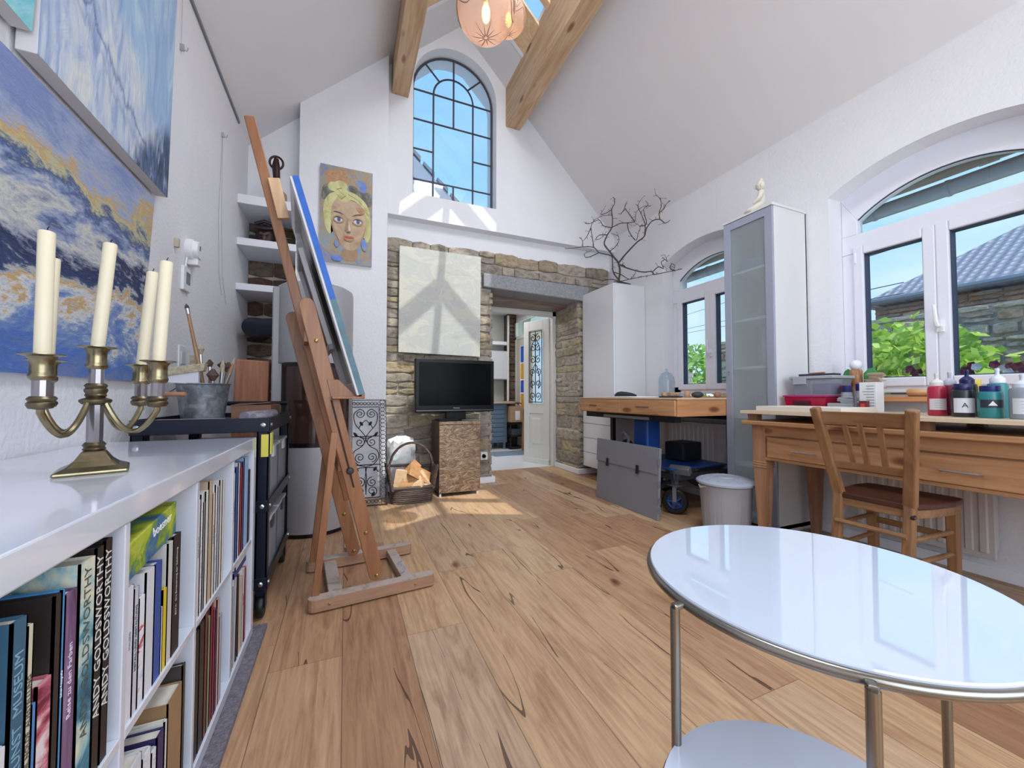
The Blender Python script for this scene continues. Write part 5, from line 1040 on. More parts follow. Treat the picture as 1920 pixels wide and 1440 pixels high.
tag(MB().tube([(LWX + .008, 2.66, 1.71), (LWX + .008, 2.645, 1.655)], .004, 6).build('cable', pw, smooth='auto'), 'short white cable under the round thermostat', 'cable')
dp = thing('temperature_display', 'small white digital display below the thermostat', 'display', (LWX, 2.65, 1.53)); MB().box(LWX, LWX + .016, 2.60, 2.70, 1.52, 1.65).build('case', pw, dp, bev=.004); MB().box(LWX + .015, LWX + .0175, 2.635, 2.69, 1.56, 1.625).build('screen', mat('lcd', '5f6f78', .25), dp)
tag(MB().box(LWX, LWX + .02, 2.505, 2.525, 1.715, 1.76).build('wall_bracket', mat('bracket_tan', 'b9a999', .6), bev=.002), 'small tan wall bracket left of the thermostat', 'bracket')
sw = thing('light_switch', 'white light switch plate behind the brush bucket', 'switch', (LWX, 2.64, 1.10)); MB().box(LWX, LWX + .008, 2.59, 2.69, 1.09, 1.22).build('plate', pw, sw, bev=.003); MB().box(LWX + .008, LWX + .012, 2.61, 2.67, 1.12, 1.19).build('rocker', mat('rocker', 'd2d4de', .3), sw, bev=.002)
# figures in the alcove
iro = mat('cast_bronze', '3a2a28', .45, metal=.6, var=.3, vs=20)
fg = thing('bronze_figure', 'slender dark bronze figure with a ring head on a tree root base, top alcove shelf', 'sculpture', (-.56, 3.80, 2.581))
c = Vector((-.565, 3.80, 2.93)); MB().tube([(c.x + .05 * math.cos(a), c.y, c.z + .055 * math.sin(a)) for a in [k * math.pi / 10 for k in range(20)]], .009, 8, closed=True).build('ring', iro, fg, smooth='auto')
MB().tube([(-.560, 3.80, 2.70), (-.562, 3.80, 2.80), (-.568, 3.80, 2.90), (-.566, 3.80, 2.965)], [.018, .026, .030, .018], 10).tube([(-.56, 3.8, 2.72), (-.585, 3.79, 2.66)], .012, 6).tube([(-.56, 3.8, 2.72), (-.52, 3.8, 2.67)], .010, 6).build('body', iro, fg, smooth='auto')
mb = MB()
for a in range(7): mb.tube([(-.55 + .05 * math.cos(a), 3.80 + .05 * math.sin(a), 2.582), (-.55 + .045 * math.cos(a), 3.80 + .04 * math.sin(a), 2.66), (-.55 + .01 * math.cos(a), 3.80, 2.71)], [.02, .022, .012], 8)
mb.build('root_base', wood('root_wood', '6d5246', '8d7062', 'a98b7a', 'Z'), fg, smooth='auto')
mk = thing('dark_mask', 'dark carved mask in the second alcove compartment', 'sculpture', (-.66, 3.95, 2.226))
MB().sph((-.66, 3.95, 2.335), (.075, .045, .11), 20, 14).build('face', iro, mk, smooth='auto')
MB().tube([(-.73, 3.915, 2.40), (-.66, 3.895, 2.39), (-.59, 3.915, 2.41)], .02, 8).tube([(-.735, 3.93, 2.43), (-.66, 3.91, 2.455), (-.59, 3.93, 2.44)], .016, 8).build('brow_band', mat('mask_band', '241c20', .5), mk, smooth='auto')
MB().tube([(-.69, 3.90, 2.345), (-.66, 3.885, 2.33), (-.63, 3.90, 2.35)], .012, 8).tube([(-.69, 3.905, 2.28), (-.655, 3.895, 2.275), (-.62, 3.91, 2.285)], .012, 8).sph((-.66, 3.90, 2.31), (.014, .016, .028)).build('features', mat('mask_relief', '5c4640', .5), mk, smooth='auto')
# ================================================================== TALL CABINET WITH THE BRANCH
gl = mat('gloss_white', 'e4e5ea', .12, coat=.5); dk = mat('carcass_white', 'd9dadf', .4)
tc_ = thing('tall_cabinet', 'tall glossy white wall hung cabinet in the far right corner', 'cabinet', (2.9, 3.79, .10))
MB().box(2.70, 3.115, 3.48, 4.09, .10, 2.19).build('carcass', dk, tc_, bev=.002)
MB().box(2.68, 2.698, 3.482, 4.088, .80, 2.188).build('door', gl, tc_, bev=.002)
for i in range(4):
    z = .105 + i * .172; MB().box(2.68, 2.698, 3.482, 4.088, z, z + .167).build('drawer', gl, tc_, bev=.002)
bark = mat('hazel_bark', '4a3d3e', .7, var=.3, vs=60)
BR = __import__('json').loads(r'''{"t0":[[2.737,3.467,2.192],[2.745,3.45,2.303],[2.738,3.465,2.404],[2.715,3.512,2.482],[2.692,3.559,2.561],[2.664,3.616,2.661],[2.681,3.582,2.752],[2.705,3.533,2.821],[2.709,3.524,2.918],[2.705,3.532,3.021],[2.721,3.499,3.085],[2.716,3.51,3.155]],"t1":[[2.738,3.465,2.404],[2.769,3.403,2.47],[2.806,3.327,2.538],[2.835,3.267,2.585],[2.867,3.202,2.622],[2.878,3.18,2.701],[2.906,3.123,2.761],[2.94,3.054,2.754],[2.963,3.008,2.7],[2.985,2.961,2.715]],"t2":[[2.737,3.467,2.224],[2.711,3.521,2.319],[2.707,3.528,2.437],[2.7,3.544,2.507],[2.635,3.674,2.576],[2.606,3.733,2.652],[2.542,3.864,2.697],[2.48,3.991,2.715],[2.433,4.085,2.737]],"t3":[[2.746,3.45,2.384],[2.776,3.389,2.337],[2.823,3.292,2.282],[2.862,3.212,2.247],[2.904,3.128,2.228],[2.917,3.101,2.129],[2.927,3.08,2.171],[2.943,3.047,2.11],[2.97,2.993,2.159],[3.002,2.928,2.189],[3.033,2.864,2.196]],"t4":[[2.867,3.202,2.622],[2.871,3.193,2.745],[2.854,3.228,2.867],[2.837,3.264,2.975],[2.859,3.219,3.039]],"t5":[[2.705,3.533,2.821],[2.747,3.446,2.835],[2.785,3.369,2.818],[2.822,3.295,2.81],[2.829,3.279,2.901],[2.865,3.206,2.939],[2.9,3.135,2.921]],"t6":[[2.94,3.054,2.754],[2.937,3.06,2.825],[2.947,3.039,2.895],[2.941,3.052,2.968],[2.921,3.093,3.03]],"t7":[[2.785,3.369,2.818],[2.792,3.355,2.732],[2.825,3.289,2.616],[2.836,3.266,2.673],[2.847,3.244,2.745],[2.822,3.295,2.81]],"t8":[[2.705,3.533,2.821],[2.661,3.622,2.866],[2.637,3.672,2.95],[2.586,3.775,2.941],[2.556,3.836,2.961]],"t9":[[2.606,3.733,2.652],[2.598,3.75,2.768],[2.59,3.766,2.895],[2.612,3.723,2.967],[2.661,3.622,2.985],[2.709,3.524,2.952]],"t10":[[2.635,3.674,2.576],[2.564,3.82,2.563],[2.551,3.847,2.613],[2.585,3.776,2.629]],"t11":[[2.542,3.864,2.697],[2.538,3.873,2.77],[2.529,3.89,2.819]],"t12":[[2.822,3.295,2.81],[2.793,3.353,2.91],[2.774,3.391,2.988],[2.786,3.367,3.045]],"t13":[[2.937,3.06,2.825],[2.957,3.019,2.857],[2.97,2.992,2.901],[2.983,2.966,2.914]],"t14":[[2.904,3.128,2.228],[2.931,3.073,2.261],[2.954,3.026,2.234],[2.944,3.045,2.3],[2.961,3.012,2.322],[2.97,2.992,2.294],[2.961,3.011,2.367]],"t15":[[2.711,3.521,2.319],[2.753,3.435,2.266],[2.79,3.359,2.201],[2.833,3.271,2.166],[2.875,3.185,2.109],[2.903,3.129,2.105]],"t16":[[2.745,3.451,2.205],[2.782,3.375,2.172],[2.819,3.3,2.236],[2.823,3.292,2.282]],"t17":[[2.737,3.467,2.208],[2.699,3.546,2.242],[2.659,3.627,2.243],[2.651,3.643,2.229]],"t18":[[2.681,3.582,2.752],[2.636,3.673,2.78],[2.615,3.716,2.741],[2.644,3.657,2.741],[2.669,3.607,2.777]],"t19":[[2.692,3.559,2.561],[2.715,3.511,2.581],[2.739,3.463,2.634],[2.739,3.463,2.7],[2.7,3.542,2.757]],"t20":[[2.59,3.766,2.895],[2.564,3.819,2.807],[2.538,3.873,2.77]],"t21":[[2.847,3.244,2.745],[2.878,3.179,2.748],[2.865,3.206,2.907],[2.886,3.163,2.939],[2.876,3.184,2.994]],"t22":[[2.776,3.389,2.337],[2.761,3.419,2.377],[2.746,3.45,2.368]],"t23":[[3.002,2.928,2.189],[2.983,2.967,2.22],[2.989,2.953,2.262],[3.002,2.927,2.241],[2.999,2.934,2.198]],"t24":[[2.705,3.532,3.021],[2.677,3.589,3.007],[2.645,3.655,3.013],[2.661,3.621,3.052]],"t25":[[2.774,3.391,2.988],[2.755,3.43,2.936],[2.74,3.461,2.947]]}''')
br = thing('hazel_branch', 'bare corkscrew hazel branch lying on the tall white cabinet', 'branch', (2.745, 3.45, 2.19))
rnd = random.Random(12); mb = MB(); bud = MB()
def smooth_pts(p, n=4):
    q = [Vector(x) for x in p]; o = []
    for i in range(len(q) - 1):
        p0, p1, p2, p3 = q[max(0, i-1)], q[i], q[i+1], q[min(len(q)-1, i+2)]
        for k in range(n):
            t = k / n; o.append(.5 * ((2 * p1) + (-p0 + p2) * t + (2 * p0 - 5 * p1 + 4 * p2 - p3) * t * t + (-p0 + 3 * p1 - 3 * p2 + p3) * t ** 3))
    o.append(q[-1]); return o
main = {'t0': .011, 't1': .010, 't2': .0075, 't3': .007}
for k, pts in BR.items():
    off = 0 if k in ('t0', 't1', 't2') else rnd.uniform(-.02, .02)
    q = smooth_pts([(x + off * (i > 0), y + off * (i > 0), z) for i, (x, y, z) in enumerate(pts)])
    q = [Vector((min(p.x, 3.10), p.y, max(p.z, 2.197))) for p in q]
    r0 = main.get(k, .0048); n = len(q); mb.tube(q, [r0 * (1 - .72 * i / n) + .0006 for i in range(n)], 6)
    for i in range(2, n, 2):
        if rnd.random() < (.45 if k in main else .75):
            d = Vector((rnd.uniform(-1, .8), rnd.uniform(-.6, 1), rnd.uniform(-.4, 1))).normalized(); L_ = rnd.uniform(.015, .06); e = q[i] + d * L_; e.x = min(e.x, 3.10)
            e.z = max(e.z, 2.2)
            mb.tube([q[i], q[i] + (e - q[i]) * .5 + Vector((0, 0, .004)), e], [.0026, .002, .0014], 4); bud.sph(e, (.0035, .0035, .006), 6, 4)
for p in ([(2.70, 3.60, 2.197), (2.76, 3.50, 2.20), (2.86, 3.36, 2.197), (2.95, 3.52, 2.2)], [(2.75, 3.42, 2.197), (2.80, 3.50, 2.205), (2.9, 3.60, 2.197)], [(2.70, 3.50, 2.2), (2.78, 3.42, 2.21), (2.92, 3.49, 2.2)]):
    mb.tube(smooth_pts([(a, max(b, 3.49), c) for a, b, c in p]), .005, 6)
mb.build('twigs', bark, br, smooth='auto'); bud.build('buds', mat('bud', '6a4f4c', .7), br)

# ================================================================== WORK BENCH WITH DRAWER BOX
pinew = wood('bench_pine', 'a17650', 'bb8c62', 'd2a67c', 'Y', .8, .45, knots=True); pinex = wood('bench_pine_x', 'a9754a', 'c08a5c', 'd2a072', 'X', .8, .45, knots=True)
wb_ = thing('plan_chest_bench', 'shallow pine plan chest bench in front of the tall cabinet', 'bench', (2.67, 2.80, 0))
BX0, BX1, BY0, BY1 = 2.235, 3.10, 2.17, 3.46
MB().box(BX0, BX1, BY0, BY1, .795, .92).build('chest_body', pinex, wb_, bev=.002)
MB().box(BX0 - .008, BX1, BY0 - .006, BY1 + .004, .921, .933).build('top_board', mat('bench_top', 'd0b596', .45, var=.05, vs=6), wb_, bev=.002)
MB().box(BX0 - .016, BX0, BY0 + .012, 2.80, .80, .915).build('drawer', pinew, wb_, bev=.003); MB().box(BX0 - .016, BX0, 2.806, BY1 - .012, .80, .915).build('drawer', pinew, wb_, bev=.003)
mb = MB(); mb.box(BX0 - .022, BX0 - .015, 2.45, 2.60, .855, .862).box(BX0 - .022, BX0 - .015, 3.15, 3.27, .855, .862); mb.build('finger_grip', mat('grip_dark', '6b4a30', .6), wb_)
MB().box(2.27, 2.33, BY0 + .06, BY1 - .06, .745, .793).box(3.0, 3.06, BY0 + .06, BY1 - .06, .745, .793).build('slide_frame', mat('dark_steel', '24262c', .4, metal=.5), wb_)
MB().box(2.262, 2.275, 2.50, 3.10, .752, .775).build('rail', mat('alu_rail', 'a9aaad', .35, metal=.8), wb_)
mb = MB()
for x, y in ((2.6, 3.40), (3.0, 3.36), (3.0, 2.26)): mb.box(x - .02, x + .02, y - .02, y + .02, 0, .75)
mb.build('leg', mat('dark_steel', '', .4), wb_)
pap = thing('paper_sheets', 'white sheets of paper on the pine bench', 'paper', (2.55, 3.05, .934))
rnd = random.Random(3)
for k in range(3): MB().obox((2.52 + k * .03, 2.98 + k * .07, .936 + k * .0035), .42, .60, .003, (0, .0, R(rnd.uniform(-14, 14)))).build('sheet', mat('paper', 'e9e9ea', .7), pap)
tag(MB().tube(smooth_pts([(2.58, 3.34, .95), (2.62, 3.28, .965), (2.68, 3.22, .962), (2.74, 3.20, .95)]), [.012, .02, .03, .03, .03, .026, .024, .022, .02, .018, .015, .012, .01][:13], 8).build('black_case', mat('soft_black', '17181c', .6), smooth='auto'), 'small black soft case on the papers by the tall cabinet', 'case')
gj = thing('glass_bell_jar', 'clear glass bell jar on the bench before the window', 'bell jar', (2.93, 2.98, .934))
MB().lathe([(.075, .004), (.076, .16), (.070, .20), (.052, .232), (.025, .25), (.008, .256), (.009, .262), (.014, .272), (.006, .284), (.001, .285)], (2.93, 2.98, .934), 32, cap=False).build('dome', glass('jar_glass', 'e8f2f6'), gj, smooth=True)
pl = thing('slate_plate', 'dark slate plate with wood pieces on the bench', 'plate', (2.62, 2.62, .934))
MB().lathe([(.09, 0), (.10, .010), (.095, .012)], (2.62, 2.62, .934), 24).build('plate', mat('slate', '2f3136', .6), pl, smooth='auto')
blk_ = wood('small_block', 'a27a5c', 'bd9676', 'cfae90', 'X', 2, .7)
for x, y, s_, lab in ((2.58, 2.66, .030, 'small tan wood block at the left of the slate plate'), (2.62, 2.62, .034, 'small tan wood block in the middle of the slate plate'), (2.655, 2.58, .028, 'small tan wood block at the right of the slate plate')):
    tag(MB().obox((x, y, .947 + s_ / 2), s_ * 1.5, s_, s_, (0, 0, x * 9)).build('wood_block', blk_, bev=.006), lab, 'block', 'wood blocks on the slate plate')
tag(MB().lathe([(.022, 0), (.024, .004), (.024, .05), (.02, .055)], (2.60, 2.42, .934), 16).build('wood_cup', blk_, smooth='auto'), 'small turned wooden cup between the slate plate and the dark pebble', 'cup')
tag(MB().sph((2.56, 2.28, .958), (.05, .042, .025), 20, 12).build('pebble', mat('pebble', '35383e', .55, var=.2, vs=30), smooth=True), 'dark oval pebble on the pine bench corner', 'stone')
tag(MB().sph((2.70, 2.215, .958), (.03, .026, .024), 12, 8).build('pebble', mat('pebble_tan', '94715c', .6, var=.2, vs=30), smooth=True), 'brown pebble beside the display cabinet on the pine bench', 'stone')
# blue lift cart below the bench
bl = mat('blue_steel', '23509e', .4, metal=.2)
lc_ = thing('lift_cart', 'blue metal lifting cart with a large caster under the pine bench', 'cart', (2.70, 2.70, 0))
mb = MB()
mb.bar((2.42, 2.38, .30), (3.00, 2.38, .30), .03, .05).bar((2.42, 3.05, .30), (3.00, 3.05, .30), .03, .05).bar((2.42, 2.38, .30), (2.42, 3.05, .30), .03, .05).bar((3.0, 2.38, .30), (3.0, 3.05, .30), .03, .05); mb.build('frame', mat('grey_steel', '5c6068', .4, metal=.6), lc_, bev=.004)
MB().box(2.36, 2.98, 2.36, 3.0, .36, .375).build('platform', bl, lc_, bev=.004)
MB().box(2.44, 2.60, 2.72, 2.90, .375, .74).build('column', bl, lc_, bev=.02)
mb = MB(); mb.bar((2.40, 2.40, .36), (2.98, 2.66, .14), .02, .04).bar((2.98, 2.40, .36), (2.40, 2.66, .14), .02, .04); mb.build('scissor_arm', mat('grey_steel', '', .4), lc_)
MB().obox((2.45, 2.36, .36), .05, .16, .06, (0, R(-25), R(20))).build('bracket', mat('bracket_silver', '8a8c92', .4, metal=.5), lc_, bev=.004)
for x, y in ((2.455, 2.42), (2.95, 2.42), (2.455, 3.0), (2.95, 3.0)):
    w1 = MB().lathe([(.062, -.022), (.090, -.022), (.100, -.013), (.100, .013), (.090, .022), (.062, .022), (.062, -.022)], (x, y, .100), 32, cap=False, M=Matrix.Rotation(R(125), 3, 'Z') @ Matrix.Rotation(R(90), 3, 'X')).build('tyre', mat('rubber', '', .5), lc_, smooth='auto')
    M = Matrix.Rotation(R(125), 3, 'Z') @ Matrix.Rotation(R(90), 3, 'X'); h = MB().lathe([(.012, -.022), (.02, -.024), (.02, .024), (.012, .022)], (x, y, .100), 16, M=M)
    for k in range(5):
        a = 2 * math.pi * k / 5; h.bar(Vector((x, y, .100)) + M @ Vector((.015 * math.cos(a), .015 * math.sin(a), 0)), Vector((x, y, .100)) + M @ Vector((.063 * math.cos(a), .063 * math.sin(a), 0)), .016, .02, M @ Vector((0, 0, 1)))
    h.tube([Vector((x, y, .100)) + M @ Vector((.056 * math.cos(k * .4), .056 * math.sin(k * .4), 0)) for k in range(16)], .008, 6, closed=True); h.build('wheel_hub', bl, w1)
    f = MB(); 
    for s_ in (-1, 1): f.bar(Vector((x, y, .100)) + M @ Vector((0, 0, .028 * s_)), Vector((x, y, .225)) + M @ Vector((0, 0, .028 * s_)), .005, .03, M @ Vector((1, 0, 0)))
    f.obox((x, y, .228), .08, .08, .008); f.box(x - .02, x + .02, y - .02, y + .02, .23, .29); f.build('fork', mat('bracket_silver', '', .4), lc_)
tb_ = thing('power_tool', 'black and blue power tool with a looped handle on the cart', 'tool', (2.42, 2.96, .376))
MB().sph((2.42, 2.96, .46), (.07, .07, .085), 16, 10).build('motor_body', mat('soft_black', '', .6), tb_, smooth='auto'); MB().tube([(2.38, 2.90, .50), (2.36, 2.86, .57), (2.38, 2.95, .61), (2.41, 3.02, .58), (2.43, 3.03, .50)], .013, 8).build('handle', mat('tool_grey', '777c84', .5), tb_, smooth='auto')
tag(MB().obox((2.80, 2.66, .46), .25, .20, .16, (0, 0, .1)).build('tool_case', mat('case_black', '16181d', .5), bev=.015), 'black tool case on the blue cart', 'case')
# grey portfolio
pf = thing('art_portfolio', 'grey art portfolio case with two black clasps leaning on the bench', 'portfolio', (2.19, 2.73, 0))
pg_ = mat('portfolio_grey', '7f8088', .45, var=.02)
def pfp(y, z, off=0): return (2.185 + .030 * (z / .545) + off, y, z)
def pfb(y0, y1, z0, z1, a, b_): return MB().hexa([pfp(y0, z0, a), pfp(y0, z0, b_), pfp(y1, z0, b_), pfp(y1, z0, a), pfp(y0, z1, a), pfp(y0, z1, b_), pfp(y1, z1, b_), pfp(y1, z1, a)])
pfb(2.33, 3.12, 0, .545, 0, .022).build('case_body', pg_, pf, bev=.003)
pfb(2.345, 3.13, .345, .550, -.006, -.001).build('front_flap', pg_, pf, bev=.002)
for y in (2.94, 2.545): pfb(y, y + .035, .315, .385, -.013, -.006).build('clasp', mat('clasp_black', '17171a', .4), pf, bev=.003)
mb = MB()
for z in (.05, .12, .25, .42): mb.box(2.19, 2.215, 2.3265, 2.331, z, z + .05)
mb.build('edge_rivet_strip', mat('portfolio_edge', '6c6d75', .5), pf)

# ================================================================== BIN
gp = mat('bin_plastic', '9c9ca0', .45); gp2 = mat('bin_lid_plastic', 'a6acba', .4)
bi = thing('waste_bin', 'round grey plastic bin with a lid beside the desk leg', 'bin', (2.43, 1.94, 0)); bcx, bcy = 2.43, 1.94
mb = MB(); n = 72; prof = [(.138, 0), (.142, .01), (.166, .34), (.172, .345), (.172, .36)]; vs = []
for r_, z in prof:
    for j in range(n):
        a = 2 * math.pi * j / n; rr = r_ * (1 + (.020 if (j // 3) % 2 == 0 and .005 < z < .33 else 0)); vs.append((bcx + rr * math.cos(a), bcy + rr * math.sin(a), z))
mb.add(vs, [(i * n + j, i * n + (j + 1) % n, (i + 1) * n + (j + 1) % n, (i + 1) * n + j) for i in range(len(prof) - 1) for j in range(n)] + [tuple(range(n))[::-1]]); mb.build('tub', gp, bi)
MB().lathe([(.180, .345), (.186, .350), (.186, .362), (.172, .372), (.160, .376), (.10, .392), (.085, .392), (.083, .386), (.055, .385), (.05, .392), (.0, .396)], (bcx, bcy, 0), 48).build('lid', gp2, bi, smooth='auto')
mb = MB()
for k in range(16):
    a = 2 * math.pi * k / 16; mb.bar((bcx + .10 * math.cos(a), bcy + .10 * math.sin(a), .3915), (bcx + .158 * math.cos(a), bcy + .158 * math.sin(a), .377), .008, .004)
mb.build('lid_rib', gp2, bi); 
for a in (R(-15), R(165)): MB().tube([(bcx + .172 * math.cos(a) + .0, bcy + .172 * math.sin(a) - .03, .335), (bcx + .19 * math.cos(a), bcy + .19 * math.sin(a), .325), (bcx + .172 * math.cos(a), bcy + .172 * math.sin(a) + .03, .335)], .006, 6).build('side_grip', gp, bi, smooth='auto')

# ================================================================== DISPLAY CABINET
alu = mat('alu_frame', 'aab1c2', .3, metal=.35); cw = mat('cabinet_white', 'd9d9da', .45)
dc_ = thing('display_cabinet', 'tall narrow white cabinet with a frosted glass door in a metal frame', 'cabinet', (2.92, 1.97, 0))
DX0, DX1, DY0, DY1, DZ = 2.755, 3.115, 1.785, 2.165, 2.31
MB().box(DX0, DX1, DY0, DY0 + .018, 0, DZ - .018).box(DX0, DX1, DY1 - .018, DY1, 0, DZ - .018).box(DX1 - .012, DX1, DY0, DY1, 0, DZ).box(DX0 - .025, DX1, DY0 - .006, DY1 + .004, DZ - .018, DZ).box(DX0, DX1, DY0, DY1, .02, .05).build('carcass', cw, dc_, bev=.0015)
for z in (.42, .78, 1.15, 1.51, 1.88): MB().box(DX0 + .01, DX1 - .012, DY0 + .018, DY1 - .018, z, z + .018).build('shelf', cw, dc_)
m = MB(); f = .055; m.box(DX0 - .020, DX0 - .002, DY0, DY0 + f, .03, DZ - .022).box(DX0 - .020, DX0 - .002, DY1 - f, DY1, .03, DZ - .022).box(DX0 - .020, DX0 - .002, DY0 + f, DY1 - f, .03, .03 + f).box(DX0 - .020, DX0 - .002, DY0 + f, DY1 - f, DZ - .022 - f, DZ - .022); dr = m.build('door_frame', alu, dc_, bev=.002)
MB().box(DX0 - .012, DX0 - .008, DY0 + f, DY1 - f, .03 + f, DZ - .022 - f).build('frosted_pane', frosted('frosted_door', 'e2e9ec', .24, .35), dr)
MB().tube([(DX0 - .02, DY1 - .03, 1.135), (DX0 - .04, DY1 - .03, 1.135)], [.005, .008], 10).build('knob', mat('steel_bright', '', .3), dr, smooth='auto')
tag(MB().lathe([(.05, 0), (.055, .12), (.06, .22), (.045, .30), (.02, .34)], (2.92, 1.93, 1.169), 20).build('white_vase', mat('ceramic_white', 'e4e4e6', .3), smooth=True), 'white vessel seen dimly behind the frosted glass', 'vase')
tag(MB().box(2.85, 3.05, 1.85, 2.08, 1.53, 1.58).build('folded_stack', mat('stack_blue', '8c98a8', .7), bev=.008), 'pale stack seen dimly on a shelf behind the frosted glass', 'stack')
tag(MB().obox((2.93, 1.97, 1.95), .2, .24, .10, (0, 0, .1)).build('dim_box', mat('dim_box', '6e8298', .6), bev=.006), 'bluish box on the top shelf behind the frosted glass', 'box')
# seated figurine (skin modelled)
def skin(name, m, par, verts, edges, radii, sub=2, root=0):
    L, rz = ORG[par.name]; Mi = Matrix.Rotation(-rz, 3, 'Z'); me = bpy.data.meshes.new(name); me.from_pydata([Mi @ (Vector(v) - L) for v in verts], edges, []); me.materials.append(m)
    o = bpy.data.objects.new(name, me); COL.objects.link(o); o.parent = par; ORG[o.name] = (L, rz); o.modifiers.new('skin', 'SKIN')
    for i, r_ in enumerate(radii): me.skin_vertices[0].data[i].radius = (r_, r_) if not isinstance(r_, tuple) else r_
    me.skin_vertices[0].data[root].use_root = True; o.modifiers['skin'].use_smooth_shade = True
    s_ = o.modifiers.new('sub', 'SUBSURF'); s_.levels = sub; s_.render_levels = sub; return o
cer = mat('cream_ceramic', 'd8d4c6', .5, bs=.25, bsc=60)
bd = thing('seated_figurine', 'cream ceramic seated figurine in meditation on the display cabinet', 'figurine', (2.835, 1.925, DZ), R(35)); bd.scale = (1.22, 1.22, 1.22)
P = LW(bd)
vs = [(0, 0, .028), (0, 0, .065), (0, .0, .10), (0, -.002, .130), (-.033, 0, .118), (-.050, .008, .082), (-.035, .045, .052), (.033, 0, .118), (.050, .008, .082), (.035, .045, .052), (-.045, .030, .020), (-.028, .075, .016), (.020, .070, .018), (.045, .030, .020), (.035, .078, .018), (-.035, .070, .022), (0, 0, .142)]
skin('body', cer, bd, [P(*v) for v in vs], [(0, 1), (1, 2), (2, 3), (3, 16), (3, 4), (4, 5), (5, 6), (3, 7), (7, 8), (8, 9), (0, 10), (10, 11), (11, 12), (0, 13), (13, 14), (14, 15)], [.034, .030, .028, .022, .016, .012, .009, .016, .012, .009, .022, .016, .011, .022, .016, .011, .012])
mb = MB(); mb.sph(P(0, .004, .172), (.024, .026, .031), 20, 14).sph(P(0, .0, .203), (.012, .012, .012), 12, 8).sph(P(0, .031, .168), (.004, .006, .008), 8, 6)
for s_ in (-1, 1): mb.sph(P(.024 * s_, 0, .166), (.004, .006, .013), 8, 6); mb.sph(P(.010 * s_, .026, .176), (.006, .003, .0025), 8, 6)
mb.sph(P(0, .028, .157), (.008, .003, .002), 8, 6); mb.build('head', cer, bd, smooth=True)
MB().lathe([(.075, 0), (.078, .006), (.070, .012)], P(0, .03, 0), 24, sy=.75).build('base', cer, bd, smooth='auto')

# ================================================================== DESK
dp1 = wood('old_pine', '8a6142', 'a87b56', 'bd9168', 'Y', .9, .45, knots=True); dpz = wood('old_pine_z', '855d44', 'a07658', 'b38868', 'Z', .9, .5); dtop = mat('birch_board', 'd3c0a4', .28, var=.04, vs=3)
de = thing('desk', 'old pine table with two drawers and a raised drawing board under the window', 'desk', (2.75, .95, 0))
KX0, KX1, KY0, KY1 = 2.42, 3.06, .08, 1.745
MB().box(KX0 - .045, KX1, KY0, KY1 + .037, .835, .855).build('drawing_board', dtop, de, bev=.002)
for x in (KX0 + .02, KX1 - .08):
    for y in (KY0 + .04, .9, KY1 - .03): MB().box(x, x + .05, y, y + .06, .792, .835).build('riser_block', dpz, de)
MB().box(KX0 - .04, KX1, KY0, KY1 + .035, .765, .792).build('table_top', dp1, de, bev=.006)
MB().box(KX0 + .002, KX1 - .02, KY0 + .03, KY1 - .01, .70, .765).box(KX0 + .012, KX1 - .02, KY0 + .06, KY1 - .05, .555, .70).box(KX0 + .004, KX0 + .03, KY0 + .05, KY1 - .06, .548, .566).build('apron', dp1, de, bev=.002)
for y0, y1, kn in ((.955, 1.635, 1.41), (.10, .935, .80)):
    d_ = MB().box(KX0 - .004, KX0 + .014, y0, y1, .568, .692).build('drawer', dp1, de, bev=.003)
    yc_ = 1.42 if y0 > .9 else .80
    MB().tube([(KX0 - .004, yc_ - .062, .625), (KX0 - .024, yc_ - .058, .625), (KX0 - .026, yc_, .625), (KX0 - .024, yc_ + .058, .625), (KX0 - .004, yc_ + .062, .625)], .0045, 8).build('bar_handle', mat('steel_bright', '', .3), d_, smooth='auto')
def leg(x, y, name='leg'):
    mb = MB(); 
    def sq(z, h): return [(x - h, y - h, z), (x + h, y - h, z), (x + h, y + h, z), (x - h, y + h, z)]
    st_ = [(.77, .041), (.535, .041), (.53, .045), (.522, .041), (.515, .045), (.507, .041), (.50, .045), (.492, .040), (.0, .022)]; vs = []
    for z, h in st_: vs += sq(z, h)
    fs = [(i * 4 + j, i * 4 + (j + 1) % 4, i * 4 + 4 + (j + 1) % 4, i * 4 + 4 + j) for i in range(len(st_) - 1) for j in range(4)] + [(0, 1, 2, 3), tuple(range(len(st_) * 4 - 4, len(st_) * 4))]
    mb.add(vs, fs); return mb.build(name, dpz, de, bev=.002)
for x, y in ((KX0 + .042, KY1 - .055), (KX1 - .07, KY1 - .055), (KX0 + .042, KY0 + .05), (KX1 - .07, KY0 + .05)): leg(x, y)
# flat white panel lying on the desk
tag(MB().box(2.40, 2.74, 1.225, 1.69, .8555, .885).build('canvas_panel', mat('panel_cream', 'dcd3c4', .6), bev=.002), 'flat cream wrapped canvas panel on the desk corner', 'canvas')
ZT = .8555
rb = thing('craft_box', 'magenta plastic craft box on the desk beside the display cabinet', 'box', (2.90, 1.61, ZT))
mag = frosted('magenta_plastic', 'b8123f', .8, .25)
MB().hexa([(2.77, 1.50, ZT), (3.02, 1.50, ZT), (3.02, 1.735, ZT), (2.77, 1.735, ZT), (2.76, 1.49, ZT + .085), (3.03, 1.49, ZT + .085), (3.03, 1.745, ZT + .085), (2.76, 1.745, ZT + .085)]).build('tray', mag, rb, bev=.006)
MB().box(2.755, 3.035, 1.485, 1.75, ZT + .085, ZT + .098).build('lid', frosted('pink_lid', 'c2387c', .75, .25), rb, bev=.004)
MB().box(2.750, 2.765, 1.58, 1.68, ZT + .03, ZT + .06).build('recess', mat('recess_dark', '3a0a1c', .5), rb, bev=.003)
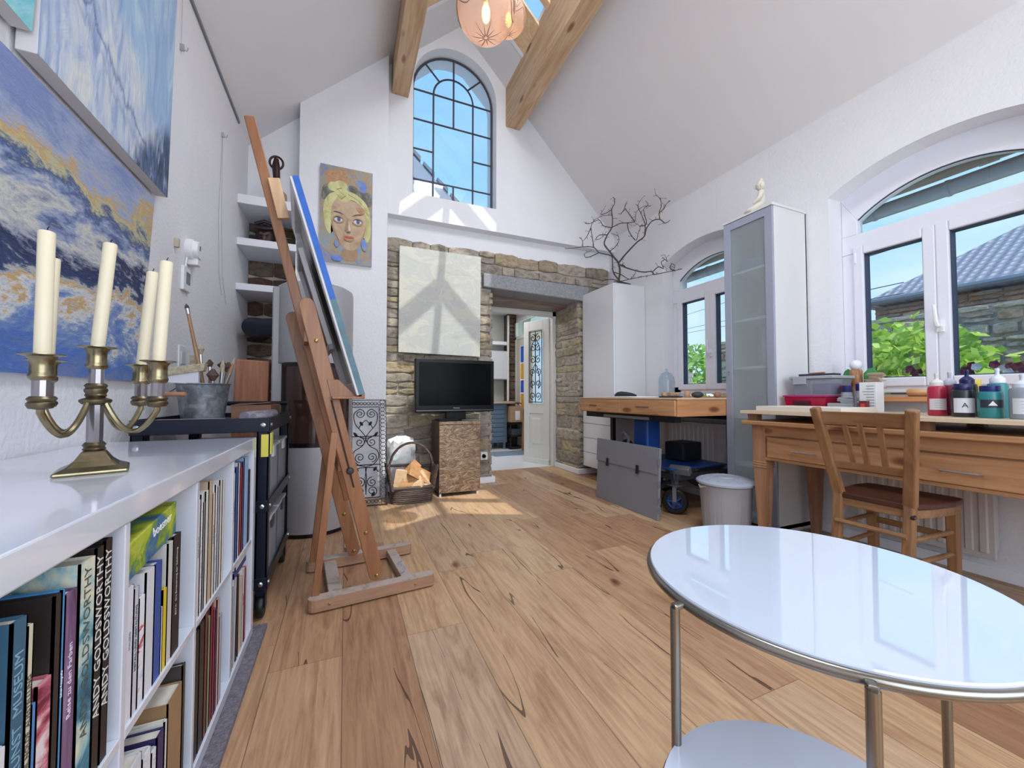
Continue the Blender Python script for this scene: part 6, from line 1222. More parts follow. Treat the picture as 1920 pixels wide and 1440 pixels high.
gb = thing('clip_box', 'clear plastic box with a grey clip lid stacked on the magenta box', 'box', (2.91, 1.59, ZT + .099))
MB().hexa([(2.81, 1.49, ZT + .0995), (3.0, 1.49, ZT + .0995), (3.0, 1.70, ZT + .0995), (2.81, 1.70, ZT + .0995), (2.80, 1.475, ZT + .205), (3.02, 1.475, ZT + .205), (3.02, 1.715, ZT + .205), (2.80, 1.715, ZT + .205)]).build('tub', frosted('clip_tub', 'c9cdd6', .35, .2), gb)
MB().box(2.79, 3.03, 1.462, 1.728, ZT + .205, ZT + .224).build('lid', mat('lid_grey', 'a3a7b0', .4), gb, bev=.004); MB().box(2.815, 2.96, 1.50, 1.60, ZT + .104, ZT + .175).build('contents', mat('contents_blue', '3f5a94', .6, var=.4, vs=40), gb, bev=.01)
MB().box(2.784, 2.797, 1.62, 1.70, ZT + .17, ZT + .222).build('clip', mat('lid_grey', '', .4), gb, bev=.002)
tag(MB().obox((2.90, 1.60, ZT + .233), .10, .20, .014, (0, 0, .15)).build('sketchbook', mat('sketch_dark', '2c3146', .5), bev=.002), 'dark thin sketchbook on the grey clip lid', 'book')
tag(MB().tube([(2.87, 1.55, ZT + .246), (2.91, 1.67, ZT + .246)], .005, 6).build('pencil', mat('pencil_orange', 'c48a70', .5), smooth='auto'), 'orange pencil lying on the dark sketchbook', 'pencil')
def jar(x, y, lab, capc, r_=.026, h=.07, z=ZT, body='dfe6ea'):
    j = thing('paint_jar', lab, 'jar', (x, y, z), 0, 'small jars beside the clip box')
    MB().lathe([(r_ * .9, 0), (r_, .004), (r_, h * .8), (r_ * .8, h * .88)], (x, y, z), 20).build('glass_body', frosted('jar_' + body, body, .45, .15), j, smooth='auto'); MB().lathe([(r_ * .88, h * .86), (r_ * .9, h * .88), (r_ * .9, h * 1.15), (r_ * .8, h * 1.17)], (x, y, z), 20).build('cap', mat('cap_' + capc, capc, .4), j, smooth='auto')
jar(2.90, 1.455, 'small jar with a red cap beside the grey clip box', 'b03a52', .022, .138); jar(2.86, 1.515 - .09, 'jar with a navy cap, left of the white carton', '1a2466', .026, .135); jar(2.93, 1.39, 'jar with a navy cap half behind the white carton', '1d2a72', .026, .145)
ct2 = thing('blister_tray', 'clear plastic tray with beads in front of the jars', 'tray', (2.80, 1.42, ZT))
MB().box(2.745, 2.83, 1.33, 1.475, ZT, ZT + .05).build('tray', frosted('clear_tray', 'd6dde2', .45, .2), ct2, bev=.004); MB().box(2.755, 2.82, 1.34, 1.465, ZT + .003, ZT + .03).build('contents', mat('beads', 'b3a596', .6, var=.5, vs=60), ct2)
ct3 = thing('bead_packet', 'heap of clear packets lying on the plastic tray', 'packet', (2.79, 1.40, ZT + .051)); rnd = random.Random(14)
for k in range(4): MB().obox((2.79, 1.40 + rnd.uniform(-.03, .03), ZT + .056 + k * .009), .06, .09, .007, (rnd.uniform(-.06, .06), rnd.uniform(-.06, .06), rnd.uniform(-.5, .5))).build('packet', frosted('clear_tray', '', .4), ct3, bev=.002)
wcx = thing('white_carton', 'upright white carton with small grey print near the window', 'box', (2.81, 1.325, ZT))
MB().box(2.77, 2.85, 1.28, 1.32, ZT, ZT + .172).box(2.77, 2.85, 1.24, 1.2805, ZT, ZT + .172).build('carton', mat('carton_white', 'e1e2e4', .5), wcx, bev=.002)
mb = MB()
for k in range(9): mb.box(2.7688, 2.7700, 1.25, 1.25 + random.Random(k).uniform(.03, .06), ZT + .02 + k * .016, ZT + .024 + k * .016)
mb.build('print_lines', mat('print_grey', '8d939c', .6), wcx)
tag(MB().tube([(2.72, 1.315, ZT), (2.72, 1.318, ZT + .118)], .008, 10).build('marker_pen', mat('marker_grey', '5c5560', .4), smooth='auto'), 'slim grey marker standing before the white carton', 'pen')
rdb = thing('ink_box', 'small dark red box standing before the white carton', 'box', (2.74, 1.285, ZT)); MB().box(2.725, 2.755, 1.265, 1.302, ZT, ZT + .065).build('carton', mat('dark_red', '6a1c24', .4), rdb, bev=.002); MB().box(2.7235, 2.725, 1.273, 1.294, ZT + .014, ZT + .05).build('emblem', mat('red_emblem', 'c23a2c', .4), rdb)
# jar with ball lid and the green leaf cards on the sill
zs2 = .9455
cj = thing('spice_jar', 'glass jar of brown sticks with a white ball lid on the sill', 'jar', (3.08, 1.482, zs2)); MB().lathe([(.030, 0), (.033, .005), (.033, .165), (.027, .178)], (3.08, 1.482, zs2), 20).build('glass_body', paint('sticks', [(.3, '6a2f28'), (.5, 'a87a50'), (.7, 'd2b48a')], (30, 30, 8), (3, 3, 3), bs=.2), cj, smooth='auto'); MB().sph((3.08, 1.482, zs2 + .205), .034, 18, 12).build('ball_lid', mat('ball_white', 'e6e8f0', .3), cj, smooth=True)
grn = mat('green_felt', '4e9a58', .7)
tag(MB().prism([(3.105, 1.505, zs2), (3.105, 1.56, zs2), (3.105, 1.575, zs2 + .05), (3.105, 1.575, zs2 + .13), (3.105, 1.56, zs2 + .17), (3.105, 1.54, zs2 + .185), (3.105, 1.505, zs2 + .16)], (.006, 0, 0)).build('green_leaf_card', grn, bev=.002), 'green leaf shaped card left of the spice jar', 'card')
tag(MB().prism([(3.105, 1.455, zs2), (3.105, 1.385, zs2), (3.105, 1.375, zs2 + .05), (3.105, 1.375, zs2 + .13), (3.105, 1.40, zs2 + .185), (3.105, 1.43, zs2 + .18), (3.105, 1.455, zs2 + .15)], (.006, 0, 0)).build('green_leaf_card', grn, bev=.002), 'green leaf shaped card right of the spice jar', 'card')
sh = thing('driftwood_stack', 'stack of thin pale driftwood slivers on the sill', 'ornament', (3.06, 1.375, zs2)); mb = MB(); rnd = random.Random(5)
for k in range(19): mb.obox((3.06, 1.375 + rnd.uniform(-.010, .010), zs2 + .005 + k * .0078), .03, .065 + rnd.uniform(-.015, .03), .0060, (0, 0, rnd.uniform(-.4, .4)))
mb.build('slivers', wood('driftwood', 'a08672', 'bfa48e', 'd3bca8', 'Y'), sh)
tag(MB().obox((3.06, 1.27, zs2 + .006), .05, .11, .012, (0, 0, .05)).build('flat_stone', mat('flat_stone', 'a3948a', .7)), 'thin flat stone on the sill right of the driftwood stack', 'stone')
# wooden artist hand lying on the sill
HY = .085
hn = thing('wooden_hand', 'jointed wooden artist hand lying on the window sill', 'mannequin hand', (3.06, 1.08, zs2)); hwd_ = wood('hand_wood', 'b98555', 'cf9d6c', 'deb183', 'Y', 1, .4)
MB().tube([(3.06, 1.135 + HY, zs2 + .024), (3.06, 1.12 + HY, zs2 + .026), (3.06, 1.07 + HY, zs2 + .022), (3.06, 1.035 + HY, zs2 + .019)], [.018, .024, .020, .015], 16).build('forearm', hwd_, hn, smooth='auto')
MB().sph((3.06, 1.028 + HY, zs2 + .018), .013, 12, 8).build('wrist_joint', hwd_, hn, smooth=True)
MB().hexa([(3.045, 1.02 + HY, zs2 + .008), (3.078, 1.02 + HY, zs2 + .008), (3.088, .955 + HY, zs2 + .006), (3.035, .955 + HY, zs2 + .006), (3.045, 1.02 + HY, zs2 + .030), (3.078, 1.02 + HY, zs2 + .030), (3.088, .955 + HY, zs2 + .028), (3.035, .955 + HY, zs2 + .028)]).build('palm', hwd_, hn, bev=.008, seg=3)
for k, (x, L_, cu) in enumerate(((3.040, .050, .010), (3.054, .060, .006), (3.068, .056, .008), (3.082, .044, .014))):
    pts = [(x, .957 + HY, zs2 + .018), (x, .957 + HY - L_ * .4, zs2 + .022), (x, .957 + HY - L_ * .75, zs2 + .022 - cu * .6), (x, .957 + HY - L_, zs2 + .018 - cu)]
    MB().tube(pts, [.0062, .0060, .0055, .0035], 8).build('finger', hwd_, hn, smooth='auto')
MB().tube([(3.042, 1.005 + HY, zs2 + .022), (3.024, .985 + HY, zs2 + .034), (3.022, .960 + HY, zs2 + .038), (3.030, .94 + HY, zs2 + .034)], [.007, .0065, .006, .004], 8).build('thumb', hwd_, hn, smooth='auto')
# paint bottles
lab_w = mat('label_white', 'dcdce0', .5)
def bottle(x, y, lab, c, r_=.034, h=.15, cap='e2e4ea', kind='flip', lc=None, z=ZT, trans=False):
    b = thing('paint_bottle', lab, 'bottle', (x, y, z), 0, 'acrylic paint bottles on the desk'); m = frosted('btl_' + c, c, .6, .15) if trans else mat('btl_' + c, c, .32)
    MB().lathe([(r_ * .92, 0), (r_, .005), (r_, h * .80), (r_ * .92, h * .88), (r_ * .6, h * .93)], (x, y, z), 28).build('body', m, b, smooth='auto')
    cm_ = mat('cap_' + cap, cap, .35)
    if kind == 'nozzle': MB().lathe([(r_ * .72, h * .91), (r_ * .74, h * 1.02), (r_ * .5, h * 1.08), (r_ * .22, h * 1.12), (r_ * .2, h * 1.22), (r_ * .24, h * 1.24), (r_ * .22, h * 1.30)], (x, y, z), 20).build('nozzle_cap', cm_, b, smooth='auto')
    else: MB().lathe([(r_ * .78, h * .90), (r_ * .8, h * .92), (r_ * .8, h * 1.08), (r_ * .74, h * 1.10)], (x, y, z), 24).build('screw_cap', cm_, b, smooth='auto')
    if lc:
        a0, a1 = R(150), R(265); n_ = 12; vs = [(x + r_ * 1.012 * math.cos(a0 + (a1 - a0) * i / n_), y + r_ * 1.012 * math.sin(a0 + (a1 - a0) * i / n_), z + h * q) for q in lc[1] for i in range(n_ + 1)]
        MB().add(vs, [(i, i + 1, n_ + 2 + i, n_ + 1 + i) for i in range(n_)]).build('label', mat('lab_' + lc[0], lc[0], .5), b)
        am = R(207); tx = Vector((x + r_ * 1.03 * math.cos(am), y + r_ * 1.03 * math.sin(am), z + h * (lc[1][0] + lc[1][1]) / 2)); nx = Vector((math.cos(am), math.sin(am), 0)); xd = Vector((-nx.y, nx.x, 0))
        if lc[2] == 'lines':
            mb = MB()
            for k in range(4):
                zz_ = z + h * (lc[1][0] + (lc[1][1] - lc[1][0]) * (.2 + .2 * k)); mb.add([tx + xd * a + Vector((0, 0, zz_ - tx.z + q)) for a, q in ((-.014, 0), (.014, 0), (.014, .0012), (-.014, .0012))], [(0, 1, 2, 3)])
            mb.build('label_print', mat('print_grey', '', .6), b)
        elif lc[2] == 'A':
            text('A', .030, mat('ink_dark', '2a2c34', .5), b, TM(tx, xd, (0, 0, 1)), 'label_print')
        elif lc[2] == 'tri':
            mb = MB(); mb.prism([tx + Vector((0, 0, .012)), tx - xd * .013 + Vector((0, 0, -.008)), tx + xd * .013 + Vector((0, 0, -.008))], nx * .0005); mb.build('label_mark', lab_w, b)
    return b
bottle(2.60, .932, 'tall crimson paint bottle with a white nozzle, leftmost in the front row', 'b02a48', .0325, .155, 'd6d3d0', 'nozzle', ('d9d3d4', (.18, .52), 'lines'))
bottle(2.68, .915, 'dark magenta paint bottle behind the crimson one', '7a2145', .031, .16, 'b9bccc', 'nozzle')
bottle(2.555, .832, 'black paint bottle with a white label in the front row', '25262c', .037, .135, '15194c', 'flip', ('d4d6de', (.14, .62), 'A'))
bottle(2.64, .845, 'navy capped black paint bottle behind the black one', '20222a', .033, .165, '161b52', 'nozzle')
bottle(2.70, .845, 'yellow paint bottle at the back of the group', 'd9b32c', .032, .155, 'dcc24a', 'flip')
bottle(2.535, .745, 'teal paint bottle with a navy cap and triangular mark', '2a7c80', .037, .125, '15206a', 'flip', ('2b2c3c', (.35, .62), 'tri'))
bottle(2.63, .750, 'teal paint bottle with a white nozzle behind the navy capped one', '2f7f86', .032, .165, 'd5dae6', 'nozzle')
bottle(2.52, .652, 'clear medium bottle cut off by the right edge of the photo', 'a9b4c0', .038, .14, 'cfd6e4', 'nozzle', ('c9cdd4', (.15, .6), 'lines'), trans=True)

# ================================================================== CHAIR
cwd = wood('chair_beech', '6f5038', '8a6442', '9c7552', 'Z', 1, .45); cwx = wood('chair_beech_x', '735036', '8a6544', '9d7a58', 'Y', 1, .5); seatm = mat('seat_dark', '4a2a20', .35, var=.2, vs=14)
chh = thing('wooden_chair', 'old beech chair with three slats pushed to the desk', 'chair', (2.43, 1.04, 0))
def pst(y0, yt, label='back_post'):
    return MB().bar((2.19, y0, 0), (2.25, y0 + .0, .48), .040, .034, (1, 0, 0)).bar((2.25, y0, .47), (2.125, yt, .893), .046, .034, (1, 0, 0), w2=.040).build(label, cwd, chh, bev=.007)
pst(1.165, 1.195); pst(.90, .835)
# top rail, lower rail, slats
def lerp(z, y0, yt): t = (z - .47) / .423; return 2.25 - .125 * t, y0 + (yt - y0) * t
def crail(z0, z1, w_, name):
    a0 = lerp(z0, 1.165, 1.195); b0 = lerp(z0, .90, .835); a1 = lerp(z1, 1.165, 1.195); b1 = lerp(z1, .90, .835)
    mb = MB(); n = 8; vs = []
    for i in range(n + 1):
        t = i / n; bow = -.018 * math.sin(math.pi * t) * -1
        for (A, B, z) in ((a0, b0, z0), (a1, b1, z1)):
            x = A[0] + (B[0] - A[0]) * t + bow; y = A[1] + (B[1] - A[1]) * t; vs += [(x - w_ / 2, y, z), (x + w_ / 2, y, z)]
    fs = [];
    for i in range(n): k = i * 4; fs += [(k, k + 2, k + 6, k + 4), (k + 1, k + 5, k + 7, k + 3), (k + 2, k + 3, k + 7, k + 6), (k, k + 4, k + 5, k + 1)]
    mb.add(vs, fs + [(0, 1, 3, 2), (n * 4, n * 4 + 2, n * 4 + 3, n * 4 + 1)]); return mb.build(name, cwx, chh, bev=.003)
crail(.812, .875, .018, 'top_rail'); crail(.60, .635, .016, 'lower_rail')
for t in (.30, .48, .70):
    a = lerp(.62, 1.165, 1.195); b = lerp(.62, .90, .835); a1 = lerp(.83, 1.165, 1.195); b1 = lerp(.83, .90, .835)
    MB().bar((a[0] + .014, a[1] + (b[1] - a[1]) * t, .625), (a1[0] + .014, a1[1] + (b1[1] - a1[1]) * (t * .96), .825), .022, .010, (1, 0, 0)).build('slat', cwd, chh, bev=.002)
st_ = MB(); poly = [(2.235, 1.17), (2.235, .895), (2.33, .865), (2.50, .845), (2.60, .855), (2.615, .88), (2.615, 1.19), (2.60, 1.215), (2.50, 1.225), (2.33, 1.20)]
st_.prism([(x, y, .455) for x, y in poly], (0, 0, .026)); st_.build('seat', seatm, chh, bev=.006)
st_ = MB(); ip = [((x - 2.43) * .97 + 2.43, (y - 1.035) * .97 + 1.035) for x, y in poly]; st_.prism([(x, y, .418) for x, y in ip], (0, 0, .037)); st_.build('seat_frame', cwx, chh, bev=.004)
for y in (.885, 1.185): MB().bar((2.585, y, 0), (2.58, y, .42), .036, .036, (1, 0, 0), w2=.042, t2=.042).build('front_leg', cwd, chh, bev=.005)
for z in (.245, .345):
    MB().tube([(2.215, .90, z), (2.215, 1.165, z)], .011, 8).build('stretcher', cwx, chh, smooth='auto')
    for y0, y1 in ((.90, .885), (1.165, 1.185)): MB().tube([(2.22, y0, z - .02), (2.58, y1, z - .02)], .011, 8).build('stretcher', cwx, chh, smooth='auto')
MB().bar((2.583, .885, .30), (2.583, 1.185, .30), .014, .03).build('stretcher', cwx, chh, bev=.003)
MB().lathe([(.010, 0), (.012, .003), (.006, .008)], (2.232, .883, .43), 12, M=Matrix.Rotation(R(-60), 3, 'Y')).build('bolt', mat('bolt_dark', '3a302c', .4, metal=.6), chh)

# ================================================================== RADIATOR
ra = thing('radiator', 'white panel radiator under the window behind the chair', 'radiator', (3.03, 1.15, .12))
mb = MB(); mb.box(3.01, 3.03, .885, 1.47, .12, .74)
k = 0; y = .905
while y < 1.44: mb.prism([(3.01, y, .15), (3.002, y + .006, .15), (3.002, y + .030, .15), (3.01, y + .036, .15)], (0, 0, .56)); y += .052
mb.box(3.03, 3.09, .895, 1.46, .16, .70); mb.build('panel', mat('radiator_white', 'c9c5c4', .4), ra, bev=.002)
mb = MB(); mb.box(3.0, 3.095, .88, 1.475, .735, .75); mb.build('top_grille', mat('radiator_white', '', .4), ra, bev=.002)
MB().box(3.06, RWX, .95, .98, .3, .35).box(3.06, RWX, 1.33, 1.36, .3, .35).build('wall_bracket', mat('radiator_white', '', .4), ra)
r2 = thing('radiator', 'white panel radiator in the dark below the pine bench', 'radiator', (3.03, 2.7, .12))
mb = MB(); mb.box(3.02, 3.04, 2.40, 3.05, .12, .70); y = 2.42
while y < 3.02: mb.prism([(3.02, y, .15), (3.012, y + .006, .15), (3.012, y + .030, .15), (3.02, y + .036, .15)], (0, 0, .52)); y += .052
mb.build('panel', mat('radiator_white', '', .4), r2, bev=.002); MB().box(3.04, RWX, 2.5, 2.53, .3, .35).box(3.04, RWX, 2.9, 2.93, .3, .35).build('wall_bracket', mat('radiator_white', '', .4), r2)

# ================================================================== ROUND TABLE
ni = mat('satin_nickel', '8d8880', .25, metal=1); wg = mat('white_glass', 'c6cfe0', .03, coat=1.0)
tb2 = thing('round_side_table', 'round white glass side table with nickel tube legs in the foreground', 'table', (.805, .469, 0)); TC = (.805, .469)
MB().lathe([(0.001, .610), (.281, .610), (.2815, .613), (.280, .6155), (.001, .616)], (TC[0], TC[1], 0), 128).build('glass_top', wg, tb2, smooth='auto')
MB().tube([(TC[0] + .281 * math.cos(a), TC[1] + .281 * math.sin(a), .6025) for a in [2 * math.pi * i / 96 for i in range(96)]], .0078, 12, closed=True).build('rim_tube', ni, tb2, smooth=True)
for x, y in ((.506, .502), (.583, .272), (1.082, .388)):
    l_ = MB().tube([(x, y, 0), (x, y, .600)], .0078, 16).build('leg', ni, tb2, smooth='auto')
    d = Vector((TC[0] - x, TC[1] - y, 0)); L_ = d.length; d.normalize(); MB().bar(Vector((x, y, .600)) - d * .004, Vector((x, y, .604)) + d * (L_ - .276), .013, .012, t2=.006).build('bracket', ni, l_, bev=.003)
SC = (.563, .3215)
MB().lathe([(.001, .376), (.187, .376), (.190, .379), (.189, .382), (.001, .383)], (SC[0], SC[1], 0), 96).build('lower_glass', wg, tb2, smooth='auto')
MB().tube([(SC[0] + .188 * math.cos(a), SC[1] + .188 * math.sin(a), .373) for a in [2 * math.pi * i / 72 for i in range(72)]], .005, 10, closed=True).build('lower_rim', ni, tb2, smooth=True)

# ================================================================== PENDANT LAMPS
gm = bpy.data.materials.new('etched_globe'); gm.use_nodes = True; nt = gm.node_tree; b = nt.nodes['Principled BSDF']; b.inputs['Base Color'].default_value = srgb('dccbc2'); b.inputs['Roughness'].default_value = .25
t = N(nt, 'ShaderNodeBsdfTransparent'); t.inputs[0].default_value = srgb('fbe9de'); x = N(nt, 'ShaderNodeMixShader'); tl = N(nt, 'ShaderNodeBsdfTranslucent'); tl.inputs[0].default_value = srgb('ffead8'); x2 = N(nt, 'ShaderNodeMixShader'); x2.inputs[0].default_value = .3
nt.links.new(b.outputs[0], x2.inputs[1]); nt.links.new(tl.outputs[0], x2.inputs[2]); x.inputs[0].default_value = .40; nt.links.new(t.outputs[0], x.inputs[1]); nt.links.new(x2.outputs[0], x.inputs[2]); nt.links.new(x.outputs[0], nt.nodes['Material Output'].inputs[0])
etch = mat('etched_line', '8f6f5c', .6); bulbm = emit('bulb_glow', 'ffc070', 9)
def globe(cx, cy, cz, r_, lab, ztop):
    g = thing('pendant_globe', lab, 'lamp', (cx, cy, ztop), 0, 'etched glass globe pendants')
    MB().lathe([(r_ * math.sin(a), -r_ * math.cos(a)) for a in [math.pi * (.0 + .90 * i / 30) for i in range(31)]], (cx, cy, cz), 48, cap=False).build('glass_globe', gm, g, smooth=True)
    zt = cz + r_ * math.cos(math.pi * .1); MB().lathe([(r_ * .31, zt - .01), (r_ * .36, zt), (r_ * .34, zt + .03), (r_ * .12, zt + .06), (.006, zt + .07)], (cx, cy, 0), 24).build('cap', brass, g, smooth='auto')
    MB().tube([(cx, cy, zt + .06), (cx, cy, ztop)], .004, 6).build('cord', mat('cord_brown', '5a4a3a', .6), g)
    MB().sph((cx, cy, cz - .02), (.020, .020, .048), 14, 10).build('bulb', bulbm, g, smooth=True); MB().lathe([(.016, .025), (.018, zt - cz)], (cx, cy, cz), 14).build('lamp_holder', brass, g)
    mb = MB()
    def sp(th, ph, rr=1.004): return (cx + r_ * rr * math.sin(th) * math.cos(ph), cy + r_ * rr * math.sin(th) * math.sin(ph), cz - r_ * rr * math.cos(th))
    for k in range(12): ph = 2 * math.pi * k / 12; mb.tube([sp(.06 + .1 * i * (1 if k % 2 else .65), ph) for i in range(6)], [.0022, .0022, .002, .0016, .001, .0006], 4)
    for k in range(6):
        ph = 2 * math.pi * (k + .5) / 6
        mb.tube([sp(1.55 - .45 * math.sin(math.pi * i / 12), ph - .5 + i / 12) for i in range(13)], .0022, 4)
        for q in range(5): mb.tube([sp(1.3 + .5 * i / 4, ph + (q - 2) * .05 * (1 + i * .8)) for i in range(5)], [.002, .002, .0016, .0012, .0006], 4)
        for q in (-1, 1):
            for j in range(4): mb.tube([sp(1.75 + .1 * j, ph), sp(1.68 + .1 * j, ph + q * .09), sp(1.60 + .1 * j, ph + q * .16)], .0016, 4)
    mb.build('etched_pattern', etch, g)
    lp = bpy.data.lights.new('bulb_light', 'POINT'); lp.energy = .3; lp.color = (1, .72, .45); lp.shadow_soft_size = .03; lo = bpy.data.objects.new('bulb_light', lp); COL.objects.link(lo); lo.location = (cx, cy, cz - .06)
globe(.595, 1.72, 2.792, .139, 'etched glass globe pendant, nearest, with a glowing filament bulb', 3.99)
globe(.93, 2.25, 3.37, .112, 'etched glass globe pendant half hidden behind the nearest one', 4.3)

# ================================================================== OUTSIDE THE WINDOWS
grd = mat('garden_ground', 'a8a59c', .9, var=.2, vs=2)
tag(MB().box(3.5, 40, -30, 40, -.3, -.1).box(-30, 3.5, 7.3, 40, -.3, -.1).build('garden_ground', grd, kind='world'), 'pale paved garden ground outside the windows', kind='structure')
gw = MB(); stones(-4.0, 6.2, -.1, 2.12, lambda u, z, d: (7.5 - d, u, z), gw, .12, .22, .16, .42, .035, .05, seed=41)
gw.box(7.52, 7.8, -4, 6.2, -.1, 2.12); 
tag(gw.build('garden_wall', stonem2, bev=.004, seg=1), 'rubble stone garden wall behind the bush', 'wall')
hs = thing('neighbour_house', 'neighbouring stone house with a grey tiled hipped roof', 'house', (12, 0, 0)); hw_ = MB(); stones(-8, 4.15, 1.6, 2.62, lambda u, z, d: (9.3 - d, u, z), hw_, .10, .2, .25, .6, .02, .04, seed=43); hw_.box(9.32, 14, -8, 4.15, 0, 2.62)
hw_.build('wall', stone_material('house_stone', [(0, 'b09080'), (.3, 'd0b094'), (.5, 'dda27c'), (.7, 'bab0aa'), (1, 'e6d6bc')]), hs)
def roofm(name='roof_tiles'):
    m, nt, b = base(name); b.inputs['Roughness'].default_value = .7; v = coords(nt)
    w1 = N(nt, 'ShaderNodeTexWave', wave_type='BANDS', bands_direction='Y'); w1.inputs['Scale'].default_value = 2.4; nt.links.new(v, w1.inputs['Vector']); w2 = N(nt, 'ShaderNodeTexWave', wave_type='BANDS', bands_direction='Z', wave_profile='SAW'); w2.inputs['Scale'].default_value = 3.6; nt.links.new(v, w2.inputs['Vector'])
    mu = N(nt, 'ShaderNodeMath', operation='MULTIPLY'); nt.links.new(w1.outputs['Fac'], mu.inputs[0]); nt.links.new(w2.outputs['Fac'], mu.inputs[1])
    nt.links.new(ramp(nt, mu.outputs[0], [(0, '83808c'), (.3, 'a19eaa'), (.9, 'c6c2cc')]), b.inputs['Base Color']); bump(nt, b, mu.outputs[0], 1, .05); return m
rt = roofm(); E_, Zr = 2.74, 4.35
rf = MB(); e0 = (9.05, 4.35, E_ - .08); e1 = (9.05, -9, E_ - .08); r0 = (11.6, 2.4, Zr); r1 = (11.6, -9, Zr); bk_ = (14.2, 4.35, E_ - .08); bk1 = (14.2, -9, E_ - .08)
rf.add([e0, e1, r1, r0, bk_, bk1], [(0, 1, 2, 3), (0, 3, 4), (3, 2, 5, 4), (0, 4, 5, 1)]); rf.build('roof', rt, hs)
mb = MB(); mb.tube([(9.02, 4.4, E_ - .06), (9.02, -9, E_ - .06)], .06, 8); mb.build('gutter', mat('gutter_grey', '7f8690', .5, metal=.4), hs)
mb = MB(); mb.tube([(10.4, 1.72, 3.4), (10.4, 1.72, 4.35)], .02, 6); mb.build('antenna_mast', mat('mast', '5e6674', .5), hs); MB().lathe([(.0, 0), (.12, .015), (.2, .05)], (10.35, 1.62, 3.95), 20, M=Matrix.Rotation(R(-100), 3, 'X'), cap=False).tube([(10.4, 1.72, 3.9), (10.4, 1.35, 3.88)], .015, 5).build('satellite_dish', mat('dish', '76808e', .5), hs)
pwl = MB()
for z in (2.55, 2.72, 3.3): pwl.tube([(14, 14, z + 1.2), (9, 5, z + .2), (8, 3.2, z)], .008, 4)
tag(pwl.build('power_line', mat('mast', '', .5)), 'thin overhead lines behind the left window sash', 'cable')
# leaves
def leaf_mat(name, a, b_, c_):
    m, nt, b = base(name); b.inputs['Roughness'].default_value = .5; g = N(nt, 'ShaderNodeNewGeometry'); c = ramp(nt, g.outputs['Random Per Island'], [(0, a), (.5, b_), (1, c_)]); nt.links.new(c, b.inputs['Base Color'])
    tl = N(nt, 'ShaderNodeBsdfTranslucent'); nt.links.new(c, tl.inputs[0]); x = N(nt, 'ShaderNodeMixShader'); x.inputs[0].default_value = .4; nt.links.new(b.outputs[0], x.inputs[1]); nt.links.new(tl.outputs[0], x.inputs[2]); nt.links.new(x.outputs[0], nt.nodes['Material Output'].inputs[0]); return m
lv = leaf_mat('bright_leaves', '8db83e', 'bddc5c', 'e4ee80'); lv2 = leaf_mat('garden_leaves', '6a9a44', '9cc85c', 'c8e07c')
def bush(name, lab, cat, c, r_, n, size, m, seed, stem=None):
    rnd = random.Random(seed); g = thing(name, lab, cat, (c[0], c[1], -.1)); mb = MB()
    for i in range(n):
        th = math.acos(rnd.uniform(-1, 1)); ph = rnd.uniform(0, 2 * math.pi); k = rnd.uniform(.55, 1) ** .5 * (1 + .12 * math.sin(ph * 5 + th * 4))
        p = Vector((c[0] + r_[0] * k * math.sin(th) * math.cos(ph), c[1] + r_[1] * k * math.sin(th) * math.sin(ph), c[2] + r_[2] * k * math.cos(th)))
        if p.z < -.08: continue
        d = Vector((rnd.uniform(-1, .2), rnd.uniform(-1, 1), rnd.uniform(-.7, .4))).normalized(); u = d.orthogonal().normalized(); u = (Matrix.Rotation(rnd.uniform(0, 6.28), 3, d) @ u); s_ = size * rnd.uniform(.7, 1.3); w_ = d.cross(u) * .0 + u
        mb.add([p, p + d * s_ * .5 + u * s_ * .32, p + d * s_, p + d * s_ * .5 - u * s_ * .32], [(0, 1, 2, 3)])
    mb.build('foliage', m, g); s2 = MB()
    for k in range(6): s2.tube([(c[0] + .05 * math.cos(k), c[1] + .05 * math.sin(k), -.1), (c[0] + r_[0] * .5 * math.cos(k), c[1] + r_[1] * .5 * math.sin(k), c[2] + r_[2] * .4)], [.02, .008], 5)
    s2.build('stems', bark, g); return g
bush('hydrangea_bush', 'bright yellow green leafy bush before the garden wall', 'bush', (5.9, 2.45, .80), (.6, .95, .95), 4200, .13, lv, 1)
bush('garden_shrub', 'bright green shrub seen through the far arched window', 'bush', (6.5, 6.8, .9), (.7, .9, .95), 1800, .12, lv, 2)
bush('garden_tree', 'round green tree in the distance behind the far window', 'tree', (9.5, 9.5, 1.3), (1.5, 1.8, 1.3), 1800, .22, lv2, 3)
gp_ = MB(); stones(5.0, 5.5, -.1, 1.35, lambda u, z, d: (5.0 - d, u, z), gp_, .1, .2, .15, .3, seed=51); gp_.box(5.0, 5.5, 5.0, 5.5, -.1, 1.35); tag(gp_.build('garden_pier', stonem2), 'square stone garden pier outside the far window', 'pier')
gt = thing('garden_table', 'dark metal garden table outside the far window', 'table', (4.7, 4.3, -.1)); MB().box(4.4, 5.0, 3.95, 4.75, .80, .83).build('tabletop', blk, gt); mb = MB()
for x, y in ((4.43, 4.0), (4.97, 4.0), (4.43, 4.7), (4.97, 4.7)): mb.tube([(x, y, -.1), (x, y, .8)], .015, 6)
mb.build('leg', blk, gt); tag(MB().lathe([(.04, 0), (.05, .01), (.05, .09), (.03, .1)], (4.6, 4.25, .831), 14).build('lantern', blk), 'dark lantern on the garden table', 'lantern')
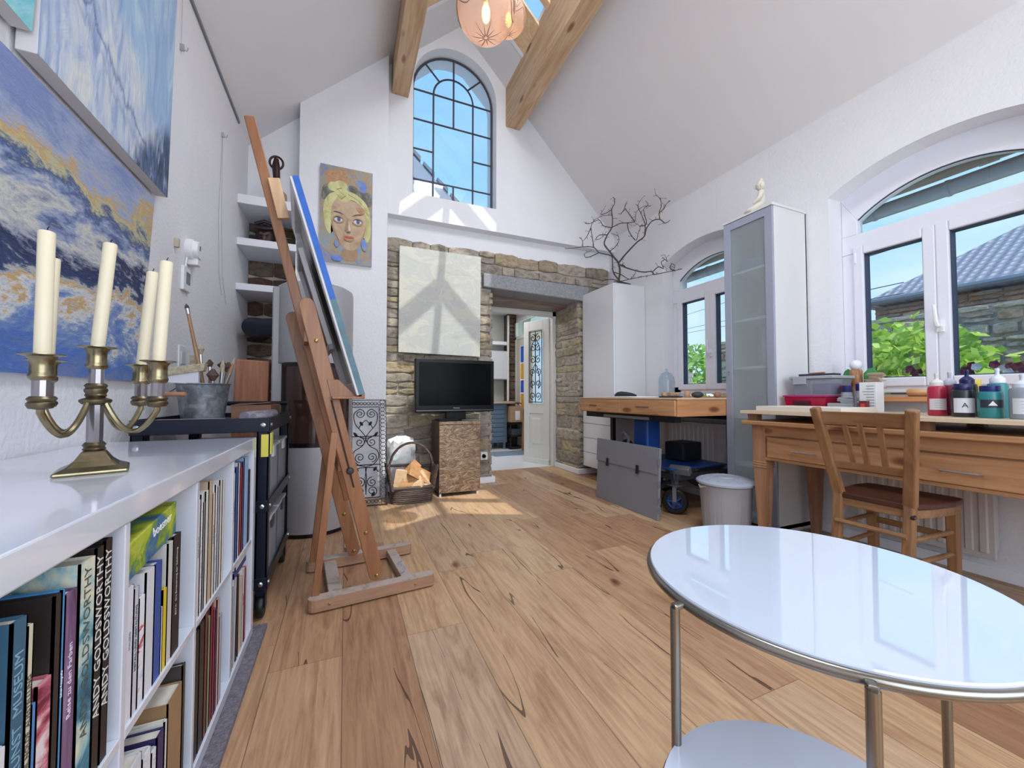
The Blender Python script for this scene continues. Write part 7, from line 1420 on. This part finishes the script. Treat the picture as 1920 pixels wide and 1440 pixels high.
# flower box with petunias
fb = thing('flower_box', 'window box with dark red petunias outside the desk window', 'planter', (3.56, 1.05, .72))
MB().box(3.53, 3.67, .62, 1.50, .72, .99).build('box', mat('planter', '6a5a50', .8), fb); rnd = random.Random(8); lf_ = MB(); fl = MB(); fw = MB()
for i in range(420):
    p = Vector((3.60 + rnd.uniform(-.08, .08), rnd.uniform(.60, 1.52), .98 + rnd.uniform(0, .10))); d = Vector((rnd.uniform(-1, 1), rnd.uniform(-1, 1), rnd.uniform(-.3, 1))).normalized(); u = d.orthogonal().normalized(); s_ = .035; lf_.add([p, p + d * s_ * .5 + u * s_ * .3, p + d * s_, p + d * s_ * .5 - u * s_ * .3], [(0, 1, 2, 3)])
for i in range(60):
    c_ = Vector((3.58 + rnd.uniform(-.05, .05), rnd.uniform(.62, 1.45), 1.03 + rnd.uniform(0, .11))); n_ = Vector((-1, rnd.uniform(-.6, .6), rnd.uniform(-.2, .8))).normalized(); u = n_.orthogonal().normalized(); v = n_.cross(u); (fl if i % 7 else fw).add([c_ - n_ * .012] + [c_ + (u * math.cos(a) + v * math.sin(a)) * (.026 if k % 2 else .021) for k, a in enumerate([2 * math.pi * q / 10 for q in range(10)])], [(0, 1 + k, 1 + (k + 1) % 10) for k in range(10)])
lf_.build('leaves', lv2, fb); fl.build('red_blossoms', mat('petunia', '7d1c3c', .6, var=.3, vs=40), fb); fw.build('white_blossoms', mat('petunia_white', 'd8d4dc', .6), fb)
# gutter and eaves above the windows
eg = thing('roof_gutter', 'grey zinc gutter along the eaves outside the arched windows', 'gutter', (3.68, 1.9, 2.36)); gz = mat('gutter_zinc', 'b9bec4', .45, metal=.5, var=.1)
MB().tube([(3.68, -1.2, 2.335), (3.68, 4.4, 2.325)], .050, 16).build('gutter_tube', gz, eg, smooth='auto')
mb = MB()
for y in (.35, 1.22, 1.62, 2.35, 3.1): mb.tube([(3.68, y, 2.33), (3.68, y + .018, 2.33)], .055, 16)
mb.build('joint_ring', gz, eg, smooth='auto')
ev = thing('roof_eaves', 'weathered wooden eaves above the gutter', 'eaves', (3.6, 1.9, 2.46)); ew = wood('eaves_wood', 'a08e7c', 'bfae9a', 'd6c8b4', 'Y', 1, .8); MB().hexa([(3.48, -1.2, 2.70), (3.80, -1.2, 2.47), (3.80, 4.4, 2.47), (3.48, 4.4, 2.70), (3.48, -1.2, 2.74), (3.80, -1.2, 2.51), (3.80, 4.4, 2.51), (3.48, 4.4, 2.74)]).build('boarding', ew, ev)
MB().box(3.585, 3.605, -1.2, 4.4, 2.375, 2.50).build('fascia', ew, ev)
for y in (.30, 1.02, 1.95, 2.72, 3.5): MB().hexa([(3.48, y, 2.54), (3.74, y, 2.42), (3.74, y + .09, 2.42), (3.48, y + .09, 2.54), (3.48, y, 2.70), (3.74, y, 2.52), (3.74, y + .09, 2.52), (3.48, y + .09, 2.70)]).build('rafter_end', ew, ev, bev=.004)
# neighbouring roof seen through the arched window
nr = thing('adjacent_roof', 'white verge and tiles of an adjacent roof seen through the arched window', 'roof', (.9, 6.3, 3.2))
MB().hexa([(.2, 5.8, 5.05), (2.05, 5.8, 3.3), (2.05, 9, 3.3), (.2, 9, 5.05), (.2, 5.8, 5.13), (2.05, 5.8, 3.38), (2.05, 9, 3.38), (.2, 9, 5.13)]).build('tiles', rt, nr)
MB().hexa([(.15, 5.76, 4.85), (2.02, 5.76, 3.1), (2.02, 5.80, 3.1), (.15, 5.80, 4.85), (.15, 5.76, 5.14), (2.06, 5.76, 3.39), (2.06, 5.80, 3.39), (.15, 5.80, 5.14)]).build('verge_board', mat('verge_white', '9fa6b6', .6), nr)
mb = MB()
for k in range(9): t = k / 9; mb.hexa([(.2 + 1.85 * t, 5.74, 5.14 - 1.75 * t), (.2 + 1.85 * t + .16, 5.74, 4.99 - 1.75 * t), (.2 + 1.85 * t + .16, 5.9, 4.99 - 1.75 * t), (.2 + 1.85 * t, 5.9, 5.14 - 1.75 * t), (.2 + 1.85 * t, 5.74, 5.19 - 1.75 * t), (.2 + 1.85 * t + .16, 5.74, 5.06 - 1.75 * t), (.2 + 1.85 * t + .16, 5.9, 5.06 - 1.75 * t), (.2 + 1.85 * t, 5.9, 5.19 - 1.75 * t)])
mb.build('verge_tile', mat('verge_tile', '7b7f8c', .6), nr); MB().box(.1, 2.0, 5.82, 8.9, 2.3, 3.3).build('wall', mat('render_white', '9c98a4', .8), nr)
